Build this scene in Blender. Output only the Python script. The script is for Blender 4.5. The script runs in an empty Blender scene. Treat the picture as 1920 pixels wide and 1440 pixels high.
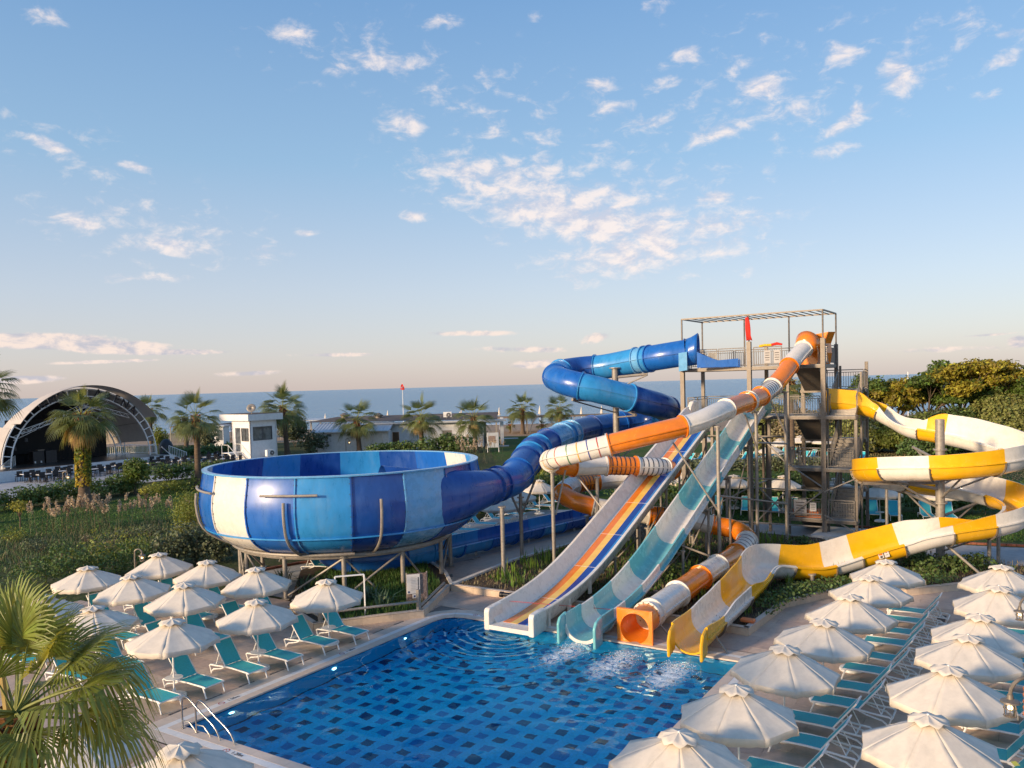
import bpy, math, random
import numpy as np
from mathutils import Vector, Matrix

random.seed(7)
rng = np.random.default_rng(7)
SC = bpy.context.scene
COL = SC.collection
rad = math.radians
PI = math.pi

# ------------------------------------------------------------------ camera
FPX, PPX, PPY, CAMH = 1520.0, 960.0, 788.0, 9.0
cam_d = bpy.data.cameras.new('camera')
cam = bpy.data.objects.new('camera', cam_d)
COL.objects.link(cam)
cam.location = (0, 0, CAMH)
CAMR = Matrix.Rotation(rad(90 - 2.5), 3, 'X') @ Matrix.Rotation(rad(-1.57), 3, 'Z')
cam.rotation_euler = CAMR.to_euler()
cam_d.sensor_width = 36.0
cam_d.lens = FPX / 1920 * 36.0
cam_d.shift_y = (PPY - 720) / 1920
cam_d.clip_end = 60000
cam_d.clip_start = 0.3
SC.camera = cam

def ray(u, v):
    return CAMR @ Vector(((u - PPX) / FPX, (PPY - v) / FPX, -1.0))
def at(u, v, Y):            # a sight line of the survey photograph met with a known distance
    d = ray(u, v); t = Y / d.y
    return Vector((d.x * t, Y, CAMH + d.z * t))
def atz(u, v, z=0.0):       # ... or with a known height
    d = ray(u, v); t = (z - CAMH) / d.z
    return Vector((d.x * t, d.y * t, z))

# ------------------------------------------------------------------ light
SUN_AZ = Vector((-0.80, -0.60, 0)).normalized()    # horizontal direction towards the sun
SUN_EL = rad(14.0)
to_sun = Vector((SUN_AZ.x * math.cos(SUN_EL), SUN_AZ.y * math.cos(SUN_EL), math.sin(SUN_EL)))
sun_d = bpy.data.lights.new('sun', 'SUN')
sun_d.energy = 3.5
sun_d.color = (1.0, 0.74, 0.47)
sun_d.angle = rad(6.5)
sun = bpy.data.objects.new('sun', sun_d)
COL.objects.link(sun)
sun.rotation_euler = to_sun.to_track_quat('Z', 'Y').to_euler()
sun.location = to_sun * 200

SC.view_settings.view_transform = 'Standard'
SC.view_settings.look = 'None'
SC.view_settings.exposure = 0.68
SC.view_settings.gamma = 1.0
SC.view_settings.use_curve_mapping = False
SC.render.engine = 'CYCLES'
SC.cycles.use_denoising = True
try:
    SC.cycles.denoiser = 'OPENIMAGEDENOISE'
    SC.cycles.denoising_input_passes = 'RGB_ALBEDO_NORMAL'
except Exception:
    pass
SC.cycles.max_bounces = 8
SC.cycles.transparent_max_bounces = 12
SC.cycles.sample_clamp_indirect = 6.0

# ------------------------------------------------------------------ world
W = bpy.data.worlds.new('World')
SC.world = W
W.use_nodes = True
NT = W.node_tree
NT.nodes.clear()
def nd(nt, t, **kw):
    n = nt.nodes.new(t)
    for k, v in kw.items():
        if k.startswith('i_'):
            n.inputs[int(k[2:])].default_value = v
        else:
            setattr(n, k, v)
    return n
def lk(nt, a, b): nt.links.new(a, b)
def mth(nt, op, a, b=None, c=None, clamp=False):
    n = nt.nodes.new('ShaderNodeMath'); n.operation = op; n.use_clamp = clamp
    for i, x in enumerate((a, b, c)):
        if x is None: continue
        if isinstance(x, (int, float)): n.inputs[i].default_value = x
        else: nt.links.new(x, n.inputs[i])
    return n.outputs[0]
def vmath(nt, op, a, b):
    n = nt.nodes.new('ShaderNodeVectorMath'); n.operation = op
    for i, x in enumerate((a, b)):
        if x is None: continue
        if isinstance(x, (tuple, list)): n.inputs[i].default_value = x
        else: nt.links.new(x, n.inputs[i])
    return n
def mixc(nt, fac, a, b, blend='MIX'):
    n = nt.nodes.new('ShaderNodeMix'); n.data_type = 'RGBA'; n.blend_type = blend
    for i, x in ((0, fac), (6, a), (7, b)):
        if isinstance(x, (int, float)): n.inputs[i].default_value = x
        elif isinstance(x, (tuple, list)): n.inputs[i].default_value = (*x[:3], 1)
        else: nt.links.new(x, n.inputs[i])
    return n.outputs[2]
def sstep(nt, x, lo, hi):
    n = nt.nodes.new('ShaderNodeMapRange'); n.interpolation_type = 'SMOOTHSTEP'
    nt.links.new(x, n.inputs[0]); n.inputs[1].default_value = lo; n.inputs[2].default_value = hi
    return n.outputs[0]

tc = nd(NT, 'ShaderNodeTexCoord')
sep = nd(NT, 'ShaderNodeSeparateXYZ'); lk(NT, tc.outputs['Generated'], sep.inputs[0])
AZ = mth(NT, 'ARCTAN2', sep.outputs[0], sep.outputs[1])
EL = mth(NT, 'ARCSINE', sep.outputs[2])
comb = nd(NT, 'ShaderNodeCombineXYZ'); lk(NT, AZ, comb.inputs[0]); lk(NT, EL, comb.inputs[1])
AE = comb.outputs[0]
sky = nd(NT, 'ShaderNodeTexSky', sky_type='NISHITA', sun_disc=False)
sky.sun_elevation = SUN_EL
sky.sun_rotation = math.atan2(SUN_AZ.x, SUN_AZ.y)
sky.altitude = 0.0; sky.air_density = 1.0; sky.dust_density = 1.2; sky.ozone_density = 2.6
hs = nd(NT, 'ShaderNodeHueSaturation'); lk(NT, sky.outputs[0], hs.inputs['Color'])
hs.inputs['Saturation'].default_value = 1.0
# clear evening gradient, the same all the way round, over the physical sky
elc = mth(NT, 'MAXIMUM', EL, 0.0)
ramp = nd(NT, 'ShaderNodeValToRGB'); lk(NT, mth(NT, 'DIVIDE', elc, PI / 2), ramp.inputs[0])
STOPS = [(0.0, (7.1, 5.8, 5.6)), (2.6, (6.5, 5.9, 6.2)), (6.5, (5.6, 5.8, 6.7)), (15, (3.1, 4.85, 6.8)), (27, (1.6, 3.4, 6.3)), (60, (1.1, 2.7, 5.8)), (90, (1.0, 2.5, 5.4))]
els = ramp.color_ramp.elements
while len(els) < len(STOPS): els.new(.5)
for e, (deg, c) in zip(els, STOPS): e.position = deg / 90; e.color = (*c, 1)
skyc = mixc(NT, 0.5, hs.outputs[0], ramp.outputs[0])
# clouds
def cloud_noise(off):
    v = vmath(NT, 'ADD', AE, off).outputs[0]
    v = vmath(NT, 'MULTIPLY', v, (1.0, 1.9, 1.0)).outputs[0]
    n = nd(NT, 'ShaderNodeTexNoise', noise_dimensions='2D')
    lk(NT, v, n.inputs['Vector'])
    n.inputs['Scale'].default_value = 30.0; n.inputs['Detail'].default_value = 7.0
    n.inputs['Roughness'].default_value = 0.62; n.inputs['Distortion'].default_value = 0.25
    return n.outputs[0]
CLOUDS = [(1400, 170, 380, 170, 0, .47), (900, 190, 300, 130, 10, .44), (300, 430, 330, 110, 10, .46), (1150, 330, 420, 130, 12, .5), (650, 90, 260, 90, 0, .44), (1750, 90, 250, 120, 0, .44), (120, 280, 200, 90, 15, .44),   # centre and half-size as seen (x, y, rx, ry, tilt deg, weight)
    (720, 118, 150, 30, 6, 0.92), (1090, 400, 420, 95, 17, 1.15), (930, 325, 230, 55, 8, 1.0), (1200, 470, 240, 70, -5, 1.05), (1330, 420, 170, 40, 0, .95),
    (150, 415, 75, 30, 15, 1.02), (310, 460, 125, 32, 6, 1.0), (505, 470, 55, 22, 0, 0.82), (250, 312, 45, 14, 8, 1.1),
    (90, 270, 75, 18, 15, 1.02), (760, 235, 70, 42, 20, 0.92), (1420, 165, 75, 42, 0, 1.02), (1500, 210, 120, 35, 10, 0.82),
    (1590, 225, 95, 28, -25, 1.0), (1350, 245, 95, 26, -8, 1.0), (1150, 205, 60, 26, 0, 0.82), (1550, 285, 90, 28, 0, 0.82),
    (1590, 100, 70, 40, 0, 0.82), (1690, 140, 70, 70, 0, 0.82), (1340, 370, 60, 16, 0, 1.0), (1290, 100, 50, 30, 0, 0.72),
    (555, 65, 70, 40, 0, 0.82), (820, 40, 60, 25, 0, 0.72), (640, 130, 60, 25, 0, 0.72), (1220, 230, 60, 20, 0, 0.82),
    (1250, 155, 60, 25, 0, 0.72), (1890, 110, 60, 25, 0, 0.72), (1900, 60, 50, 14, 0, 0.92), (80, 20, 60, 40, 0, 0.72),
    (1120, 160, 60, 25, 0, 0.72), (930, 250, 50, 18, 0, 0.72), (1230, 15, 70, 22, 0, 0.72), (570, 437, 30, 12, 0, 1.02),
    (1000, 30, 30, 20, 0, 0.52), (280, 520, 120, 14, 0, 0.72), (780, 405, 50, 14, 0, 0.92), (1840, 180, 50, 16, 0, 0.72)]
BANK = [(70, 640, 190, 20, 2, 1.2), (200, 650, 150, 16, 3, 1.15), (300, 660, 170, 8, 2, 1.0), (40, 712, 90, 10, 0, 1.1),
        (200, 678, 130, 5, 0, .9), (880, 625, 150, 8, 3, .62), (980, 655, 160, 9, 4, .66), (1120, 633, 45, 16, -10, .75),
        (1000, 683, 60, 12, 0, .85), (1780, 655, 160, 9, 2, .55), (1910, 640, 25, 16, 0, 1.1),
        (640, 665, 120, 6, 2, .7), (470, 700, 90, 8, 0, .7), (1850, 628, 90, 5, 0, .6)]
def add_masks(items):
    acc = None
    for (x, y, rx_, ry_, tl, w) in items:
        d = ray(x, y).normalized()
        a0, e0 = math.atan2(d.x, d.y), math.asin(d.z)
        k = math.hypot(FPX, math.hypot(x - PPX, y - PPY))
        p = vmath(NT, 'SUBTRACT', AE, (a0, e0, 0)).outputs[0]
        r = nd(NT, 'ShaderNodeVectorRotate', rotation_type='Z_AXIS'); lk(NT, p, r.inputs['Vector'])
        r.inputs['Angle'].default_value = rad(tl - 1.5)
        q = vmath(NT, 'MULTIPLY', r.outputs[0], (k / rx_, k / ry_, 0)).outputs[0]
        L = nd(NT, 'ShaderNodeVectorMath', operation='LENGTH'); lk(NT, q, L.inputs[0])
        m = nd(NT, 'ShaderNodeMapRange', interpolation_type='SMOOTHSTEP'); lk(NT, L.outputs['Value'], m.inputs[0])
        m.inputs[1].default_value = 1.35; m.inputs[2].default_value = 0.0; m.inputs[3].default_value = 0.0; m.inputs[4].default_value = w
        acc = m.outputs[0] if acc is None else mth(NT, 'MAXIMUM', acc, m.outputs[0])
    return acc
n1 = cloud_noise((3.1, 1.7, 0)); n2 = cloud_noise((3.1 + .006, 1.7 - .012, 0))
cm = add_masks(CLOUDS)
dens = sstep(NT, mth(NT, 'ADD', n1, mth(NT, 'MULTIPLY', cm, 0.50)), 0.66, 1.16)
dens = mth(NT, 'MULTIPLY', dens, sstep(NT, cm, 0.0, 0.3))
lit = mth(NT, 'MULTIPLY_ADD', mth(NT, 'SUBTRACT', n1, n2), 3.4, 0.52, clamp=True)
ccol = mixc(NT, lit, (4.5, 4.5, 5.2), (7.3, 6.3, 5.8))
skyc = mixc(NT, mth(NT, 'MULTIPLY', dens, 0.8), skyc, ccol)
bm = add_masks(BANK)
bd = sstep(NT, mth(NT, 'ADD', mth(NT, 'MULTIPLY', n1, 0.5), mth(NT, 'MULTIPLY', bm, 0.6)), 0.42, 0.66)
bd = mth(NT, 'MULTIPLY', bd, sstep(NT, bm, 0.0, 0.3))
bcol = mixc(NT, lit, (3.8, 3.75, 4.3), (7.0, 5.7, 5.0))
skyc = mixc(NT, mth(NT, 'MULTIPLY', bd, 0.8), skyc, bcol)
bg = nd(NT, 'ShaderNodeBackground'); lk(NT, skyc, bg.inputs[0]); bg.inputs[1].default_value = 0.092
wo = nd(NT, 'ShaderNodeOutputWorld'); lk(NT, bg.outputs[0], wo.inputs[0])
try: W.cycles.sampling_method = 'MANUAL'; W.cycles.sample_map_resolution = 512
except Exception: pass

# ------------------------------------------------------------------ mesh helpers
ROOTLOC = {}
class MB:
    def __init__(s): s.V = []; s.F = []; s.n = 0
    def add(s, V, F):
        o = s.n
        s.V.extend([tuple(v) for v in V]); s.n += len(V)
        s.F.extend([tuple(i + o for i in f) for f in F])
    def box(s, c, d, ex=(1, 0, 0), ey=(0, 1, 0), ez=(0, 0, 1)):
        c = Vector(c); ex, ey, ez = Vector(ex) * d[0] / 2, Vector(ey) * d[1] / 2, Vector(ez) * d[2] / 2
        V = [c + sx * ex + sy * ey + sz * ez for sz in (-1, 1) for sy in (-1, 1) for sx in (-1, 1)]
        s.add(V, [(0, 2, 3, 1), (4, 5, 7, 6), (0, 1, 5, 4), (2, 6, 7, 3), (0, 4, 6, 2), (1, 3, 7, 5)])
    def bar(s, p, q, w, h=None, up=(0, 0, 1)):      # square bar between two points
        p, q = Vector(p), Vector(q); d = q - p; L = d.length; d /= L
        up = Vector(up)
        if abs(d.dot(up)) > .98: up = Vector((1, 0, 0)) if abs(d.x) < .9 else Vector((0, 1, 0))
        sx = d.cross(up).normalized(); sz = sx.cross(d)
        s.box((p + q) / 2, (w, L, h or w), sx, d, sz)
    def cyl(s, p, q, r, n=8, r2=None, cap=True):
        p, q = Vector(p), Vector(q); d = (q - p).normalized()
        a = d.orthogonal().normalized(); b = d.cross(a); r2 = r if r2 is None else r2
        V = [p + (a * math.cos(2 * PI * i / n) + b * math.sin(2 * PI * i / n)) * r for i in range(n)]
        V += [q + (a * math.cos(2 * PI * i / n) + b * math.sin(2 * PI * i / n)) * r2 for i in range(n)]
        F = [(i, (i + 1) % n, n + (i + 1) % n, n + i) for i in range(n)]
        if cap: F += [tuple(reversed(range(n))), tuple(range(n, 2 * n))]
        s.add(V, F)
    def tube(s, P, r, n=6, cap=True):
        P = [Vector(p) for p in P]; fr = frames(P)
        V = []; F = []
        rr = r if isinstance(r, (list, tuple)) else [r] * len(P)
        for k, (p, (t, a, b)) in enumerate(zip(P, fr)):
            V += [p + (a * math.cos(2 * PI * i / n) + b * math.sin(2 * PI * i / n)) * rr[k] for i in range(n)]
        for k in range(len(P) - 1):
            F += [(k * n + i, k * n + (i + 1) % n, (k + 1) * n + (i + 1) % n, (k + 1) * n + i) for i in range(n)]
        if cap: F += [tuple(reversed(range(n))), tuple((len(P) - 1) * n + i for i in range(n))]
        s.add(V, F)
    def lathe(s, prof, c=(0, 0, 0), n=24, a0=0, a1=2 * PI):
        c = Vector(c); full = abs(a1 - a0 - 2 * PI) < 1e-6
        m = n if full else n + 1
        V = [(c.x + r * math.cos(a0 + (a1 - a0) * j / n), c.y + r * math.sin(a0 + (a1 - a0) * j / n), c.z + z) for j in range(m) for (r, z) in prof]
        k = len(prof); F = []
        for j in range(n):
            j2 = (j + 1) % m
            for i in range(k - 1): F.append((j * k + i, j2 * k + i, j2 * k + i + 1, j * k + i + 1))
        s.add(V, F)
    def prism(s, poly, z0, z1):
        n = len(poly)
        ar = sum(poly[i][0] * poly[(i + 1) % n][1] - poly[(i + 1) % n][0] * poly[i][1] for i in range(n))
        if ar < 0: poly = poly[::-1]
        V = [(p[0], p[1], z0) for p in poly] + [(p[0], p[1], z1) for p in poly]
        s.add(V, [tuple(reversed(range(n))), tuple(range(n, 2 * n))] + [(i, (i + 1) % n, n + (i + 1) % n, n + i) for i in range(n)])
    def sphere(s, c, r, n=10, m=6):
        c = Vector(c); r = Vector(r) if not isinstance(r, (int, float)) else Vector((r, r, r))
        V = [c + Vector((0, 0, -r.z))]; F = []
        for j in range(1, m):
            t = -PI / 2 + PI * j / m
            V += [c + Vector((r.x * math.cos(t) * math.cos(2 * PI * i / n), r.y * math.cos(t) * math.sin(2 * PI * i / n), r.z * math.sin(t))) for i in range(n)]
        V.append(c + Vector((0, 0, r.z)))
        for i in range(n): F.append((0, 1 + (i + 1) % n, 1 + i))
        for j in range(m - 2):
            for i in range(n):
                a = 1 + j * n
                F.append((a + i, a + (i + 1) % n, a + n + (i + 1) % n, a + n + i))
        a = 1 + (m - 2) * n
        for i in range(n): F.append((a + i, a + (i + 1) % n, len(V) - 1))
        s.add(V, F)
    def build(s, name, mat, parent=None, smooth=False, kind=None):
        me = bpy.data.meshes.new(name)
        off = ROOTLOC.get(parent.name, Vector((0, 0, 0))) if parent else Vector((0, 0, 0))
        me.from_pydata([(v[0] - off.x, v[1] - off.y, v[2] - off.z) for v in s.V], [], s.F)
        return finish(name, me, mat, parent, smooth, kind, off)
def finish(name, me, mat, parent, smooth, kind, off):
    if mat: me.materials.append(mat)
    if smooth:
        me.polygons.foreach_set('use_smooth', [True] * len(me.polygons))
        if smooth != 'all':
            try: me.set_sharp_from_angle(angle=rad(38))
            except Exception: pass
    me.update()
    o = bpy.data.objects.new(name, me); COL.objects.link(o)
    if parent: o.parent = parent; ROOTLOC[o.name] = off
    if kind: o['kind'] = kind
    return o
def npmesh(name, V, F, mat, parent=None, smooth=False, kind=None):
    """many quads / tris from arrays; F is (n,3) or (n,4)"""
    off = ROOTLOC.get(parent.name, Vector((0, 0, 0))) if parent else Vector((0, 0, 0))
    V = np.asarray(V, dtype=np.float32) - np.array(off, dtype=np.float32)
    F = np.asarray(F, dtype=np.int32)
    me = bpy.data.meshes.new(name)
    k = F.shape[1]
    me.vertices.add(len(V)); me.vertices.foreach_set('co', V.ravel())
    me.loops.add(F.size); me.loops.foreach_set('vertex_index', F.ravel())
    me.polygons.add(len(F)); me.polygons.foreach_set('loop_start', np.arange(0, F.size, k, dtype=np.int32))
    me.polygons.foreach_set('loop_total', np.full(len(F), k, dtype=np.int32))
    me.update(calc_edges=True)
    return finish(name, me, mat, parent, smooth, kind, off)
def frames(P):
    n = len(P); T = []
    for i in range(n):
        d = P[min(i + 1, n - 1)] - P[max(i - 1, 0)]
        T.append(d.normalized())
    a = T[0].cross(Vector((0, 0, 1)))
    if a.length < .05: a = Vector((1, 0, 0))
    a.normalize(); out = []
    for t in T:
        a = (a - t * a.dot(t)).normalized(); out.append((t, a, t.cross(a)))
    return out
def catmull(C, step=0.2):
    C = [Vector(c) for c in C]
    P = [C[0] * 2 - C[1]] + C + [C[-1] * 2 - C[-2]]
    out = []
    for i in range(1, len(P) - 2):
        p0, p1, p2, p3 = P[i - 1:i + 3]
        t0 = 0.; t1 = t0 + (p1 - p0).length ** .5; t2 = t1 + (p2 - p1).length ** .5; t3 = t2 + (p3 - p2).length ** .5
        m = max(2, int((p2 - p1).length / step))
        for k in range(m):
            t = t1 + (t2 - t1) * k / m
            A1 = p0 * ((t1 - t) / (t1 - t0)) + p1 * ((t - t0) / (t1 - t0))
            A2 = p1 * ((t2 - t) / (t2 - t1)) + p2 * ((t - t1) / (t2 - t1))
            A3 = p2 * ((t3 - t) / (t3 - t2)) + p3 * ((t - t2) / (t3 - t2))
            B1 = A1 * ((t2 - t) / (t2 - t0)) + A2 * ((t - t0) / (t2 - t0))
            B2 = A2 * ((t3 - t) / (t3 - t1)) + A3 * ((t - t1) / (t3 - t1))
            out.append(B1 * ((t2 - t) / (t2 - t1)) + B2 * ((t - t1) / (t2 - t1)))
    out.append(C[-1])
    # even spacing by arc length
    S = [0.]
    for i in range(1, len(out)): S.append(S[-1] + (out[i] - out[i - 1]).length)
    N = max(2, int(S[-1] / step)); res = []; j = 0
    for k in range(N + 1):
        s = S[-1] * k / N
        while j < len(S) - 2 and S[j + 1] < s: j += 1
        f = (s - S[j]) / max(1e-9, S[j + 1] - S[j]); res.append(out[j].lerp(out[j + 1], min(1, f)))
    return res

def thing(name, label, cat, loc=(0, 0, 0), group=None, rotz=0.0):
    o = bpy.data.objects.new(name, None); COL.objects.link(o)
    o.location = loc; o.rotation_euler = (0, 0, rotz); o.empty_display_size = .2
    ROOTLOC[o.name] = Vector(loc)
    return tag(o, label, cat, group)
def tag(o, label, cat, group=None):
    o['label'] = label; o['category'] = cat
    if group: o['group'] = group
    return o
def copy_tree(o, parent=None, seen=None):
    c = o.copy(); COL.objects.link(c)
    if parent: c.parent = parent
    for ch in list(o.children): copy_tree(ch, c)
    return c

TH = rad(32.5); CT, ST = math.cos(TH), math.sin(TH)
EA = Vector((CT, -ST, 0)); EB = Vector((ST, CT, 0)); EZ = Vector((0, 0, 1))
def ab(a, b, z=0.0): return Vector((a * CT + b * ST, -a * ST + b * CT, z))
def toab(p): return (p[0] * CT - p[1] * ST, p[0] * ST + p[1] * CT)

# ------------------------------------------------------------------ materials
MATS = {}
def pm(name, col, rough=.55, var=.12, scale=6.0, bump=0.0, bscale=40.0, metal=0.0, coat=0.0, dirt=None, dscale=1.2,
       damt=.3, trans=0.0, tcol=None, island=0.0, spec=.5, stretch=None, objrand=0.0, wet=0.0):
    m = bpy.data.materials.new(name); m.use_nodes = True
    nt = m.node_tree; nt.nodes.clear()
    out = nd(nt, 'ShaderNodeOutputMaterial'); b = nd(nt, 'ShaderNodeBsdfPrincipled')
    t = nd(nt, 'ShaderNodeTexCoord'); vec = t.outputs['Object']
    if stretch: vec = vmath(nt, 'MULTIPLY', vec, stretch).outputs[0]
    n = nd(nt, 'ShaderNodeTexNoise'); lk(nt, vec, n.inputs['Vector']); n.inputs['Scale'].default_value = scale
    n.inputs['Detail'].default_value = 5.0; n.inputs['Roughness'].default_value = .6
    lo = tuple(max(0, c * (1 - var)) for c in col); hi = tuple(min(1, c * (1 + var)) for c in col)
    c = mixc(nt, sstep(nt, n.outputs[0], .3, .7), lo, hi)
    if dirt:
        n2 = nd(nt, 'ShaderNodeTexNoise'); lk(nt, vec, n2.inputs['Vector']); n2.inputs['Scale'].default_value = dscale
        n2.inputs['Detail'].default_value = 8.0; n2.inputs['Roughness'].default_value = .68
        c = mixc(nt, mth(nt, 'MULTIPLY', sstep(nt, n2.outputs[0], .48, .72), damt), c, dirt)
    if island > 0:
        g = nd(nt, 'ShaderNodeNewGeometry')
        h = nd(nt, 'ShaderNodeHueSaturation'); lk(nt, c, h.inputs['Color'])
        lk(nt, mth(nt, 'MULTIPLY_ADD', g.outputs['Random Per Island'], island * 2, 1 - island), h.inputs['Value'])
        lk(nt, mth(nt, 'MULTIPLY_ADD', g.outputs['Random Per Island'], island * .12, .5 - island * .06), h.inputs['Hue'])
        c = h.outputs[0]
    if objrand > 0:
        oi = nd(nt, 'ShaderNodeObjectInfo')
        h = nd(nt, 'ShaderNodeHueSaturation'); lk(nt, c, h.inputs['Color'])
        lk(nt, mth(nt, 'MULTIPLY_ADD', oi.outputs['Random'], objrand * 2, 1 - objrand), h.inputs['Value'])
        c = h.outputs[0]
    lk(nt, c, b.inputs['Base Color'])
    b.inputs['Metallic'].default_value = metal; b.inputs['Specular IOR Level'].default_value = spec
    if coat: b.inputs['Coat Weight'].default_value = coat; b.inputs['Coat Roughness'].default_value = .08
    ro = mth(nt, 'MULTIPLY_ADD', n.outputs[0], .25, max(.02, rough - .125))
    if wet:      # damp patches: the slabs stay, the sheen and depth of tone change
        gp = nd(nt, 'ShaderNodeNewGeometry'); nw = nd(nt, 'ShaderNodeTexNoise'); lk(nt, gp.outputs['Position'], nw.inputs['Vector']); nw.inputs['Scale'].default_value = .32; nw.inputs['Detail'].default_value = 5
        wm = mth(nt, 'MULTIPLY', sstep(nt, nw.outputs[0], .56, .66), wet)
        ro = mth(nt, 'MULTIPLY_ADD', wm, -.42, ro); c = mixc(nt, mth(nt, 'MULTIPLY', wm, .35), c, tuple(x * .45 for x in col)); lk(nt, c, b.inputs['Base Color'])
    lk(nt, ro, b.inputs['Roughness'])
    if bump:
        n3 = nd(nt, 'ShaderNodeTexNoise'); lk(nt, vec, n3.inputs['Vector']); n3.inputs['Scale'].default_value = bscale
        n3.inputs['Detail'].default_value = 4.0
        bp = nd(nt, 'ShaderNodeBump'); bp.inputs['Strength'].default_value = bump; bp.inputs['Distance'].default_value = .02
        lk(nt, n3.outputs[0], bp.inputs['Height']); lk(nt, bp.outputs[0], b.inputs['Normal'])
    if trans > 0:
        tr = nd(nt, 'ShaderNodeBsdfTranslucent')
        if tcol: tr.inputs[0].default_value = (*tcol, 1)
        else: lk(nt, c, tr.inputs[0])
        mx = nd(nt, 'ShaderNodeMixShader'); mx.inputs[0].default_value = trans
        lk(nt, b.outputs[0], mx.inputs[1]); lk(nt, tr.outputs[0], mx.inputs[2]); lk(nt, mx.outputs[0], out.inputs[0])
    else:
        lk(nt, b.outputs[0], out.inputs[0])
    MATS[name] = m
    return m
GRIME = (.12, .11, .09)
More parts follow.
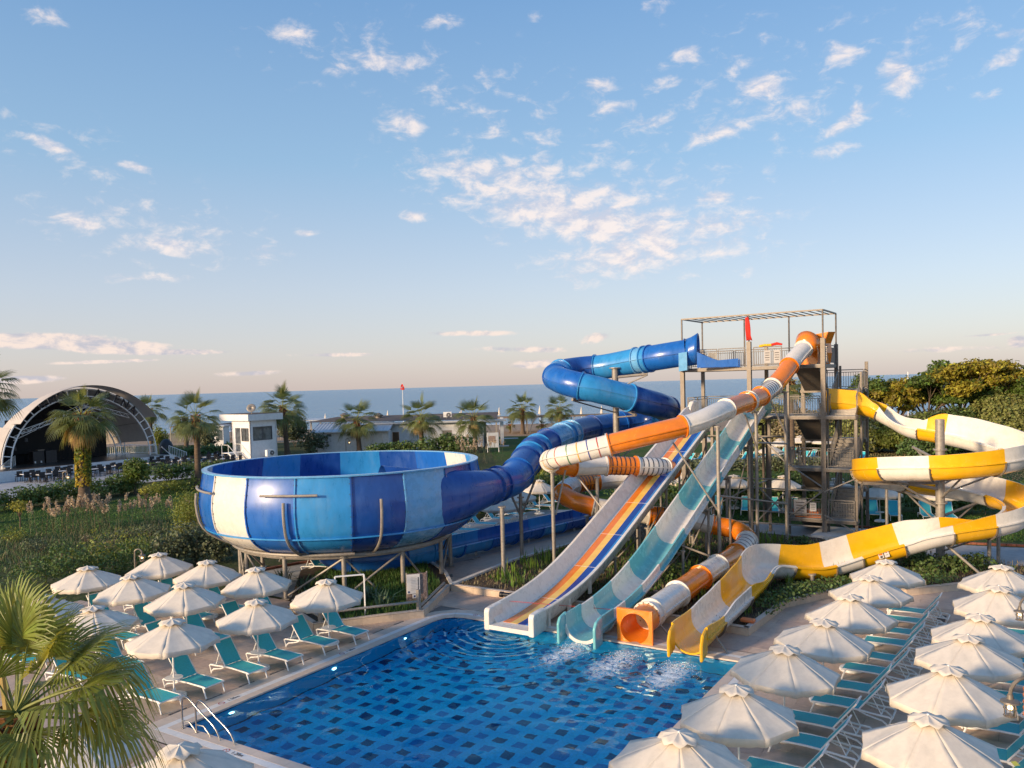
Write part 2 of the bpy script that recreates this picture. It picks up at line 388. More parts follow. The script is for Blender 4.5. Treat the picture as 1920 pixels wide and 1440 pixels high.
M = dict(
    steel=pm('galvanised_steel', (.185, .16, .138), .5, .2, 9, metal=.3, dirt=(.13, .10, .07), damt=.5, dscale=2.5),
    steel_light=pm('pale_galvanised_steel', (.31, .28, .245), .5, .15, 9, metal=.25, dirt=(.16, .13, .10), damt=.4, dscale=3),
    deckplate=pm('deck_plate', (.30, .29, .27), .6, .2, 8, dirt=(.12, .09, .07), damt=.6),
    dark_steel=pm('dark_plate', (.10, .085, .07), .6, .2, 8, dirt=(.2, .12, .07), damt=.5),
    stainless=pm('stainless_steel', (.42, .40, .38), .22, .06, 14, metal=1.0),
    navy=pm('navy_fibreglass', (.012, .07, .31), .30, .1, 3, coat=.2, dirt=(.12, .2, .36), damt=.25, dscale=1.5, stretch=(1, 1, .35)),
    blue=pm('royal_blue_fibreglass', (.012, .12, .46), .30, .1, 3, coat=.2, dirt=(.14, .26, .45), damt=.25, dscale=1.4, stretch=(1, 1, .35)),
    midblue=pm('mid_blue_fibreglass', (.03, .25, .58), .30, .1, 3, coat=.2, dirt=(.2, .34, .5), damt=.25, dscale=1.4, stretch=(1, 1, .35)),
    skyblue=pm('light_blue_fibreglass', (.13, .38, .66), .28, .1, 3, coat=.3, dirt=(.3, .42, .52), damt=.3, dscale=1.4),
    orange=pm('orange_fibreglass', (.80, .22, .012), .24, .08, 3, coat=.35, dirt=(.45, .16, .04), damt=.4, dscale=1.6),
    white=pm('white_fibreglass', (.75, .705, .635), .28, .04, 3, coat=.3, dirt=(.55, .48, .38), damt=.3, dscale=1.3),
    yellow=pm('yellow_fibreglass', (.83, .44, .008), .24, .06, 3, coat=.35, dirt=(.6, .34, .05), damt=.35, dscale=1.5),
    teal=pm('teal_fibreglass', (.16, .46, .49), .25, .08, 3, coat=.35, dirt=(.32, .52, .5), damt=.2, dscale=1.5),
    green=pm('sea_green_fibreglass', (.07, .30, .24), .3, .1, 3, coat=.3),
    stripe_orange=pm('orange_stripe', (.75, .20, .02), .2, .06, 3, coat=.4), stripe_yellow=pm('yellow_stripe', (.83, .52, .10), .2, .06, 3, coat=.4),
    stripe_navy=pm('navy_stripe', (.012, .055, .30), .2, .1, 3, coat=.4), stripe_blue=pm('blue_stripe', (.03, .22, .58), .2, .1, 3, coat=.4),
    band_red=pm('red_band', (.45, .05, .03), .3), band_green=pm('green_band', (.05, .22, .08), .3), band_black=pm('dark_band', (.03, .03, .04), .3),
    band_yellow=pm('yellow_band', (.75, .42, .03), .3), band_blue=pm('blue_band', (.03, .06, .3), .3),
    bolt=pm('bolt_metal', (.12, .11, .1), .4, metal=.6),
    canvas=pm('white_canvas', (.86, .78, .67), .85, .05, 4, bump=.25, bscale=9, dirt=(.60, .55, .47), damt=.3, dscale=2.2, trans=.22, spec=.15),
    whiteplastic=pm('white_plastic', (.80, .79, .77), .4, .04, 5, dirt=(.5, .47, .42), damt=.2, dscale=4),
    tealmesh=pm('turquoise_sling', (.07, .58, .66), .6, .08, 30, bump=.2, bscale=120, trans=.2),
    paving=pm('paving_stone', (.54, .40, .31), .62, .1, 5, bump=.12, bscale=60, dirt=(.27, .19, .14), damt=.45, dscale=.8, objrand=.09, wet=.8),
    paving_grey=pm('grey_paving', (.36, .36, .365), .7, .12, 3, bump=.1, dirt=(.22, .21, .2), damt=.4, dscale=.6),
    coping=pm('coping_tile', (.64, .52, .42), .5, .08, 4, dirt=(.40, .35, .30), damt=.5, dscale=1.1, objrand=.05),
    coping_white=pm('white_edge_tile', (.74, .73, .71), .4, .05, 4, dirt=(.5, .47, .42), damt=.3),
    grout=pm('grout', (.20, .17, .145), .9, .15, 6),
    clad=pm('wall_cladding', (.62, .48, .35), .6, .08, 5, dirt=(.36, .28, .2), damt=.45, dscale=1.2, objrand=.07),
    kerbwhite=pm('white_kerb', (.66, .64, .60), .7, .08, 4, dirt=(.4, .37, .32), damt=.5),
    soil=pm('soil', (.085, .052, .032), .95, .45, 9, bump=.8, bscale=14, dirt=(.05, .07, .02), damt=.6, dscale=3),
    render_white=pm('white_render', (.74, .73, .72), .8, .05, 3, bump=.08, dirt=(.5, .47, .43), damt=.35, dscale=.5),
    timber_white=pm('white_boarding', (.70, .71, .73), .6, .07, 3, dirt=(.48, .46, .43), damt=.3, dscale=.7),
    roofbrown=pm('brown_roof_felt', (.10, .078, .07), .9, .25, 2, bump=.2),
    glass=pm('window_glass', (.16, .18, .20), .08, .5, 1.2, spec=1.0, metal=.35),
    alu=pm('grey_frame', (.12, .12, .13), .45, metal=.3),
    black=pm('black_drape', (.012, .011, .011), .85, .3, 2, bump=.3, bscale=3),
    blackplastic=pm('black_plastic', (.02, .02, .024), .45, .2, 5),
    stagefloor=pm('stage_floor', (.055, .048, .045), .4, .25, 1.2),
    tent=pm('shell_fabric', (.44, .395, .36), .8, .06, 1.5, trans=.08),
    tent_out=pm('shell_outer_fabric', (.50, .455, .42), .8, .06, 1.5),
    red=pm('red_flag_cloth', (.72, .035, .02), .8, .1, 6, trans=.25), whitecloth=pm('white_cloth', (.8, .78, .75), .85),
    wood=pm('door_wood', (.11, .055, .025), .6, .25, 6, stretch=(8, 8, 1)),
    bark=pm('palm_bark', (.125, .088, .062), .95, .3, 3, bump=.9, bscale=10, stretch=(1, 1, 3.5)),
    bark_red=pm('palm_leaf_bases', (.26, .095, .04), .9, .35, 9, bump=.8, bscale=12, island=.35),
    branch=pm('branch_bark', (.13, .095, .065), .95, .3, 8, bump=.5),
    frond=pm('palm_frond', (.135, .165, .055), .5, .25, 2, trans=.35, tcol=(.24, .25, .05), island=.25, objrand=.2),
    frond_dry=pm('dry_palm_frond', (.50, .34, .13), .7, .25, 2, trans=.3, tcol=(.4, .25, .06), island=.3, objrand=.2),
    frond_near=pm('near_palm_frond', (.18, .22, .04), .42, .25, 3, trans=.4, tcol=(.46, .42, .05), island=.25, objrand=.15),
    stalk=pm('palm_stalk', (.24, .26, .07), .5, .2, 4),
    hedge=pm('hedge_leaf', (.095, .15, .04), .6, .2, 2, trans=.25, tcol=(.10, .15, .02), island=.45),
    hedge_lit=pm('yellow_green_sunlit_leaf', (.20, .23, .045), .6, .2, 2, trans=.35, tcol=(.34, .34, .04), island=.4),  # yellow green leaf, doubling as hedge leaf with sunlight in its colour
    olive=pm('olive_leaf', (.12, .14, .07), .6, .2, 2, trans=.2, island=.45),
    tamarisk=pm('fine_olive_leaf', (.25, .26, .07), .6, .2, 2, trans=.3, island=.4),
    tree_green=pm('tree_leaf_green', (.10, .15, .025), .6, .25, 1.0, trans=.3, tcol=(.16, .20, .02), island=.45),
    tree_gold=pm('tree_leaf_gold', (.30, .25, .025), .6, .25, 1.0, trans=.35, tcol=(.38, .27, .02), island=.45),
    topiary=pm('golden_topiary_leaf', (.36, .34, .05), .6, .2, 2, trans=.3, tcol=(.32, .28, .03), island=.4),
    ivy=pm('ivy_leaf', (.12, .17, .02), .55, .2, 2, trans=.35, tcol=(.28, .30, .02), island=.45),
    ivy_sunlit=pm('sunlit_ivy_leaf', (.42, .30, .03), .55, .2, 2, trans=.35, tcol=(.5, .36, .02), island=.35),  # ivy leaf with the sunlight put into its colour
    reed=pm('reed_plume', (.52, .40, .28), .9, .2, 4, trans=.3, island=.3),
    reedleaf=pm('reed_leaf', (.10, .155, .055), .7, .2, 3, trans=.2, island=.4),
    drygrass=pm('dry_grass', (.26, .21, .12), .9, .25, 4, island=.4, trans=.2),
    grassblade=pm('grass_blade', (.07, .14, .025), .7, .2, 3, island=.45, trans=.2),
    plantleaf=pm('strap_leaf', (.13, .21, .03), .5, .2, 3, island=.35, trans=.3, tcol=(.26, .32, .03)),
    agave=pm('blue_green_spike_leaf', (.085, .14, .075), .5, .2, 3, island=.3, trans=.15),
    terracotta=pm('terracotta_tile', (.40, .12, .05), .8, .25, 6, objrand=.2),
    brick=pm('red_brick_edge', (.24, .085, .05), .85, .25, 8),
    ringorange=pm('orange_ring_foam', (.80, .22, .07), .5, .06, 5), bandblue=pm('blue_ring_strap', (.03, .06, .2), .6),
    board=pm('printed_board', (.70, .66, .62), .6, .04, 4), ink=pm('dark_print', (.05, .045, .05), .7), redink=pm('red_print', (.42, .04, .04), .7),
    lampmetal=pm('lamp_grey_metal', (.20, .17, .14), .5, .2, 6, metal=.4),
    lampglass=None,
)
def emit(name, col, s):
    m = bpy.data.materials.new(name); m.use_nodes = True; nt = m.node_tree; nt.nodes.clear()
    o = nd(nt, 'ShaderNodeOutputMaterial'); e = nd(nt, 'ShaderNodeEmission'); e.inputs[0].default_value = (*col, 1); e.inputs[1].default_value = s
    lk(nt, e.outputs[0], o.inputs[0]); return m
M['bulb'] = emit('lit_bulb', (1.0, .62, .22), 6.0)
M['poollamp'] = emit('lit_pool_lamp', (.75, .93, 1.0), 3.0)
def clearglass(name):
    m = bpy.data.materials.new(name); m.use_nodes = True; nt = m.node_tree; nt.nodes.clear()
    o = nd(nt, 'ShaderNodeOutputMaterial'); t = nd(nt, 'ShaderNodeBsdfTransparent'); g = nd(nt, 'ShaderNodeBsdfGlossy'); g.inputs['Roughness'].default_value = .05
    f = nd(nt, 'ShaderNodeFresnel'); f.inputs[0].default_value = 1.5; mx = nd(nt, 'ShaderNodeMixShader')
    lk(nt, f.outputs[0], mx.inputs[0]); lk(nt, t.outputs[0], mx.inputs[1]); lk(nt, g.outputs[0], mx.inputs[2]); lk(nt, mx.outputs[0], o.inputs[0]); return m
M['lampglass'] = clearglass('clear_glass')
# ================================================================== SETTING
def sheet(name, poly, z, mat, kind='structure'):
    mb = MB(); mb.add([(p[0], p[1], z) for p in poly], [tuple(range(len(poly)))])
    o = mb.build(name, mat); o['kind'] = kind
    if o.data.polygons[0].normal.z < 0: o.data.flip_normals()
    return o
PA0, PA1, PB0, PB1 = -19.35, -7.75, 13.3, 25.3       # the pool in deck coordinates
WATER_Z = -0.07

def ground_mat(name, cols, sc, bump=.5, spread=(.4, .6)):
    m = bpy.data.materials.new(name); m.use_nodes = True; nt = m.node_tree; nt.nodes.clear()
    o = nd(nt, 'ShaderNodeOutputMaterial'); b = nd(nt, 'ShaderNodeBsdfPrincipled'); t = nd(nt, 'ShaderNodeTexCoord')
    v = t.outputs['Object']; c = None
    for i, (col, s) in enumerate(zip(cols, sc)):
        if c is None: c = col; continue
        n = nd(nt, 'ShaderNodeTexNoise'); lk(nt, v, n.inputs['Vector']); n.inputs['Scale'].default_value = s
        n.inputs['Detail'].default_value = 8; n.inputs['Roughness'].default_value = .65
        c = mixc(nt, sstep(nt, n.outputs[0], *spread), c, col)
    lk(nt, c, b.inputs['Base Color']); b.inputs['Roughness'].default_value = .95; b.inputs['Specular IOR Level'].default_value = .1
    n = nd(nt, 'ShaderNodeTexNoise'); lk(nt, v, n.inputs['Vector']); n.inputs['Scale'].default_value = 7; n.inputs['Detail'].default_value = 8
    bp = nd(nt, 'ShaderNodeBump'); bp.inputs['Strength'].default_value = bump; bp.inputs['Distance'].default_value = .15
    lk(nt, n.outputs[0], bp.inputs['Height']); lk(nt, bp.outputs[0], b.inputs['Normal']); lk(nt, b.outputs[0], o.inputs[0]); return m
M['earth'] = ground_mat('earth', [(.08, .065, .042), (.055, .09, .028), (.10, .10, .045), (.05, .065, .025)], [1, .35, 1.1, 3])
M['lawn'] = ground_mat('lawn', [(.05, .10, .02), (.075, .125, .03), (.14, .13, .05), (.035, .08, .015)], [1, .5, .22, 4])
M['sand'] = ground_mat('sand', [(.36, .25, .17), (.28, .19, .13), (.40, .30, .21)], [1, .3, 2], .3)

# ground: one sheet to the horizon's shore with an opening for the pool basin
G = MB()
L_ = -400; R_ = 400
def gq(a0, a1, b0, b1):
    G.add([ab(a0, b0, -.05), ab(a1, b0, -.05), ab(a1, b1, -.05), ab(a0, b1, -.05)], [(0, 1, 2, 3)])
gq(L_, PA0 - .1, -60, 420); gq(PA1 + .1, R_, -60, 420); gq(PA0 - .1, PA1 + .1, -60, PB0 - .1); gq(PA0 - .1, PA1 + .1, PB1 + .1, 420)
g = G.build('ground', M['earth']); g['kind'] = 'structure'
# the beach slopes into the sea
beach_poly = [(-330, 150), (330, 140), (330, 177), (-330, 209)]
b_ = MB(); b_.add([(-330, 146, -.03), (330, 138, -.03), (330, 170, -.03), (-330, 200, -.03)], [(0, 1, 2, 3)])
b_.build('beach', M['sand'])['kind'] = 'structure'

def sea_mat():
    m = bpy.data.materials.new('sea_water'); m.use_nodes = True; nt = m.node_tree; nt.nodes.clear()
    o = nd(nt, 'ShaderNodeOutputMaterial'); b = nd(nt, 'ShaderNodeBsdfPrincipled'); t = nd(nt, 'ShaderNodeTexCoord')
    b.inputs['Base Color'].default_value = (.075, .15, .21, 1); b.inputs['Roughness'].default_value = .22; b.inputs['IOR'].default_value = 1.33
    h = None
    for s, sx, w in ((.05, .35, 1.0), (.35, .4, .35), (.012, .25, 2.6)):
        v = vmath(nt, 'MULTIPLY', t.outputs['Object'], (s * sx, s, 1)).outputs[0]
        n = nd(nt, 'ShaderNodeTexNoise'); lk(nt, v, n.inputs['Vector']); n.inputs['Scale'].default_value = 6; n.inputs['Detail'].default_value = 4
        x = mth(nt, 'MULTIPLY', n.outputs[0], w); h = x if h is None else mth(nt, 'ADD', h, x)
    bp = nd(nt, 'ShaderNodeBump'); bp.inputs['Strength'].default_value = .9; bp.inputs['Distance'].default_value = 1.1
    lk(nt, h, bp.inputs['Height']); lk(nt, bp.outputs[0], b.inputs['Normal'])
    v = vmath(nt, 'MULTIPLY', t.outputs['Object'], (.004, .03, 1)).outputs[0]
    n = nd(nt, 'ShaderNodeTexNoise'); lk(nt, v, n.inputs['Vector']); n.inputs['Scale'].default_value = 3; n.inputs['Detail'].default_value = 4
    lk(nt, mixc(nt, sstep(nt, n.outputs[0], .35, .65), (.08, .20, .31), (.13, .26, .36)), b.inputs['Base Color'])
    lk(nt, b.outputs[0], o.inputs[0]); return m
M['sea'] = sea_mat()
s_ = MB(); s_.add([(-26000, 195 - 26000 * -.0455 * 0, -.01), (26000, 195, -.01), (26000, 26000, -.01), (-26000, 26000, -.01)], [(0, 1, 2, 3)])
s_ = MB(); s_.add([(-330, 200, -.02), (330, 170, -.02), (26000, 170, -.02), (26000, 30000, -.02), (-26000, 30000, -.02), (-26000, 200, -.02)], [(0, 1, 2, 3, 4, 5)])
sea = s_.build('sea', M['sea']); sea['kind'] = 'structure'
# thin surf line along the shore
sf = MB(); N = 160
top = []; bot = []
for i in range(N + 1):
    x = -330 + 660 * i / N; y = 200 - 30 * (x + 330) / 660
    top.append((x, y + 2.2 + 1.6 * math.sin(i * .9) + random.uniform(-.7, .7), -.008)); bot.append((x, y - .8 - 1.2 * math.sin(i * .53) + random.uniform(-.4, .4), -.008))
sf.add(bot + top, [(i, i + 1, N + 2 + i, N + 1 + i) for i in range(N)])
M['surf'] = pm('surf_foam', (.72, .74, .76), .9, .1, 3)
sf.build('surf', M['surf'], kind='stuff')

# lawns, plaza, terrace, paths: sheets a few millimetres above each other
sheet('lawn', [atz(*p) for p in [(-500, 1010), (-500, 950), (0, 948), (150, 950), (330, 915), (420, 900), (420, 960), (300, 985), (100, 1005)]], -.044, M['lawn'])
sheet('lawn', [ab(-30, 44), ab(30, 33), ab(60, 60), ab(60, 150), ab(-120, 190), ab(-75, 110), ab(-50, 75)], -.045, M['lawn'])
M['plaza'] = pm('plaza_paving', (.40, .40, .41), .7, .12, .8, dirt=(.25, .24, .23), damt=.5, dscale=.25)
sheet('plaza', [atz(*p) for p in [(-500, 985), (-500, 885), (300, 862), (520, 850), (520, 880), (380, 893), (170, 915), (0, 940)]], -.040, M['plaza'])
sheet('path', [atz(*p) for p in [(1385, 975), (1500, 985), (1610, 990), (1700, 996), (1790, 1020), (1925, 1026), (2100, 1045), (2200, 1150), (1930, 1110), (1852, 1058), (1752, 1042), (1640, 1030), (1560, 1015), (1395, 1000)]], -.036, M['paving_grey'])
TERR = [atz(*p) for p in [(455, 1105), (380, 1085), (560, 1055), (700, 1040), (850, 985), (1010, 955), (1120, 955), (1150, 985), (1085, 1027), (845, 1100), (560, 1125)]]
sheet('terrace', TERR, -.034, M['paving_grey'])
# red brick edging of lawn and path
def edging(name, pts, label):
    t = thing(name, label, 'edging', pts[0])
    k = 0; me = None
    for p, q in zip(pts, pts[1:]):
        L = (q - p).length; n = max(1, int(L / .42)); d = (q - p).normalized(); sd = d.cross(EZ)
        for i in range(n):
            mb = MB(); mb.box(p + d * (L * (i + .5) / n) + EZ * .02, (L / n * .95, .16, .12 + random.uniform(-.01, .01)), d, sd, EZ)
            mb.build('brick', M['brick'], t)
edging('brick_edging', [atz(1600, 987), atz(1690, 993), atz(1795, 1018), atz(1925, 1024)], 'low red brick edging between the lawn and the grey path right of the tower')
edging('brick_edging', [atz(375, 1092), atz(560, 1056), atz(690, 1040)], 'low red brick edging behind the parasols left of the bowl')

# ---------------------------------------------------------------- pool basin
def pool_mat(name, col, gridc, s=.05):
    m = bpy.data.materials.new(name); m.use_nodes = True; nt = m.node_tree; nt.nodes.clear()
    o = nd(nt, 'ShaderNodeOutputMaterial'); b = nd(nt, 'ShaderNodeBsdfPrincipled'); t = nd(nt, 'ShaderNodeTexCoord')
    r = nd(nt, 'ShaderNodeVectorRotate', rotation_type='Z_AXIS'); lk(nt, t.outputs['Object'], r.inputs[0]); r.inputs['Angle'].default_value = TH
    br = nd(nt, 'ShaderNodeTexBrick'); lk(nt, r.outputs[0], br.inputs['Vector'])
    br.offset = 0; br.inputs['Scale'].default_value = 1.0; br.inputs['Brick Width'].default_value = s; br.inputs['Row Height'].default_value = s
    br.inputs['Mortar Size'].default_value = .0035; br.inputs['Color1'].default_value = (*[c * .85 for c in col], 1); br.inputs['Color2'].default_value = (*[min(1, c * 1.15) for c in col], 1)
    br.inputs['Mortar'].default_value = (*gridc, 1)
    lk(nt, br.outputs[0], b.inputs['Base Color']); b.inputs['Roughness'].default_value = .25; lk(nt, b.outputs[0], o.inputs[0]); return m
M['mosaic'] = pool_mat('blue_mosaic', (.002, .40, .76), (.05, .48, .76))
M['mosaic_mid'] = pool_mat('mid_blue_mosaic', (.003, .14, .42), (.02, .19, .48))
M['mosaic_navy'] = pool_mat('navy_mosaic', (.003, .022, .10), (.05, .09, .20))
PD = -1.35
ch = .75
def outline(o):     # pool outline grown by o, far-left corner cut round
    a0, a1, b0, b1 = PA0 - o, PA1 + o, PB0 - o, PB1 + o
    c = [(a0, b0), (a1, b0), (a1, b1)]
    for k in range(5):
        t = PI / 2 + k * PI / 8
        r = ch + o * .6
        c.append((a0 + r + r * math.cos(t), b1 - r + r * math.sin(t)))
    return [ab(*p) for p in c]
ol = outline(0)
basin = thing('pool_basin', 'blue mosaic swimming pool with a chequer of dark squares on its floor', 'swimming pool', ab(-13.5, 19.3, 0))
mb = MB(); n = len(ol)
mb.add([(p.x, p.y, PD) for p in ol], [tuple(range(n))]); mb.build('pool_floor', M['mosaic'], basin)
mb = MB(); mb.add([(p.x, p.y, PD) for p in ol] + [(p.x, p.y, -.02) for p in ol], [((i + 1) % n, i, n + i, n + (i + 1) % n) for i in range(n)]); mb.build('pool_wall', M['mosaic'], basin)
mb = MB(); o1, o2 = outline(-.004), outline(-.004)
mb.add([(p.x, p.y, -.10) for p in o1] + [(p.x, p.y, -.02) for p in o2], [((i + 1) % n, i, n + i, n + (i + 1) % n) for i in range(n)]); mb.build('waterline_band', M['mosaic_navy'], basin)
o1 = outline(-.01); o2 = outline(-.10)
mb = MB(); mb.add([(p.x, p.y, PD + .004) for p in o1] + [(p.x, p.y, PD + .004) for p in o2], [(i, (i + 1) % n, n + (i + 1) % n, n + i) for i in range(n)]); mb.build('floor_border', M['mosaic_navy'], basin)
tmesh = {}
cnt = 0
sp = .613
for i in range(19):
    for j in range(20):
        a = -20.03 + sp * (i + 2); b = 17.27 + sp * (j - 6)
        if not (PA0 + .3 < a < PA1 - .3 and PB0 + .3 < b < PB1 - .3): continue
        dark = (i + j) % 2 == 0
        key = 'dark' if dark else 'mid'
        p = ab(a, b, PD + .004)
        if key not in tmesh:
            mb = MB(); mb.box((0, 0, 0), (.325, .325, .008), EA, EB, EZ)
            o = mb.build('mosaic_square', M['mosaic_navy' if dark else 'mosaic_mid'], basin)
            tmesh[key] = o.data
        else:
            o = bpy.data.objects.new('mosaic_square', tmesh[key]); COL.objects.link(o); o.parent = basin
        o.location = p - ROOTLOC[basin.name]
        o.location.z = PD + .004 - ROOTLOC[basin.name].z
        cnt += 1
for k in list(tmesh): # the first of each kind was built at the origin of the basin
    pass
for o in basin.children:
    if o.name.startswith('mosaic_square') and o.data in tmesh.values(): pass
for me in tmesh.values():
    me.transform(Matrix.Translation(ROOTLOC[basin.name]))
# underwater lamps in the left wall
for b in (14.9, 19.0, 22.6):
    mb = MB(); mb.cyl(ab(PA0 + .005, b, -.45), ab(PA0 + .03, b, -.45), .085, 14); mb.build('pool_lamp', M['poollamp'], basin)

# ---------------------------------------------------------------- pool water
JETS = [((-15.95, 24.6), .55), ((-13.1, 24.5), 1.0), ((-11.2, 24.4), 1.1), ((-9.3, 24.3), 1.1)]
def water_mat():
    m = bpy.data.materials.new('pool_water'); m.use_nodes = True; nt = m.node_tree; nt.nodes.clear()
    o = nd(nt, 'ShaderNodeOutputMaterial'); g = nd(nt, 'ShaderNodeBsdfGlass'); g.inputs['IOR'].default_value = 1.33; g.inputs['Roughness'].default_value = 0.0
    g.inputs['Color'].default_value = (.56, .93, 1, 1)
    t = nd(nt, 'ShaderNodeTexCoord'); v = t.outputs['Object']
    n = nd(nt, 'ShaderNodeTexNoise'); lk(nt, v, n.inputs['Vector']); n.inputs['Scale'].default_value = 2.2; n.inputs['Detail'].default_value = 3
    bp = nd(nt, 'ShaderNodeBump'); bp.inputs['Strength'].default_value = .22; bp.inputs['Distance'].default_value = .05
    lk(nt, n.outputs[0], bp.inputs['Height']); lk(nt, bp.outputs[0], g.inputs['Normal'])
    acc = None
    for (a, b), s in JETS[1:]:
        p = ab(a - .05, b - .95 * s)
        q = vmath(nt, 'SUBTRACT', v, (p.x, p.y, 0)).outputs[0]
        r = nd(nt, 'ShaderNodeVectorRotate', rotation_type='Z_AXIS'); lk(nt, q, r.inputs[0]); r.inputs['Angle'].default_value = TH
        q = vmath(nt, 'MULTIPLY', r.outputs[0], (1 / (.62 * s), 1 / (1.6 * s), 0)).outputs[0]
        L = nd(nt, 'ShaderNodeVectorMath', operation='LENGTH'); lk(nt, q, L.inputs[0])
        x = sstep(nt, L.outputs['Value'], 1.5, .1); acc = x if acc is None else mth(nt, 'MAXIMUM', acc, x)
    f1 = nd(nt, 'ShaderNodeTexNoise'); lk(nt, v, f1.inputs['Vector']); f1.inputs['Scale'].default_value = 3.2; f1.inputs['Detail'].default_value = 7; f1.inputs['Roughness'].default_value = .7; f1.inputs['Distortion'].default_value = 1.2
    web = mth(nt, 'SUBTRACT', 1.0, mth(nt, 'ABSOLUTE', mth(nt, 'MULTIPLY', mth(nt, 'SUBTRACT', f1.outputs[0], .5), 9.0)))
    foam = mth(nt, 'MULTIPLY', sstep(nt, mth(nt, 'ADD', mth(nt, 'MULTIPLY', web, .62), mth(nt, 'MULTIPLY', acc, .62)), .58, 1.18), .9)
    foam = mth(nt, 'MULTIPLY', foam, sstep(nt, acc, .05, .4))
    d = nd(nt, 'ShaderNodeBsdfDiffuse'); d.inputs[0].default_value = (.74, .80, .84, 1)
    mx = nd(nt, 'ShaderNodeMixShader'); lk(nt, foam, mx.inputs[0]); lk(nt, g.outputs[0], mx.inputs[1]); lk(nt, d.outputs[0], mx.inputs[2])
    lk(nt, mx.outputs[0], o.inputs[0]); return m
M['water'] = water_mat()
na, nb = 190, 196
A, B = np.meshgrid(np.linspace(PA0 + .004, PA1 - .004, na), np.linspace(PB0 + .004, PB1 - .004, nb))
Z = np.zeros_like(A)
def ring(a, b, lam, amp, r0, fall):
    r = np.hypot(A - a, B - b) + 1e-6
    wob = .25 * np.sin(3 * np.arctan2(B - b, A - a) + r * .7)
    return amp * np.sin(2 * PI * (r + wob * .3) / lam) * np.exp(-((r - r0) / fall) ** 2)
Z += ring(-16.2, 24.4, .42, .017, 1.6, 1.9) + ring(-16.2, 24.4, .75, .018, 2.9, 2.2)
for (a, b), s in JETS[1:]:
    Z += ring(a, b - .6, .38, .008 * s, .8, 1.3)
for k in range(46):
    th = rng.uniform(0, 2 * PI); lam = rng.uniform(.25, 1.5); ph = rng.uniform(0, 2 * PI)
    kx, ky = math.cos(th) * 2 * PI / lam, math.sin(th) * 2 * PI / lam
    near = np.exp(-((B - 24.5) / 3.6) ** 2) if lam < .7 else 1.0
    amp = .0016 * lam if lam >= .7 else .0020 * lam ** .5
    Z += amp * near * np.sin(kx * A + ky * B + ph + .6 * np.sin(.9 * A + 1.1 * B + ph))
keep_corner = (A - (PA0 + ch) < 0) & (B - (PB1 - ch) > 0) & (np.hypot(A - PA0 - ch, B - PB1 + ch) > ch - .02)
ac, bc = PA0 + ch, PB1 - ch
r = np.hypot(A - ac, B - bc); sc_ = np.where(keep_corner, (ch - .02) / np.maximum(r, 1e-6), 1.0)
A2 = np.where(keep_corner, ac + (A - ac) * sc_, A); B2 = np.where(keep_corner, bc + (B - bc) * sc_, B)
V = np.stack([A2 * CT + B2 * ST, -A2 * ST + B2 * CT, WATER_Z + Z], -1).reshape(-1, 3)
idx = np.arange(na * nb).reshape(nb, na)
Fq = np.stack([idx[:-1, :-1], idx[:-1, 1:], idx[1:, 1:], idx[1:, :-1]], -1).reshape(-1, 4)
npmesh('pool_water', V, Fq, M['water'], smooth='all', kind='structure')
M['spray'] = pm('white_spray', (.85, .88, .9), .6, .05, 3)
for (a, b), s in JETS[1:]:
    n_sp = 260; r1 = rng.normal(0, .22 * s, n_sp); r2 = np.abs(rng.normal(0, .55 * s, n_sp)); hz_ = np.abs(rng.normal(0, .07, n_sp)) * np.exp(-r2 * .9)
    P = np.stack([(a + r1 * (1 + r2)) * CT + (b - r2) * ST, -(a + r1 * (1 + r2)) * ST + (b - r2) * CT, WATER_Z + .012 + hz_], 1)
    S = rng.uniform(.004, .014, (n_sp, 1)) * (1.3 - .5 * np.minimum(1, r2[:, None])); D = rng.normal(0, 1, (n_sp, 3)); D /= np.linalg.norm(D, axis=1, keepdims=True); E_ = np.cross(D, rng.normal(0, 1, (n_sp, 3))); E_ /= np.linalg.norm(E_, axis=1, keepdims=True); C_ = np.cross(D, E_)
    Vv = np.stack([P + D * S, P + E_ * S, P - D * S, P - E_ * S, P + C_ * S, P - C_ * S], 1).reshape(-1, 3); i6 = np.arange(n_sp)[:, None] * 6
    npmesh('splash', Vv, np.concatenate([i6 + np.array([q]) for q in ((0, 1, 4), (1, 2, 4), (2, 3, 4), (3, 0, 4), (1, 0, 5), (2, 1, 5), (3, 2, 5), (0, 3, 5))]), M['spray'], kind='stuff')

# ---------------------------------------------------------------- deck: slabs, coping
def inpoly(p, poly):
    x, y = p[0], p[1]; c = False; j = len(poly) - 1
    for i in range(len(poly)):
        xi, yi = poly[i][0], poly[i][1]; xj, yj = poly[j][0], poly[j][1]
        if (yi > y) != (yj > y) and x < (xj - xi) * (y - yi) / (yj - yi) + xi: c = not c
        j = i
    return c
BED1 = [(-22.56, 21.19), (-19.97, 24.54), (-21.5, 28.26), (-23.2, 30.2), (-28, 33.5), (-31, 31.5), (-30, 27.5), (-25.3, 22.42)]
BED2 = [(-21.45, 28.3), (-17.8, 28.35), (-9.52, 28.1), (-8.24, 27.91), (-8.0, 32.03), (-6.66, 34.66), (-4.15, 36.0), (-2.09, 38.16), (3.5, 42.0), (2.2, 43.6), (-1.5, 42.4), (-7, 42.9), (-9.5, 45.8), (-20.3, 46.5), (-20.9, 39.2), (-21.7, 33.7)]
HARD = [(-20.9, 28.5), (-17, 26), (-8, 27), (-8, 24)]
DECKP = [(-36, 4), (9, 4), (9, 46), (3.5, 42.2), (-2.09, 38.3), (-4.15, 36.1), (-6.66, 34.8), (-8.0, 32.1), (-8.24, 28.0), (-21.4, 28.5), (-23.4, 31), (-25.6, 23.5), (-33.5, 22.5), (-36, 14)]
ROWA = [(-35.6, 4), (-32.3, 21.0)]
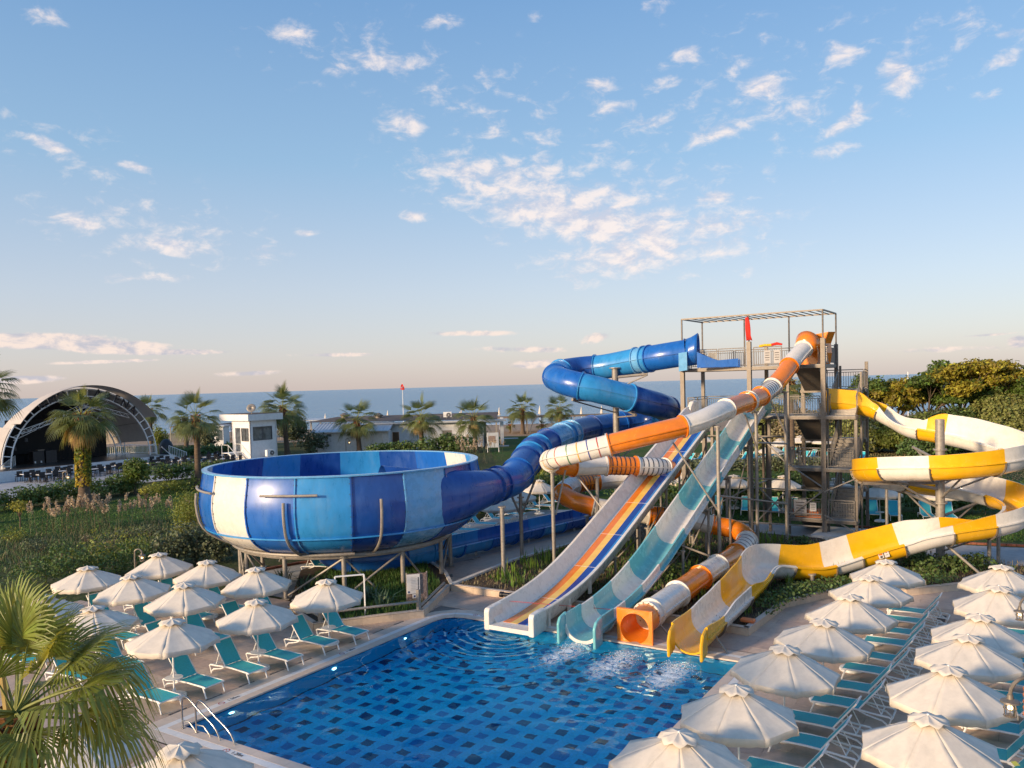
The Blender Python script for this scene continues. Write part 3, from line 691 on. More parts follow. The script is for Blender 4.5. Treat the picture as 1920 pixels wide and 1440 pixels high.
deck = thing('pool_deck', 'beige paved deck of rectangular slabs round the swimming pool', 'paved deck', ab(-24, 16, 0))
deck['kind'] = 'structure'; del deck['category']
sheet('deck_bed', [ab(*p) for p in DECKP[:4]] + [ab(-7.7, 28), ab(-7.6, 25.2), ab(-7.65, 13.2), ab(-19.5, 13.2), ab(-19.5, 24.5), ab(-18.9, 25.5), ab(-7.8, 25.5), ab(-8.3, 28.2)] + [ab(*p) for p in DECKP[5:]], -.022, M['grout'])
# sheet() above is a single concave polygon wrapped round the pool
slabs = []
sa, sb_ = 1.2, .6
for i in range(int(46 / sa)):
    for j in range(int(42 / sb_)):
        a = -36 + sa * (i + (.5 if j % 2 else 0.0)) + .6; b = 4 + sb_ * (j + .5)
        cs = [(a - sa / 2, b - sb_ / 2), (a + sa / 2, b - sb_ / 2), (a + sa / 2, b + sb_ / 2), (a - sa / 2, b + sb_ / 2)]
        if any(PA0 - .95 < x < PA1 + .95 and PB0 - .95 < y < PB1 + .95 for x, y in cs + [(a, b)]):
            # cut the slab against the coping band
            lo, hi = a - sa / 2, a + sa / 2
            inb = PB0 - .95 < b < PB1 + .95
            if inb and lo < PA0 - .95 < hi: hi = PA0 - .957
            elif inb and lo < PA1 + .95 < hi: lo = PA1 + .957
            elif not inb and (b + sb_ / 2 <= PB0 - .95 + .31 or b - sb_ / 2 >= PB1 + .95 - .31): pass
            else: continue
            if hi - lo < .12: continue
            a, w = (lo + hi) / 2, hi - lo
        else: w = sa
        cs = [(a - w / 2, b - sb_ / 2), (a + w / 2, b - sb_ / 2), (a + w / 2, b + sb_ / 2), (a - w / 2, b + sb_ / 2)]
        if not any(inpoly(c, DECKP) for c in cs): continue
        if all(inpoly(c, BED1) for c in cs) or all(inpoly(c, BED2) for c in cs): continue
        p = ab(a, b)
        if p.y < 11: continue
        q = p - Vector((0, 0, CAMH)); c = CAMR.transposed() @ q
        u, v = PPX - FPX * c.x / c.z, PPY + FPX * c.y / c.z
        if not (-500 < u < 2500 and v < 1900): continue
        slabs.append((p.y, a, b, w))
slabs.sort()
big, small = slabs[:300], slabs[300:]
smesh = {}
def slab_mesh(w):
    k = round(w, 3)
    if k not in smesh:
        mb = MB(); hw, hb = k / 2 - .003, sb_ / 2 - .003; c = .006
        V = [EA * x + EB * y + EZ * z for z, m in ((-.03, 0), (-.004, 0), (0, c)) for x, y in ((-hw + m, -hb + m), (hw - m, -hb + m), (hw - m, hb - m), (-hw + m, hb - m))]
        mb.add(V, [(0, 1, 5, 4), (1, 2, 6, 5), (2, 3, 7, 6), (3, 0, 4, 7), (4, 5, 9, 8), (5, 6, 10, 9), (6, 7, 11, 10), (7, 4, 8, 11), (8, 9, 10, 11)])
        me = bpy.data.meshes.new('paving_slab'); me.from_pydata([tuple(v) for v in mb.V], [], mb.F); me.materials.append(M['paving']); smesh[k] = me
    return smesh[k]
for _, a, b, w in big:
    o = bpy.data.objects.new('paving_slab', slab_mesh(w)); COL.objects.link(o); o.parent = deck
    o.location = ab(a, b, random.uniform(-.0015, .0015)) - ROOTLOC[deck.name]
mb = MB()
M['paving_far'] = pm('paving_stone_far', (.54, .40, .31), .62, .1, 5, bump=.1, bscale=60, dirt=(.27, .19, .14), damt=.45, dscale=.8, island=.1, wet=.9)
for _, a, b, w in small: mb.box(ab(a, b, -.015), (w - .008, sb_ - .008, .03), EA, EB, EZ)
mb.build('paving_slabs', M['paving_far'], deck, kind='stuff')

# coping: white edge tiles, then two bands of beige tiles, tile by tile
cop = thing('pool_coping', 'pale stone coping with a white inner edge round the swimming pool', 'coping', ab(-19.6, 19, 0))
cmesh = {}
def ctile(name, a, b, la, lb, mat, z=0.0, h=.05):
    key = (name, round(la, 3), round(lb, 3))
    if key not in cmesh:
        mb = MB(); mb.box((0, 0, -h / 2), (la - .006, lb - .006, h), EA, EB, EZ)
        me = bpy.data.meshes.new(name); me.from_pydata([tuple(v) for v in mb.V], [], mb.F); me.materials.append(mat); cmesh[key] = me
    o = bpy.data.objects.new(name, cmesh[key]); COL.objects.link(o); o.parent = cop; o.location = ab(a, b, z) - ROOTLOC[cop.name]
def run(name, off0, off1, L, mat, z):
    w = off1 - off0; m = (off0 + off1) / 2
    def cells(lo, hi):
        n = max(1, round((hi - lo) / L)); return [(lo + (hi - lo) * (i + .5) / n, (hi - lo) / n) for i in range(n)]
    for b, l in cells(PB0 - off1, PB1 - ch): ctile(name, PA0 - m, b, w, l, mat, z)
    for b, l in cells(PB0 - off1, PB1 + off1): ctile(name, PA1 + m, b, w, l, mat, z)
    for a, l in cells(PA0 - off0, PA1 + off0): ctile(name, a, PB0 - m, l, w, mat, z)
    for a, l in cells(PA0 + ch, PA1 + off0): ctile(name, a, PB1 + m, l, w, mat, z)
    # the rounded corner
    k = max(3, int((ch + m) * PI / 2 / L)); mb = MB()
    for t in range(k):
        t0, t1 = PI / 2 + PI / 2 * t / k + .004, PI / 2 + PI / 2 * (t + 1) / k - .004
        P = []
        for r in (ch + off0 + .003, ch + off1 - .003):
            for tt in (t0, t1): P.append(ab(PA0 + ch + r * math.cos(tt), PB1 - ch + r * math.sin(tt), z))
        V = P + [p - EZ * .05 for p in P]
        mb = MB(); mb.add(V, [(0, 2, 3, 1), (4, 5, 7, 6), (0, 1, 5, 4), (2, 6, 7, 3), (0, 4, 6, 2), (1, 3, 7, 5)])
        mb.build(name, mat, cop)
run('edge_tile', -.03, .27, .6, M['coping'], .004)
run('white_tile', .27, .50, .6, M['coping_white'], .001)
run('coping_tile', .50, .95, .6, M['coping'], 0.0)

# ---------------------------------------------------------------- raised beds
def bed(name, label, poly, walls, h=.28):
    t = thing(name, label, 'raised bed', ab(*poly[0]))
    mb = MB(); mb.prism([ab(*p) for p in poly], -.04, h - .05); mb.build('soil', M['soil'], t)
    for p, q in walls:
        P, Q = ab(*p), ab(*q); L = (Q - P).length; d = (Q - P) / L; s = d.cross(EZ)
        mb = MB(); mb.box((P + Q) / 2 + s * -.075 + EZ * (h / 2 - .02), (L - .004, .13, h - .02), d, s, EZ); mb.build('wall_core', M['grout'], t)
        n = max(1, round(L / .62))
        for i in range(n):
            mb = MB(); mb.box(P + d * (L * (i + .5) / n) + s * .005 + EZ * (h / 2 - .016), (L / n - .006, .026, h - .03), d, s, EZ); mb.build('cladding_tile', M['clad'], t)
            mb = MB(); mb.box(P + d * (L * (i + .5) / n) - s * .07 + EZ * (h + .002), (L / n - .006, .20, .03), d, s, EZ); mb.build('capping_tile', M['coping'], t)
    return t
bed1 = bed('planting_bed', 'stone clad raised bed of grass and spiky plants under the big blue bowl', BED1,
           [((-25.3, 22.42), (-22.56, 21.19)), ((-22.56, 21.19), (-19.97, 24.54)), ((-19.97, 24.54), (-21.5, 28.26))])
bed2 = bed('planting_bed', 'long stone clad raised bed of soil and plants beneath the open slides', BED2,
           [((-21.45, 28.3), (-17.8, 28.35)), ((-17.8, 28.35), (-9.52, 28.1)), ((-9.52, 28.1), (-8.24, 27.91)), ((-8.24, 27.91), (-8.0, 32.03)), ((-8.0, 32.03), (-6.66, 34.66)), ((-6.66, 34.66), (-4.15, 36.0)), ((-4.15, 36.0), (-2.09, 38.16)), ((-2.09, 38.16), (3.5, 42.0))])
kb = MB()
for p, q in (((-21.45, 28.4), (-21.7, 33.7)), ((-21.7, 33.7), (-20.9, 39.2)), ((-20.9, 39.2), (-20.4, 45.0))):
    kb.bar(ab(*p, .2), ab(*q, .2), .22, .24)
kb.build('kerb', M['kerbwhite'], bed2)
kb = MB()
for p, q in (((-21.5, 28.4), (-23.3, 30.3)), ((-23.3, 30.3), (-28, 33.6))): kb.bar(ab(*p, .18), ab(*q, .18), .16, .24)
kb.build('kerb', M['kerbwhite'], bed1)
# walk between the trough and the bed
sheet('path', [ab(-21.6, 28.6), ab(-21.9, 33.7), ab(-21.1, 39.2), ab(-20.6, 46), ab(-22.4, 46), ab(-24.3, 36), ab(-25, 31.6), ab(-23.2, 30.4)], -.028, M['paving_far'])
# ================================================================== SLIDES
def upframes(P):
    out = []; n = len(P)
    for i in range(n):
        t = (P[min(i + 1, n - 1)] - P[max(i - 1, 0)]).normalized()
        s = t.cross(EZ).normalized(); out.append((t, s, s.cross(t)))     # s points to the rider's right
    return out
def sweep(mb, P, fr, prof, closed=True, caps=True):
    V = []; F = []; m = None
    for k, (p, (t, s, u)) in enumerate(zip(P, fr)):
        pr = prof(k) if callable(prof) else prof
        m = len(pr); V += [p + s * x + u * y for x, y in pr]
    n = len(P)
    for k in range(n - 1):
        for i in range(m if closed else m - 1):
            j = (i + 1) % m
            F.append((k * m + i, (k + 1) * m + i, (k + 1) * m + j, k * m + j))
    if caps and closed: F += [tuple(range(m)), tuple((n - 1) * m + i for i in reversed(range(m)))]
    mb.add(V, F)
def circ(r, n=22): return [(r * math.cos(2 * PI * i / n), r * math.sin(2 * PI * i / n)) for i in range(n)]
def cut_idx(P, lens):
    """indices along an evenly spaced path for a list of relative section lengths"""
    tot = sum(lens); n = len(P) - 1; out = [0]; acc = 0
    for l in lens: acc += l; out.append(round(n * acc / tot))
    return out
def bolts_ring(mb, c, fr, r, n=14, sz=.028):
    t, s, u = fr
    for i in range(n):
        a = 2 * PI * (i + .5) / n; d = s * math.cos(a) + u * math.sin(a)
        mb.box(c + d * r, (sz, sz, .10), d, t.cross(d), t)
def closed_tube(root, P, r, secs, boltmb, n=22, lip=.06, ribs=None, hollow_end=False):
    """secs: (length, material name, rib colours or None). Each section is one part with its end flange and side seam lips"""
    fr = upframes(P); ix = cut_idx(P, [s[0] for s in secs]); objs = []
    for q, sc in enumerate(secs):
        i0, i1 = ix[q], ix[q + 1]
        if i1 <= i0: continue
        mb = MB(); sub = P[i0:i1 + 1]; f = fr[i0:i1 + 1]
        sweep(mb, sub, f, circ(r, n), caps=False)
        sweep(mb, sub, f, [(x * .955, y * .955) for x, y in reversed(circ(r, n))], caps=False)
        o = mb.build('tube_section', M[sc[1]], root, smooth=True)
        for (c, ff, sg) in ((sub[0], f[0], 1), (sub[-1], f[-1], -1)):
            t = ff[0]; V = []; F = []
            for pp in (c + t * sg * .004, c + t * sg * .055):
                for rr in (r * .96, r + lip + .02):
                    V += [pp + (ff[1] * math.cos(2 * PI * i / n) + ff[2] * math.sin(2 * PI * i / n)) * rr for i in range(n)]
            for i in range(n):
                j = (i + 1) % n
                F += [(n + i, n + j, 3 * n + j, 3 * n + i), (i, n + i, n + j, j)[::-1], (2 * n + i, 3 * n + i, 3 * n + j, 2 * n + j)]
            fm = MB(); fm.add(V, F); fm.build('flange', M[sc[1]], o, smooth=True)
            if boltmb is not None: bolts_ring(boltmb, c, ff, r + lip * .55, 16)
        for sd in (-1, 1):
            lm = MB()
            sweep(lm, sub, f, [(sd * r * .99, -.022), (sd * (r + lip), -.022), (sd * (r + lip), .022), (sd * r * .99, .022)][::sd])
            lm.build('seam_lip', M[sc[1]], o)
        if len(sc) > 2 and sc[2]:
            cols = sc[2]; k = len(cols)
            for b in range(k):
                idx = i0 + (i1 - i0) * (b + 1) / (k + 1); ii = int(idx); ii = min(ii, len(P) - 2)
                c = P[ii].lerp(P[ii + 1], idx - ii); ff = fr[ii]
                bm = MB(); sweep(bm, [c - ff[0] * .022, c + ff[0] * .022], [ff, ff], circ(r + .012, n)); bm.build('band', M[cols[b]], o, smooth=True)
        objs.append(o)
    return fr, ix
def chute_profile(r, hl, hr, th=.05, ns=12, lip=.09):
    inn = [(-r + th * .2, hl)] + [(-r * math.cos(PI * i / ns), -r * math.sin(PI * i / ns)) for i in range(ns + 1)] + [(r - th * .2, hr)]
    R = r + th
    outp = [(R, hr)] + [(R, 0.02)] + [(R + lip, .02), (R + lip, -.03), (R, -.03)] + [(R * math.cos(PI * i / ns), -.03 - (R) * math.sin(PI * i / ns) * .97) for i in range(1, ns)] + \
           [(-R, -.03), (-R - lip, -.03), (-R - lip, .02), (-R, .02), (-R, hl)]
    return inn + outp
def column(root, p, zt, r=.11, name='column', foot=True, z0=0.0, m='steel_light'):
    mb = MB(); mb.cyl((p[0], p[1], z0 - .05), (p[0], p[1], zt), r, 12); o = mb.build(name, M[m], root, smooth=True)
    if foot:
        fb = MB(); fb.box((p[0], p[1], z0 + .02), (r * 3.6, r * 3.6, .03)); fb.build('plate', M[m], o); fb = MB(); fb.cyl((p[0], p[1], zt - .03), (p[0], p[1], zt + .03), r * 1.9, 12); fb.build('head_plate', M[m], o)
    return o
def strut(root, p, q, r=.05, name='brace', m='steel_light'):
    mb = MB(); mb.cyl(p, q, r, 8); return mb.build(name, M[m], root, smooth=True)

# ---------------------------------------------------------------- the bowl slide
BC = Vector((-8.25, 39.5, 0))
bowl = thing('bowl_slide', 'big blue bowl water slide with panelled sides and a winding blue tube from the tower', 'water slide', BC)
prof = [(6.28, 5.44), (6.40, 5.46), (6.46, 5.40), (6.46, 5.30), (6.52, 4.95), (6.62, 4.45), (6.66, 4.0), (6.62, 3.55), (6.54, 3.15), (6.40, 2.86), (6.18, 2.60), (5.86, 2.36), (5.42, 2.12), (4.8, 1.92), (2.6, 1.75)]
inner = [(6.28, 5.44), (6.38, 5.0), (6.48, 4.5), (6.52, 4.0), (6.48, 3.55), (6.38, 3.2), (6.05, 2.75), (5.4, 2.35), (4.4, 2.05), (2.6, 1.9), (.9, 1.75), (.85, 1.2)]
front = math.atan2(-BC.y, -BC.x)
SEQ = ['midblue', 'navy', 'skyblue', 'navy', 'blue', 'midblue', 'white', 'blue', 'navy', 'midblue', 'navy', 'midblue', 'navy', 'blue', 'white', 'blue', 'white', 'blue']
SEQ[17] = 'blue'
seam = MB(); blt = MB()
for k in range(18):
    a0 = front + rad(2 + 20 * (k - 1)); a1 = a0 + rad(20)
    mb = MB(); mb.lathe(prof, BC, 5, a0, a1); pn = mb.build('bowl_panel', M[SEQ[k]], bowl, smooth=True)
    mb = MB(); mb.lathe(inner, BC, 5, a0, a1); mb.build('inner_face', M[SEQ[k]], pn, smooth=True)
    # raised joint lips between panels and the lower ring joint
    d = Vector((math.cos(a0), math.sin(a0), 0)); t = Vector((-d.y, d.x, 0))
    lm = MB()
    pts = [BC + d * (r_ + .02) + EZ * z_ for r_, z_ in prof[2:]]
    for p, q in zip(pts, pts[1:]): lm.bar(p, q, .06, .07, d)
    lm.build('joint_lip', M[SEQ[k]], pn)
    for p, q in zip(pts, pts[1:]):
        L = (q - p).length
        for i in range(max(1, int(L / .3))):
            for sg in (-1, 1): blt.box(p.lerp(q, (i + .5) / max(1, int(L / .3))) + t * sg * .055, (.03, .03, .03))
mb = MB(); mb.lathe([(6.40, 2.90), (6.50, 2.90), (6.50, 2.84), (6.36, 2.84)], BC, 90); mb.build('ring_joint', M['midblue'], bowl)
mb = MB(); mb.lathe([(6.29, 5.44), (6.29, 5.48), (6.53, 5.48), (6.53, 5.42), (6.45, 5.40)], BC, 90); mb.build('rim', M['skyblue'], bowl, smooth=True)
blt.build('bolts', M['bolt'], bowl, kind='stuff')
# support ring, legs and external ribs
RR, RZ = 5.05, 1.86
ringp = [BC + Vector((RR * math.cos(t), RR * math.sin(t), RZ)) for t in np.linspace(0, 2 * PI, 73)]
mb = MB(); mb.tube(ringp, .13, 8, False); mb.build('support_ring', M['steel_light'], bowl, smooth=True)
mb = MB(); mb.tube([BC + Vector((5.3 * math.cos(t), 5.3 * math.sin(t), RZ + .12)) for t in np.linspace(rad(190), rad(285), 30)], .07, 8); mb.build('pipe', M['steel_light'], bowl, smooth=True)
for k in range(12):
    t = front + rad(-2 + 30 * k); d = Vector((math.cos(t), math.sin(t), 0))
    p = BC + d * RR
    column(bowl, p, RZ, .10, 'leg')
    t2 = front + rad(-2 + 30 * k + 30); q = BC + Vector((math.cos(t2), math.sin(t2), 0)) * RR
    if k % 3 != 1: strut(bowl, (p.x, p.y, .1), (q.x, q.y, RZ - .1), .05)
    if k % 3 != 2: strut(bowl, (p.x, p.y, RZ - .1), (q.x * .6 + p.x * .4, q.y * .6 + p.y * .4, .1), .045)
def rib(t, ztop=4.95, cross=None):
    d = Vector((math.cos(t), math.sin(t), 0)); P = [BC + d * (r_ + .17) + EZ * z_ for r_, z_ in prof if z_ <= ztop and r_ > 4.9]
    P.append(BC + d * 5.15 + EZ * 1.95)
    mb = MB(); mb.tube(P, .065, 8); o = mb.build('outer_rib', M['steel_light'], bowl, smooth=True)
    if cross:
        r_ = 6.76; arc = [BC + Vector((r_ * math.cos(x), r_ * math.sin(x), ztop - .02)) for x in np.linspace(t - cross[0], t + cross[1], 9)]
        mb = MB(); mb.tube(arc, .055, 8); mb.build('cross_pipe', M['steel_light'], o, smooth=True)
    return o
rib(front + rad(-21.5), 4.75, (rad(9), rad(12)))
rib(front + rad(12.2), 4.55)
rib(front + rad(-79), 4.7, (rad(6), rad(22)))
rib(front + rad(105), 4.7); rib(front + rad(160), 4.7)

BLUEP = [(1288, 661, 49.7), (1245, 668, 50.2), (1190, 677, 51.6), (1130, 688, 53), (1085, 692, 53.4), (1052, 698, 52.4), (1043, 708, 50.6), (1062, 717, 49.2), (1100, 726, 48.6), (1150, 738, 48.9), (1205, 752, 49.6),
         (1243, 763, 50.8), (1256, 775, 52.6), (1240, 784, 54.4), (1205, 790, 55.2), (1150, 797, 54.4), (1095, 806, 52.0), (1040, 824, 48.2), (1003, 845, 45.2), (982, 872, 42.4), (957, 901, 39.8)]
BP = catmull([at(*p) for p in BLUEP] + [Vector(p) for p in ((-.78, 38.95, 4.25), (-1.15, 38.1, 4.2))], .2)
bb = MB()
bsecs = [(2.3, 'blue'), (.55, 'midblue'), (.55, 'skyblue'), (3.0, 'midblue'), (2.6, 'navy'), (1.7, 'midblue'), (2.6, 'blue'), (3.2, 'midblue'), (3.6, 'navy'), (3.0, 'midblue'), (3.0, 'navy'), (3.0, 'blue'), (2.8, 'navy'), (.7, 'skyblue'), (.7, 'midblue'), (2.2, 'skyblue'), (1.5, 'navy'), (.9, 'midblue'), (.9, 'navy'), (.9, 'midblue'), (2.3, 'navy'), (2.2, 'blue'), (.9, 'navy')]
closed_tube(bowl, BP, .80, bsecs, bb, n=26)
bb.build('bolts', M['bolt'], bowl, kind='stuff')
# moulded hood where the tube runs into the bowl wall, flattening along it
hd = MB(); n = 26; V = []; KH = 18
for i in range(KH + 1):
    f = i / KH; ph = rad(-11.2 - 48 * f); rc_ = 7.24 - 2.3 * f; d_ = Vector((math.cos(ph), math.sin(ph), 0)); c_ = BC + d_ * rc_ + EZ * (4.2 - .30 * f); rv = .80 + .95 * f
    V += [c_ + d_ * math.cos(2 * PI * j / n) * .80 + EZ * math.sin(2 * PI * j / n) * rv for j in range(n)]
hd.add(V, [(k * n + j, k * n + (j + 1) % n, (k + 1) * n + (j + 1) % n, (k + 1) * n + j) for k in range(KH) for j in range(n)])
hd.build('joint_hood', M['navy'], bowl, smooth='all')
# funnel mouth on the platform and its green-blue tub
f0 = BP[0]; ft = (BP[0] - BP[2]).normalized(); fs = ft.cross(EZ).normalized()
mth_ = MB()
PR = [f0 + ft * x for x in (0, .25, .5, .7)]
V = []; n = 26
for p, r_ in zip(PR, (.80, .82, .87, .92)):
    V += [p + (fs * math.cos(2 * PI * i / n) + EZ * math.sin(2 * PI * i / n)) * r_ + EZ * (r_ - .8) for i in range(n)]
mth_.add(V, [(k * n + i, k * n + (i + 1) % n, (k + 1) * n + (i + 1) % n, (k + 1) * n + i) for k in range(3) for i in range(n)])
mo = mth_.build('entry_mouth', M['blue'], bowl, smooth=True)
sm = mo.modifiers.new('wall', 'SOLIDIFY'); sm.thickness = .05
mb = MB()
c0 = f0 + ft * .7
tub = [c0 + fs * s_ * 1.0 + ft * x + EZ * z_ for x, z_ in ((0, -.1), (.5, -.42), (1.2, -.80), (2.4, -.88)) for s_ in (-1, 1)]
base = [Vector((p.x, p.y, 9.72)) for p in tub]
for sgn in (0, 1):
    pts = tub[sgn::2]; bs = base[sgn::2]
    off = fs * (.05 if sgn else -.05)
    V = pts + bs; V = V + [v + off for v in V]; mb = MB()
    F = []
    for k in range(3): F += [(k, k + 1, 5 + k, 4 + k), (8 + 4 + k, 8 + 5 + k, 8 + k + 1, 8 + k), (k, 8 + k, 9 + k, k + 1)]
    F += [(0, 4, 12, 8), (3, 11, 15, 7)]
    mb.add(V, F); mb.build('entry_side', M['blue'], bowl)
mb = MB(); mb.box(f0 - ft * .15 + EZ * -.55, (.5, 1.9, 1.1), ft, fs, EZ); mb.build('entry_block', M['skyblue'], bowl)
# masts carrying the tube
def yoke(root, mast, zs, tgts):
    for z_, q in zip(zs, tgts):
        strut(root, (mast[0], mast[1], z_), (q.x, q.y, q.z - .95), .09, 'arm'); strut(root, (mast[0], mast[1], z_ - .75), (q.x, q.y, q.z - 1.0), .045, 'brace')
mz = at(1153, 690, 51.6); col_ = column(bowl, (mz.x, mz.y), mz.z, .20, 'mast')
def nearP(P, u, v):
    best = None
    for p in P:
        q = CAMR.transposed() @ (p - Vector((0, 0, CAMH))); x, y = PPX - FPX * q.x / q.z, PPY + FPX * q.y / q.z
        d = (x - u) ** 2 + (y - v) ** 2
        if best is None or d < best[0]: best = (d, p)
    return best[1]
yoke(bowl, (mz.x, mz.y), [9.3, 7.8, 7.5, 4.7, 4.4], [nearP(BP, 1215, 674), nearP(BP, 1075, 718), nearP(BP, 1190, 748), nearP(BP, 1215, 789), nearP(BP, 1120, 801)])
for (u, v, Y) in ((945, 1092, None), (979, 1048, None)):
    g_ = atz(u, v, 0.0); p = nearP(BP, u, 905 if u < 960 else 890)
    column(bowl, (g_.x, g_.y), p.z - .79 if u < 960 else 3.2, .10, 'column')
g1, g2 = atz(945, 1092), atz(979, 1048)
for dx in (-.5, .5): strut(bowl, (g2.x, g2.y, 2.2), (g2.x + dx * 1.6, g2.y + .2, 4.1), .06)
strut(bowl, (g2.x, g2.y, 2.2), (g2.x, g2.y, 4.2), .08)

# outlet: closed bend under the bowl and a long open trough on the ground
OUT = catmull([Vector((-9.6, 40.2, 1.7)), Vector((-8.9, 39.2, 1.15)), Vector((-7.7, 38.7, .86)), Vector((-6.3, 39.0, .82)), Vector((-5.2, 39.9, .82)), Vector((-4.5, 40.6, .82))], .2)
ob = MB(); closed_tube(bowl, OUT, .78, [(2.6, 'navy'), (2.2, 'blue'), (1.6, 'midblue')], ob, n=22)
T0, T1 = Vector((-4.5, 40.6, .74)), at(1125, 965, 51.9); T1.z = .62
TP = [T0.lerp(T1, i / 70) for i in range(71)]; tf = upframes(TP)
ix = cut_idx(TP, [1] * 7)
for q in range(7):
    i0, i1 = ix[q], ix[q + 1]
    hl = [.95, .40, .40, .40, .42, .42, .42][q]
    mb = MB(); sweep(mb, TP[i0:i1 + 1], tf[i0:i1 + 1], chute_profile(.56, hl, .03, .05))
    o = mb.build('trough_section', M[['midblue', 'midblue', 'blue', 'blue', 'midblue', 'navy', 'blue'][q]], bowl, smooth=True)
    mb = MB(); c = TP[i1]; t = tf[i1][0]
    sweep(mb, [c - t * .05, c + t * .05], [tf[i1]] * 2, [(x * 1.1, y * 1.1) for x, y in chute_profile(.575, hl * .9, .05, .05)]); mb.build('trough_joint', M['blue'], o)
    for fx in (-.35, .35):
        mb = MB(); p = TP[(i0 + i1) // 2] + tf[0][1] * fx; mb.box((p.x, p.y, .08), (.12, .12, .24)); mb.build('foot', M['steel_light'], o)
def water_film(name):
    m = bpy.data.materials.new(name); m.use_nodes = True; nt = m.node_tree; b = nt.nodes['Principled BSDF']
    b.inputs['Base Color'].default_value = (.12, .32, .55, 1); b.inputs['Roughness'].default_value = .08; b.inputs['Alpha'].default_value = .55
    n = nd(nt, 'ShaderNodeTexNoise'); n.inputs['Scale'].default_value = 9; bp = nd(nt, 'ShaderNodeBump'); bp.inputs['Strength'].default_value = .6; bp.inputs['Distance'].default_value = .05
    lk(nt, n.outputs[0], bp.inputs['Height']); lk(nt, bp.outputs[0], b.inputs['Normal']); return m
M['film'] = water_film('running_water')
mb = MB(); mb.add([p + f[1] * s_ * .53 - EZ * .18 for p, f in zip(TP, tf) for s_ in (-1, 1)], [(2 * i, 2 * i + 2, 2 * i + 3, 2 * i + 1) for i in range(70)]); mb.build('trough_water', M['film'], bowl)

# ---------------------------------------------------------------- orange and white tube slide
OR_E = ab(-11.42, 25.25)
def on_line(E, s): p = E + EB * s; return p
ORP = [at(1507, 654, 46.3), at(1488, 675, 45.3), at(1468, 704, 44.0), at(1445, 729, 43.0), at(1420, 746, 41.7), at(1386, 758, 39.8), at(1345, 774, 37.9), at(1302, 793, 36.9), at(1200, 819, 36.3), at(1090, 847, 36.6), at(1052, 856, 37.0),
       at(1033, 864, 38.2), at(1046, 872, 39.8), at(1085, 875, 40.6), at(1130, 873, 40.9), at(1187, 874, 41.2), at(1235, 876, 41.7), at(1260, 883, 43.0), at(1240, 891, 44.6), at(1200, 897, 45.0), at(1140, 901, 44.9), at(1095, 906, 44.4), at(1062, 915, 43.2),
       at(1058, 929, 41.9), at(1085, 942, 41.3), at(1130, 953, 41.1), at(1215, 965, 41.0), at(1290, 974, 40.9), at(1340, 985, 40.8), at(1378, 993, 40.4), at(1400, 1008, 39.6), at(1392, 1028, 38.2), at(1372, 1046, 36.8),
       on_line(OR_E, 8.1) + EZ * .86, on_line(OR_E, 5.8) + EZ * .80, on_line(OR_E, 3.0) + EZ * .72, on_line(OR_E, 1.2) + EZ * .66]
OP = catmull(ORP, .16)
orange = thing('tube_slide', 'winding orange and white closed tube slide ending in a square orange mouth at the pool', 'water slide', OR_E)
RB = ['band_red', 'band_blue', 'band_yellow', 'band_green', 'band_red', 'band_black', 'band_yellow', 'band_green']
BK = ['band_black'] * 6
osecs = [(2.0, 'white', None), (2.2, 'orange', None), (1.5, 'white', BK), (1.4, 'orange', None), (.3, 'white', None), (2.4, 'orange', None), (2.9, 'white', None), (3.2, 'orange', None), (3.3, 'white', RB[:7]), (2.5, 'orange', None), (1.6, 'white', None), (1.5, 'orange', BK), (1.5, 'white', BK), (1.0, 'orange', None), (2.2, 'orange', None),
         (1.2, 'orange', None), (1.6, 'white', None), (1.6, 'orange', BK), (1.7, 'white', None), (1.9, 'orange', None), (2.6, 'white', None), (1.3, 'orange', BK[:3]), (1.5, 'white', None), (2.4, 'orange', None), (1.9, 'white', BK[:4]), (2.4, 'orange', None), (2.1, 'white', None), (2.3, 'orange', None), (2.3, 'white', None), (.5, 'white', None)]
ob2 = MB()
closed_tube(orange, OP, .47, osecs, ob2, n=22, lip=.05)
ob2.build('bolts', M['bolt'], orange, kind='stuff')
# entry box on the platform
e0 = OP[0]; et = (OP[0] - OP[2]).normalized(); eh = Vector((et.x, et.y, 0)).normalized(); es = eh.cross(EZ)
mb = MB()
V = []; n = 22
for x, r_, dz in ((0, .48, 0), (.35, .56, .06), (.65, .66, .12)):
    V += [e0 + et * x + EZ * dz + (es * math.cos(2 * PI * i / n) + et.cross(es) * -math.sin(2 * PI * i / n)) * r_ for i in range(n)]
mb.add(V, [(k * n + i, k * n + (i + 1) % n, (k + 1) * n + (i + 1) % n, (k + 1) * n + i) for k in range(2) for i in range(n)])
o = mb.build('entry_hood', M['orange'], orange, smooth=True); o.modifiers.new('wall', 'SOLIDIFY').thickness = .05
ec = e0 + eh * 1.0
mb = MB()
hexs = [(-.62, -.95), (.62, -.95), (.75, -.2), (.70, .35), (.95, .95), (-.5, .75), (-.78, .2)]
mb.add([ec + es * x + EZ * (y - .05) for x, y in hexs] + [ec + eh * .9 + es * x * 1.06 + EZ * (y * 1.02 - .05) for x, y in hexs],
       [(i, (i + 1) % 7, 7 + (i + 1) % 7, 7 + i) for i in range(1, 7)] + [tuple(range(7))])
o = mb.build('entry_box', M['orange'], orange); o.modifiers.new('wall', 'SOLIDIFY').thickness = .06
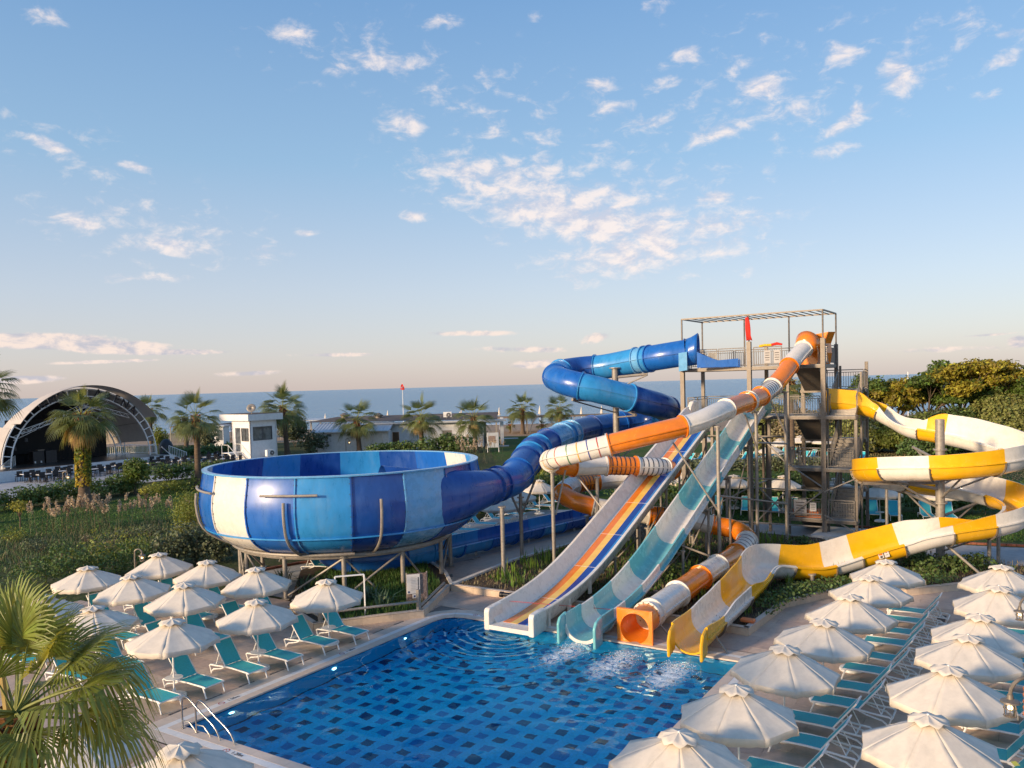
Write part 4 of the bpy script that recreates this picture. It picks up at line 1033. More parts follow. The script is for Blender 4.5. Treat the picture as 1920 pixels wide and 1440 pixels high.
# square mouth at the pool
q0 = OP[-1]; dn = -EB; z_ = .62
mb = MB(); n = 24
c = OR_E + EB * .15 + EZ * .50
sq = []
for i in range(n):
    a = 2 * PI * i / n; x, y = math.cos(a), math.sin(a); k = .66 / max(abs(x), abs(y)); sq.append((x * k, y * k))
V = []
for off_, ptsq in ((0, [(math.cos(2 * PI * i / n) * .53, math.sin(2 * PI * i / n) * .53) for i in range(n)]), (0, sq), (.10, sq), (.16, [(math.cos(2 * PI * i / n) * .52, math.sin(2 * PI * i / n) * .52) for i in range(n)]), (1.1, [(math.cos(2 * PI * i / n) * .50, math.sin(2 * PI * i / n) * .50) for i in range(n)])):
    V += [c + EB * off_ - EZ * 0 + EA * x + EZ * (y + off_ * .12) for x, y in ptsq]
V += [c + EB * 1.1 + EA * math.cos(2 * PI * i / n) * .43 + EZ * (math.sin(2 * PI * i / n) * .43 + .13) for i in range(n)]
F = []
for k in range(4): F += [(k * n + i, k * n + (i + 1) % n, (k + 1) * n + (i + 1) % n, (k + 1) * n + i) for i in range(n)]
F += [(5 * n + i, 5 * n + (i + 1) % n, (i + 1) % n, i) for i in range(n)]
mb.add(V, F); mb.build('square_mouth', M['orange'], orange, smooth=True)
for sd in (-1, 1): strut(orange, c + EB * 1.3 + EA * .35 * sd + EZ * -.1, ab(*toab(c + EB * 1.3 + EA * .75 * sd), .02), .035, 'prop')
for (u, vb, ut, vt, r_) in ((1040, 1077, 1040, 885, .09), (1123, 1060, 1122, 895, .085), (1350, 1080, 1348, 800, .085), (1421, 1035, 1420, 772, .085), (1476, 1020, 1474, 735, .09), (1102, 1010, 1100, 968, .10), (1216, 1045, 1215, 990, .1), (1300, 1032, 1300, 1005, .1)):
    g_ = atz(u, vb); p = nearP(OP, ut, vt); d_ = (Vector((g_.x, g_.y, 0)))
    zt = at(ut, vt, g_.y).z
    column(orange, (g_.x, g_.y), zt, r_, 'column')
    strut(orange, (g_.x, g_.y, zt - .02), (p.x, p.y, p.z - .5), .06, 'bracket')
for a_, b_2 in (((1040, 905), (1060, 870)), ((1350, 960), (1262, 832)), ((1145, 970), (1080, 890)), ((1421, 880), (1398, 775)), ((1476, 830), (1445, 752))):
    pass
def sightstrut(root, A, B, Ya, Yb, r=.045): strut(root, at(*A, Ya), at(*B, Yb), r)
sightstrut(orange, (1042, 965), (1060, 882), 38, 38.5); sightstrut(orange, (1140, 968), (1082, 893), 38.5, 40)
sightstrut(orange, (1349, 962), (1262, 830), 36.8, 37); sightstrut(orange, (1421, 845), (1397, 778), 41.6, 40.5); sightstrut(orange, (1474, 815), (1445, 752), 43.4, 43)
for (A, B, Ya, Yb) in (((1350, 930), (1421, 938), 36.8, 41.6), ((1421, 938), (1476, 945), 41.6, 43.4), ((1350, 1050), (1270, 1020), 36.8, 38), ((1421, 830), (1476, 832), 41.6, 43.4)): sightstrut(orange, A, B, Ya, Yb, .05)

# ---------------------------------------------------------------- straight open slides (rainbow, teal)
def straight_path(E, prof_, step=.2):
    C = [E + EB * s + EZ * z for s, z in prof_]; return catmull(C, step)
RAIN_E = ab(-15.95, 24.75); TEAL_E = ab(-13.1, 24.7)
SL = [(0, .14), (1.2, .20), (2.6, .34), (4.2, .62), (6.0, 1.12), (8.0, 1.82), (10.5, 2.75), (13.5, 3.87), (16, 4.80), (18.0, 5.55), (19.4, 6.12), (20.4, 6.52), (21.2, 6.78), (22.6, 6.86)]
rain = thing('striped_slide', 'white open water slide with orange, yellow and two blue stripes running down its bed', 'water slide', RAIN_E)
RP = straight_path(RAIN_E, SL); rf = upframes(RP)
# the path runs uphill, so the rider's left is +s here
hw = .72
def rain_prof(k):
    w = .62
    return [(-hw - .26, w), (-hw - .10, .16), (-hw, .02), (hw, .02), (hw + .10, .16), (hw + .26, w), (hw + .38, w - .01), (hw + .38, w - .07), (hw + .30, w - .08), (hw + .16, .08), (hw + .06, -.10), (-hw - .06, -.10), (-hw - .16, .08), (-hw - .30, w - .08), (-hw - .38, w - .07), (-hw - .38, w - .01)][::-1]
ixr = cut_idx(RP, [1] * 8)
for q in range(8):
    i0, i1 = ixr[q], ixr[q + 1]
    mb = MB(); sweep(mb, RP[i0:i1 + 1], rf[i0:i1 + 1], rain_prof); o = mb.build('chute_section', M['white'], rain, smooth=True)
    mb = MB(); c = RP[i1]; sweep(mb, [c - rf[i1][0] * .03, c + rf[i1][0] * .03], [rf[i1]] * 2, [(-hw - .06, -.10), (-hw - .06, -.2), (hw + .06, -.2), (hw + .06, -.10)]); mb.build('joint_flange', M['white'], o)
ws = 2 * hw - .16
for k, nme in enumerate(('stripe_orange', 'stripe_yellow', 'stripe_navy', 'stripe_blue')):
    x0 = -hw + .14 + (ws) * k / 4; x1 = x0 + ws / 4
    mb = MB(); sweep(mb, RP[1:-6], rf[1:-6], [(x0, .024), (x1, .024), (x1, .032), (x0, .032)]); mb.build('stripe', M[nme], rain)
for q in range(1, 8):
    c = RP[ixr[q]]; f = rf[ixr[q]]
    mb = MB(); sweep(mb, [c - f[0] * .008, c + f[0] * .008], [f, f], [(-hw + .02, .026), (hw - .02, .026), (hw - .02, .036), (-hw + .02, .036)]); mb.build('joint_line', M['white'], rain)
for sd in (-1, 1):      # thick rounded cheeks at the pool end
    mb = MB(); p = RP[0]; x = sd * (hw + .24)
    pr = [p + EA * x + EB * u_ + EZ * v_ for u_, v_ in ((-.35, -.2), (-.35, .50), (-.28, .62), (.2, .66), (.6, .66), (.6, -.15))]
    mb.add([q_ - EA * .12 for q_ in pr] + [q_ + EA * .12 for q_ in pr], [tuple(reversed(range(6))), tuple(range(6, 12))] + [(i, (i + 1) % 6, 6 + (i + 1) % 6, 6 + i) for i in range(6)]); o = mb.build('end_cheek', M['white'], rain)
    bv = o.modifiers.new('round', 'BEVEL'); bv.width = .05; bv.segments = 2
mb = MB(); mb.box(RP[0] + EB * -.16 + EZ * -.06, (2 * hw + .3, .36, .16), EA, EB, EZ); mb.build('end_lip', M['white'], rain)
mb = MB(); mb.box(RP[0] + EB * -.05 + EZ * .02, (ws * .25, .3, .02), EA, EB, EZ)
# side knees with bolts
for s in (1.2, 2.8, 4.6):
    i = int(s / .2); p = RP[i]
    mb = MB(); mb.box(p + EA * (hw + .2) + EZ * .05, (.09, .16, .55), EA, EB, EZ); mb.build('knee', M['white'], rain)
def legs(root, P, ss, w=.7, zdrop=.12, r=.06):
    for s in ss:
        p = P[min(len(P) - 1, int(s / .2))]
        for sd in (-1, 1):
            q = p + EA * w * sd; column(root, (q.x, q.y), q.z - zdrop, r, 'leg')
        a_, b_3 = p - EA * w, p + EA * w
        strut(root, Vector((a_.x, a_.y, p.z - zdrop - .1)), Vector((b_3.x, b_3.y, p.z - zdrop - .1)), .06, 'crossbar')
        if p.z > 2: strut(root, Vector((a_.x, a_.y, .3)), Vector((b_3.x, b_3.y, p.z - .6)), .035)
legs(rain, RP, (7.2, 10.2, 13.6, 17.0, 20.2), .8)
# entry cheeks
for sd in (-1, 1):
    mb = MB(); p = RP[-8] + EA * sd * (hw + .22)
    pr = [p + EB * u_ + EZ * v_ for u_, v_ in ((0, -.1), (0, .55), (.5, .95), (1.2, 1.0), (1.4, .9), (1.4, -.1))]
    mb.add([q_ - EA * .14 for q_ in pr] + [q_ + EA * .14 for q_ in pr], [tuple(reversed(range(6))), tuple(range(6, 12))] + [(i, (i + 1) % 6, 6 + (i + 1) % 6, 6 + i) for i in range(6)]); o = mb.build('entry_cheek', M['white'], rain)
    bv = o.modifiers.new('round', 'BEVEL'); bv.width = .06; bv.segments = 2

teal = thing('open_slide', 'steep open half-pipe slide with alternating sea green and white sections', 'water slide', TEAL_E)
SL2 = [(s, z + .40) for s, z in SL]
QP = straight_path(TEAL_E, SL2); qf = upframes(QP)
tsec = [(1.2, 'teal'), (1.0, 'white'), (1.7, 'teal'), (1.9, 'white'), (3.0, 'teal'), (3.0, 'white'), (2.6, 'teal'), (3.0, 'white'), (2.2, 'teal'), (3.2, 'white'), (1.4, 'green')]
ixt = cut_idx(QP, [t[0] for t in tsec]); tb = MB()
for q, (l, mn) in enumerate(tsec):
    i0, i1 = ixt[q], ixt[q + 1]
    h = .34 if q else .40
    if q == len(tsec) - 1: h = .75
    mb = MB(); sweep(mb, QP[i0:i1 + 1], qf[i0:i1 + 1], [(x * 1.12, y * .92) for x, y in chute_profile(.56, h, h, .05)]); o = mb.build('chute_section', M[mn], teal, smooth=True)
    f = qf[i0]; c = QP[i0]
    mb = MB(); sweep(mb, [c - f[0] * .03, c + f[0] * .03], [f, f], [(.72 * math.cos(t), .64 * math.sin(t)) for t in np.linspace(PI, 2 * PI, 13)] + [(.60 * math.cos(t), .52 * math.sin(t)) for t in np.linspace(2 * PI, PI, 13)]); mb.build('joint_flange', M['white'], o)
for sd in (-1, 1):
    mb = MB(); p = QP[0]; x = sd * .70
    pr = [p + EA * x + EB * u_ + EZ * v_ for u_, v_ in ((-.45, -.62), (-.45, .12), (-.3, .32), (.15, .42), (.15, -.55))]
    mb.add([q_ - EA * .06 for q_ in pr] + [q_ + EA * .06 for q_ in pr], [tuple(reversed(range(5))), tuple(range(5, 10))] + [(i, (i + 1) % 5, 5 + (i + 1) % 5, 5 + i) for i in range(5)]); o = mb.build('end_cheek', M['teal'], teal)
    bv = o.modifiers.new('round', 'BEVEL'); bv.width = .05; bv.segments = 2
legs(teal, QP, (2.4, 5.2, 8.6, 12.0, 15.5, 19.0), .62, .62)
# tapes strung across the closed slides
for (A, B, Ya, Yb) in (((955, 1127), (1150, 1143), 30.9, 29.8),):
    tg = MB(); tg.cyl(at(*A, Ya), at(*B, Yb), .012, 5); tag(tg.build('barrier_tape', M['band_red']), 'thin red and white barrier tape strung across the striped and sea green slides', 'tape')

# ---------------------------------------------------------------- yellow and white spiral chute
YE = ab(-9.3, 25.0)
yel = thing('spiral_slide', 'yellow and white open spiral chute winding round a thick steel column to the pool', 'water slide', YE)
YC = Vector((19.95, 37.75, 0)); YR = 3.2
YPC = []; WL = []
def yadd(p, hl, hr): YPC.append(Vector(p)); WL.append((hl, hr))
yadd(at(1548, 752, 46.9), .75, .75); yadd(at(1600, 757, 46.4), .75, .75); yadd(at(1640, 764, 45.9), .3, .3); yadd(at(1678, 783, 45.0), .06, .06); yadd(at(1712, 800, 43.6), .35, .06); yadd(at(1760, 809, 42.6), .92, .06); yadd(at(1810, 819, 41.6), .95, .06); yadd(at(1860, 832, 40.3), .9, .06); yadd(at(1905, 845, 38.6), .8, .06)
def yh(deg, z, hl=.55, hr=.05): yadd((YC.x + YR * math.cos(rad(deg)), YC.y + YR * math.sin(rad(deg)), z), hl, hr)
yh(-12, 5.42, .7); yh(-38, 5.34, .62); yh(-65, 5.24, .58); yh(-90, 5.12, .55); yh(-115, 5.0, .52); yh(-145, 4.88, .5); yh(-175, 4.66, .5)
yh(155, 4.38, .5); yh(125, 4.02, .5); yh(95, 3.66, .6); yh(65, 3.42, .7); yh(35, 3.22, .75); yh(5, 3.05, .7); yh(-25, 2.86, .62); yh(-55, 2.68, .58)
yh(-78, 2.52, .52, .05)
yadd(at(1757, 998, 34.5), .3, .5); yadd(at(1703, 1013, 34.8), .05, .75); yadd(at(1617, 1037, 35.1), .05, .8); yadd(at(1532, 1060, 34.9), .05, .8)
def yl(s, z, hl, hr):
    p = YE + EB * s; yadd((p.x, p.y, z), hl, hr)
yl(9.4, 1.12, .05, .75); yl(7.0, .95, .10, .65); yl(5.0, .85, .4, .5); yl(3.2, .78, .40, .4); yl(1.6, .74, .2, .3); yl(0, .66, .38, .38)
YP = catmull(YPC, .16); yf = upframes(YP)
# wall heights carried over from the control points by nearest arc length
cs = [0.]
for p, q in zip(YPC, YPC[1:]): cs.append(cs[-1] + (q - p).length)
cs = [c / cs[-1] for c in cs]
def wall(k):
    f = k / (len(YP) - 1); j = 0
    while j < len(cs) - 2 and cs[j + 1] < f: j += 1
    t = (f - cs[j]) / (cs[j + 1] - cs[j]); t = max(0, min(1, t)); t = t * t * (3 - 2 * t)
    return WL[j][0] + (WL[j + 1][0] - WL[j][0]) * t, WL[j][1] + (WL[j + 1][1] - WL[j][1]) * t
ysec = [(l, 'yellow' if k % 2 == 0 else 'white') for k, l in enumerate((2.9, 2.6, .85, 4.2, 2.6, 2.5, 2.3, 1.9, 2.4, 3.2, 1.6, 2.6, 2.0, 3.25, 1.6, 1.7, 1.8, 1.3, 1.9, 2.4, 2.8, 3.0, 1.6))]
ixy = cut_idx(YP, [s[0] for s in ysec]); yb = MB()
for q, (l, mn) in enumerate(ysec):
    i0, i1 = ixy[q], ixy[q + 1]
    mb = MB(); sweep(mb, YP[i0:i1 + 1], yf[i0:i1 + 1], lambda k, i0=i0: chute_profile(.57, *wall(i0 + k), .045)); o = mb.build('chute_section', M[mn], yel, smooth=True)
    f = yf[i1]; c = YP[i1]
    if q < len(ysec) - 1:
        mb = MB(); sweep(mb, [c - f[0] * .022, c + f[0] * .022], [f, f], [(.70 * math.cos(t), .70 * math.sin(t)) for t in np.linspace(PI * 1.02, 1.98 * PI, 15)] + [(.58 * math.cos(t), .58 * math.sin(t)) for t in np.linspace(1.98 * PI, 1.02 * PI, 15)]); mb.build('joint_flange', M['steel'], o)
        for t in np.linspace(PI * 1.06, 1.94 * PI, 11): yb.box(c + (f[1] * math.cos(t) + f[2] * math.sin(t)) * .66 - f[0] * .04, (.035, .035, .035))
yb.build('bolts', M['bolt'], yel, kind='stuff')
for sd in (-1, 1):
    mb = MB(); p = YP[-1]; x = sd * .55
    pr = [p + EA * x + EB * u_ + EZ * v_ for u_, v_ in ((-.5, -.66), (-.5, -.1), (-.35, .2), (.05, .38), (.05, -.5))]
    mb.add([q_ - EA * .05 for q_ in pr] + [q_ + EA * .05 for q_ in pr], [tuple(reversed(range(5))), tuple(range(5, 10))] + [(i, (i + 1) % 5, 5 + (i + 1) % 5, 5 + i) for i in range(5)]); o = mb.build('end_cheek', M['yellow'], yel)
    o.modifiers.new('round', 'BEVEL').width = .04
mb = MB(); mb.cyl((YC.x, YC.y, -.1), (YC.x, YC.y, 6.85), .20, 20); mb.build('mast', M['steel_light'], yel, smooth=True)
for z_ in (2.9, 5.4):
    mb = MB(); mb.cyl((YC.x, YC.y, z_), (YC.x, YC.y, z_ + .07), .30, 20); mb.build('mast_collar', M['steel_light'], yel)
def ytube(A, B, r=.07): strut(yel, A, B, r, 'arm')
for deg, z_, zz in ((85, 4.9, 5.3), (10, 4.6, 5.0), (-60, 4.2, 4.65), (-100, 4.0, 4.5), (-160, 3.6, 4.2), (95, 2.7, 3.1), (30, 2.3, 2.65), (-30, 1.8, 2.3), (-75, 1.5, 1.95)):
    d_ = Vector((math.cos(rad(deg)), math.sin(rad(deg)), 0))
    ytube(YC + d_ * .18 + EZ * z_, YC + d_ * (YR - .1) + EZ * zz); ytube(YC + d_ * .18 + EZ * (z_ - .8), YC + d_ * (YR - .4) + EZ * (zz - .03), .045)
for (u, vb, vt) in ((1663, 999, 905), (1687, 995, 915), (1855, 1072, 1003), (1872, 1054, 990), (1629, 1065, 1050), (1523, 1103, 1077), (1690, 1052, 1030)):
    g_ = atz(u, vb); column(yel, (g_.x, g_.y), at(u, vt, g_.y).z, .085, 'column')
mb = MB(); A, B = atz(1663, 905, 3.95), atz(1795, 905, 3.9)
A = at(1618, 906, 37.5); B = at(1760, 905, 36.8); mb.bar(A, B, .14, .14); mb.build('arm', M['steel'], yel)
A = at(1625, 900, 39); B = at(1765, 894, 38); mb = MB(); mb.bar(A, B, .1, .1); mb.build('arm', M['steel'], yel)
strut(yel, at(1768, 1016, 35), at(1840, 1078, 34.2), .06)
strut(yel, YE + EB * 1.0 + EA * .5 + EZ * .5, YE + EB * .8 + EA * 1.0, .04, 'prop')
# notice stickers on the chute
def decal(P3, right, up, w, h, mat, parts=()):
    pass
i = min(range(len(YP)), key=lambda k: (YP[k] - at(1645, 1028, 35.0)).length)
f = yf[i]; sidev = -f[1]
nt_ = -f[0]
base_ = YP[i] + sidev * .65 - f[2] * .14
for k, (w_, cols) in enumerate(((.20, (('stripe_orange', .0, .05, .13, .07), ('ink', -.0, -.06, .10, .08))), (.20, (('redink', .0, .08, .04, .05), ('ink', 0, -.03, .11, .012))))):
    c = base_ - nt_ * (.12 - .24 * k) * -1
    c = base_ + f[0] * (.12 - .24 * k)
    mb = MB(); mb.box(c, (.20, .012, .26), f[0], sidev, f[2]); o = mb.build('notice', M['board'], yel)
    for (mn, x, y, w2, h2) in cols:
        mb = MB(); mb.box(c + sidev * .009 + f[0] * x + f[2] * y, (w2, .006, h2), f[0], sidev, f[2]); mb.build('print', M[mn], o)
# ================================================================== TOWER
TA0, TA1, TB0, TB1 = -17.9, -9.67, 47.75, 51.45
tower = thing('slide_tower', 'tall grey steel slide tower with stairs, railed platforms and an open roof frame', 'slide tower', ab(TA1, TB0))
Z1, Z2 = 9.70, 6.80
def post(a, b, z1, w=.17, z0=-.05, name='post', mat='steel'):
    mb = MB(); mb.box(ab(a, b, (z0 + z1) / 2), (w, w, z1 - z0), EA, EB, EZ); mb.build(name, M[mat], tower)
for a in (TA0, -13.8, TA1): post(a, TB0, Z1 + 1.45, .24)
for a in (TA0, -13.8, -11.6, TA1): post(a, TB1, Z1 + 1.2, .20)
post(-11.62, TB0 + .05, Z1 - .2, .14); post(-8.0, TB0 + .1, Z2 - .1, .15); post(-8.0, TB1, Z1 + .1, .17); post(-8.0, TB1 - 1.9, Z2 + 2.4, .10); post(-9.45, TB1, Z1 - .1, .12); post(-9.5, TB0 + .3, Z1 - 1.4, .10)
for a, b in ((-16.2, TB0 + .3), (-15.0, TB1), (-12.8, TB0 + .4)): post(a, b, Z2 - .1, .16)
def beam(p, q, w=.12, h=.2, name='beam', mat='steel'):
    mb = MB(); mb.bar(p, q, w, h); return mb.build(name, M[mat], tower)
def platform(a0, a1, b0, b1, z):
    mb = MB(); mb.box(ab((a0 + a1) / 2, (b0 + b1) / 2, z - .03), (a1 - a0, b1 - b0, .05), EA, EB, EZ); o = mb.build('platform', M['deckplate'], tower)
    for p, q in ((ab(a0, b0), ab(a1, b0)), (ab(a1, b0), ab(a1, b1)), (ab(a1, b1), ab(a0, b1)), (ab(a0, b1), ab(a0, b0))):
        mb = MB(); mb.bar(p + EZ * (z - .13), q + EZ * (z - .13), .09, .16); mb.build('edge_beam', M['steel'], o)
    n = int((a1 - a0) / 1.1)
    for i in range(1, n):
        a = a0 + (a1 - a0) * i / n; mb = MB(); mb.bar(ab(a, b0 + .1, z - .14), ab(a, b1 - .1, z - .14), .07, .12); mb.build('joist', M['steel'], o)
platform(TA0, TA1, TB0, TB1, Z1); platform(TA0 + .2, TA1, TB0, TB1, Z2)
platform(-11.6, TA1, TB0, TB0 + 1.0, 3.85); platform(-11.6, TA1, TB0, TB0 + 1.0, .95)
LAND = [(8.25,), (5.33,), (2.4,)]
for (z,) in LAND: platform(-11.6, -8.0, TB1 - .6, TB1 + .35, z)
for z in (Z2, 3.85, .95): platform(TA1 + .02, -8.0, TB0 - .1, TB0 + .75, z)
def rail_panel(p, q, z, h=1.1, gap=.13, root=tower, mat='steel_light', frame=True):
    P, Q = p + EZ * z, q + EZ * z; L = (Q - P).length; d = (Q - P) / L
    mb = MB(); mb.cyl(P + EZ * h, Q + EZ * h, .028, 6); mb.cyl(P + EZ * (h - .14), Q + EZ * (h - .14), .02, 6); mb.cyl(P + EZ * .10, Q + EZ * .10, .02, 6)
    for e in (P, Q): mb.cyl(e, e + EZ * h, .026, 6)
    o = mb.build('rail_panel', M[mat], root)
    bm = MB(); n = max(2, int(L / gap))
    for i in range(1, n): bm.bar(P + d * (L * i / n) + EZ * .1, P + d * (L * i / n) + EZ * (h - .14), .022, .022)
    bm.build('balusters', M[mat], o, kind='stuff')
def rails(pts, z, h=1.1):
    for p, q in zip(pts, pts[1:]):
        L = (q - p).length; n = max(1, round(L / 1.9))
        for i in range(n): rail_panel(p.lerp(q, (i + .03) / n), p.lerp(q, (i + .97) / n), z, h)
rails([ab(-17.4, TB0 + .06), ab(-14.0, TB0 + .06)], Z1); rails([ab(-13.6, TB0 + .06), ab(-11.9, TB0 + .06)], Z1)
rails([ab(TA0 + .1, TB0 + 2.6), ab(TA0 + .1, TB1 - .06), ab(-11.8, TB1 - .06)], Z1); rails([ab(TA1 - .06, TB0 + .2), ab(TA1 - .06, TB1 - .2)], Z1)
rails([ab(-17.6, TB0 + .06), ab(-17.2, TB0 + .06)], Z2); rails([ab(TA0 + .25, TB0 + .1), ab(TA0 + .25, TB1 - .06), ab(-11.8, TB1 - .06)], Z2)
rails([ab(-12.2, TB0 + .06), ab(-9.8, TB0 + .06)], Z2); rails([ab(-8.05, TB1 - .6), ab(-8.05, TB1 + .3), ab(-11.5, TB1 + .3)], 8.25)
for z in (3.85, .95): rails([ab(-11.55, TB0 + .9), ab(-11.55, TB0 + .06), ab(-9.8, TB0 + .06)], z); rails([ab(-9.5, TB0 - .05), ab(-8.05, TB0 - .05)], z)
for z in (5.33, 2.4): rails([ab(-8.05, TB1 - .6), ab(-8.05, TB1 + .3), ab(-11.5, TB1 + .3), ab(-11.5, TB1 - .5)], z)
# flights of stairs: each a part with its treads, strings and railings below it
def flight(a0, a1, b0, z0, b1, z1, n=8):
    P0, P1 = ab((a0 + a1) / 2, b0, z0), ab((a0 + a1) / 2, b1, z1)
    mb = MB(); d = (P1 - P0).normalized(); nrm = EA.cross(d)
    if nrm.z < 0: nrm = -nrm
    mb.box((P0 + P1) / 2 - nrm * .10, (a1 - a0 - .06, (P1 - P0).length, .02), EA, d, nrm); o = mb.build('stair_flight', M['dark_steel'], tower)
    for i in range(n):
        p = P0.lerp(P1, (i + .5) / n); mb = MB(); mb.box(p, (a1 - a0 - .06, abs(b1 - b0) / n * 1.05, .03), EA, EB, EZ)
        mb.box(p - EZ * (abs(z1 - z0) / n / 2 + .002) + EB * ((b1 - b0) / n * -.5), (a1 - a0 - .07, .02, abs(z1 - z0) / n - .03), EA, EB, EZ); mb.build('stair_tread', M['steel_light'], o)
    for a in (a0, a1):
        mb = MB(); mb.bar(ab(a, b0, z0), ab(a, b1, z1), .04, .22); mb.build('stringer', M['steel'], o)
        mb = MB(); mb.cyl(ab(a, b0, z0 + 1.0), ab(a, b1, z1 + 1.0), .026, 6); mb.cyl(ab(a, b0, z0 + .86), ab(a, b1, z1 + .86), .018, 6); mb.build('handrail', M['steel_light'], o)
        mb = MB()
        for i in range(1, 14):
            f = i / 14; p = ab(a, b0 + (b1 - b0) * f, z0 + (z1 - z0) * f); mb.bar(p + EZ * .1, p + EZ * .86, .02, .02)
        mb.build('balusters', M['steel_light'], o, kind='stuff')
for zt, zl, zb in ((9.7, 8.25, 6.8), (6.8, 5.33, 3.85), (3.85, 2.4, .95)):
    flight(-11.35, -10.05, TB1 - .6, zl, TB0 + (1.0 if zt < 6 else .35), zt)
    flight(-9.5, -8.1, TB0 + .75, zb, TB1 - .6, zl)
flight(-11.35, -10.05, TB1 - .9, 0.05, TB0 + 1.0, .95, 5)
# roof frame
RF = 12.72
cr = [ab(TA0, TB0, RF), ab(TA1, TB0, RF), ab(TA1, TB1, RF), ab(TA0, TB1, RF)]
for p, q in zip(cr, cr[1:] + cr[:1]): beam(p, q, .08, .08, 'roof_beam')
for i in range(1, 18):
    a = TA0 + (TA1 - TA0) * i / 18; mb = MB(); mb.bar(ab(a, TB0, RF + .02), ab(a, TB1, RF + .02), .05, .05); mb.build('crossbar', M['steel'], tower)
for a, b in ((TA0, TB0), (-13.8, TB0), (TA1, TB0), (TA1, TB1), (TA0, TB1), (-15.15, TB1), (-12.4, TB1)):
    mb = MB(); mb.cyl(ab(a, b, Z1), ab(a, b, RF), .05, 8); mb.build('roof_post', M['steel'], tower)
# diagonal bracing
for p, q in ((ab(-13.8, TB0, 6.2), ab(-11.6, TB0, 3.9)), (ab(-13.8, TB0, 3.0), ab(-11.6, TB0, .9)), (ab(-11.6, TB0 - .08, 1.0), ab(TA1, TB0 - .08, 2.6)), (ab(-11.6, TB0 - .08, 4.0), ab(TA1, TB0 - .08, 2.7)), (ab(TA0, TB0, .3), ab(-13.8, TB0, 2.6)), (ab(-13.8, TB0, .2), ab(-11.6, TB0, 2.6)), (ab(TA1, TB0 - .1, 2.5), ab(-8.0, TB0, 3.3)), (ab(TA1, TB0 - .1, 1.2), ab(-8.0, TB0, .3))):
    mb = MB(); mb.cyl(p, q, .045, 8); mb.build('brace', M['steel_light'], tower)
for z, a0, a1 in ((5.6, TA0, -11.6), (3.1, TA0, -11.6), (2.55, -13.8, TA1), (1.2, -13.8, TA1), (.5, TA0, TA1)):
    mb = MB(); mb.cyl(ab(a0, TB0 - .05, z), ab(a1, TB0 - .05, z), .045, 8); mb.build('tie', M['steel_light'], tower)
for z in (5.3, 2.6):
    for a in (TA0, -13.8): mb = MB(); mb.cyl(ab(a, TB0, z), ab(a, TB1, z), .045, 8); mb.build('tie', M['steel_light'], tower)
mb = MB(); mb.box(ab(-8.6, TB0 + .4, .05), (3.2, 3.2, .30), EA, EB, EZ); mb.build('plinth', M['kerbwhite'], tower)
mb = MB(); mb.cyl(ab(-13.95, TB1 - .4, -.05), ab(-13.95, TB1 - .4, 6.1), .09, 10); mb.cyl(ab(-13.95, TB1 - .4, 6.1), ab(-14.5, TB1 - .4, 6.25), .09, 10); mb.build('water_pipe', M['dark_steel'], tower, smooth=True)
M['greyboard'] = pm('grey_printed_board', (.40, .38, .37), .6, .1, 4)
# notices tied to the railings
def notice(a, b, z, w, h, mat, root=tower, face=-1):
    mb = MB(); mb.box(ab(a, b, z), (w, .02, h), EA, EB, EZ); o = mb.build('notice', M[mat], root)
    for k in range(4):
        mb = MB(); mb.box(ab(a, b - .013, z + h * (.3 - .18 * k)), (w * (.7 - .1 * (k % 2)), .004, h * .05), EA, EB, EZ); mb.build('print', M['ink'], o)
notice(-16.0, TB0 + .01, Z1 + .72, .55, .38, 'deckplate'); notice(-12.75, TB0 + .01, Z1 + .52, .36, .75, 'greyboard'); notice(-12.2, TB0 + .01, Z1 + .52, .36, .75, 'greyboard')
notice(-11.0, TB0 + .01, Z1 + .75, .5, .6, 'deckplate'); notice(-11.0, TB0 + .0, 1.55, .7, .9, 'greyboard'); notice(-10.3, TB0 + .0, 1.6, .35, .5, 'board'); notice(TA1 - .03, TB0 + .9, Z1 + .6, .1, .8, 'board')
mb = MB()
W_ = [ab(-13.82, TB0 - .06, 12.62), ab(-13.84, TB0 - .10, 12.2), ab(-13.80, TB0 - .05, 11.8), ab(-13.74, TB0 - .12, 11.25), ab(-13.58, TB0 - .06, 11.2), ab(-13.64, TB0 - .16, 11.5), ab(-13.68, TB0 - .05, 11.9), ab(-13.70, TB0 - .12, 12.3), ab(-13.98, TB0 - .06, 12.55), ab(-13.98, TB0 - .08, 11.9), ab(-13.92, TB0 - .10, 11.2)]
mb.add(W_, [(0, 7, 1, 8), (1, 7, 6, 2), (2, 6, 5, 3), (3, 5, 4), (8, 1, 9), (9, 1, 2, 10), (10, 2, 3)])
fl = mb.build('safety_flag', M['red'], smooth=True); tag(fl, 'limp red flag hanging from the roof post of the slide tower', 'flag'); s_ = fl.modifiers.new('cloth', 'SOLIDIFY'); s_.thickness = .012
rt = thing('rescue_tube', 'red and yellow rescue tube lying on the top railing of the tower', 'rescue tube', ab(-12.6, TB0, Z1 + 1.15))
mb = MB(); mb.tube([ab(-13.2, TB0 + .05, Z1 + 1.16), ab(-12.9, TB0 - .02, Z1 + 1.2), ab(-12.5, TB0, Z1 + 1.2)], .07, 8); mb.build('yellow_half', M['yellow'], rt, smooth=True)
mb = MB(); mb.tube([ab(-12.5, TB0, Z1 + 1.2), ab(-12.2, TB0 + .02, Z1 + 1.26), ab(-11.9, TB0, Z1 + 1.2)], [.075, .085, .05], 8); mb.build('red_half', M['red'], rt, smooth=True)
mats_ = thing('foam_mats', 'stack of orange foam riding mats on the lowest landing of the tower', 'riding mats', ab(-10.7, TB0 + .5, .95))
for k in range(4):
    mb = MB(); mb.box(ab(-10.7 + random.uniform(-.1, .1), TB0 + .55, 1.0 + .11 * k), (1.45, .6, .10), EA, EB, EZ); mb.build('mat', M['ringorange'], mats_)

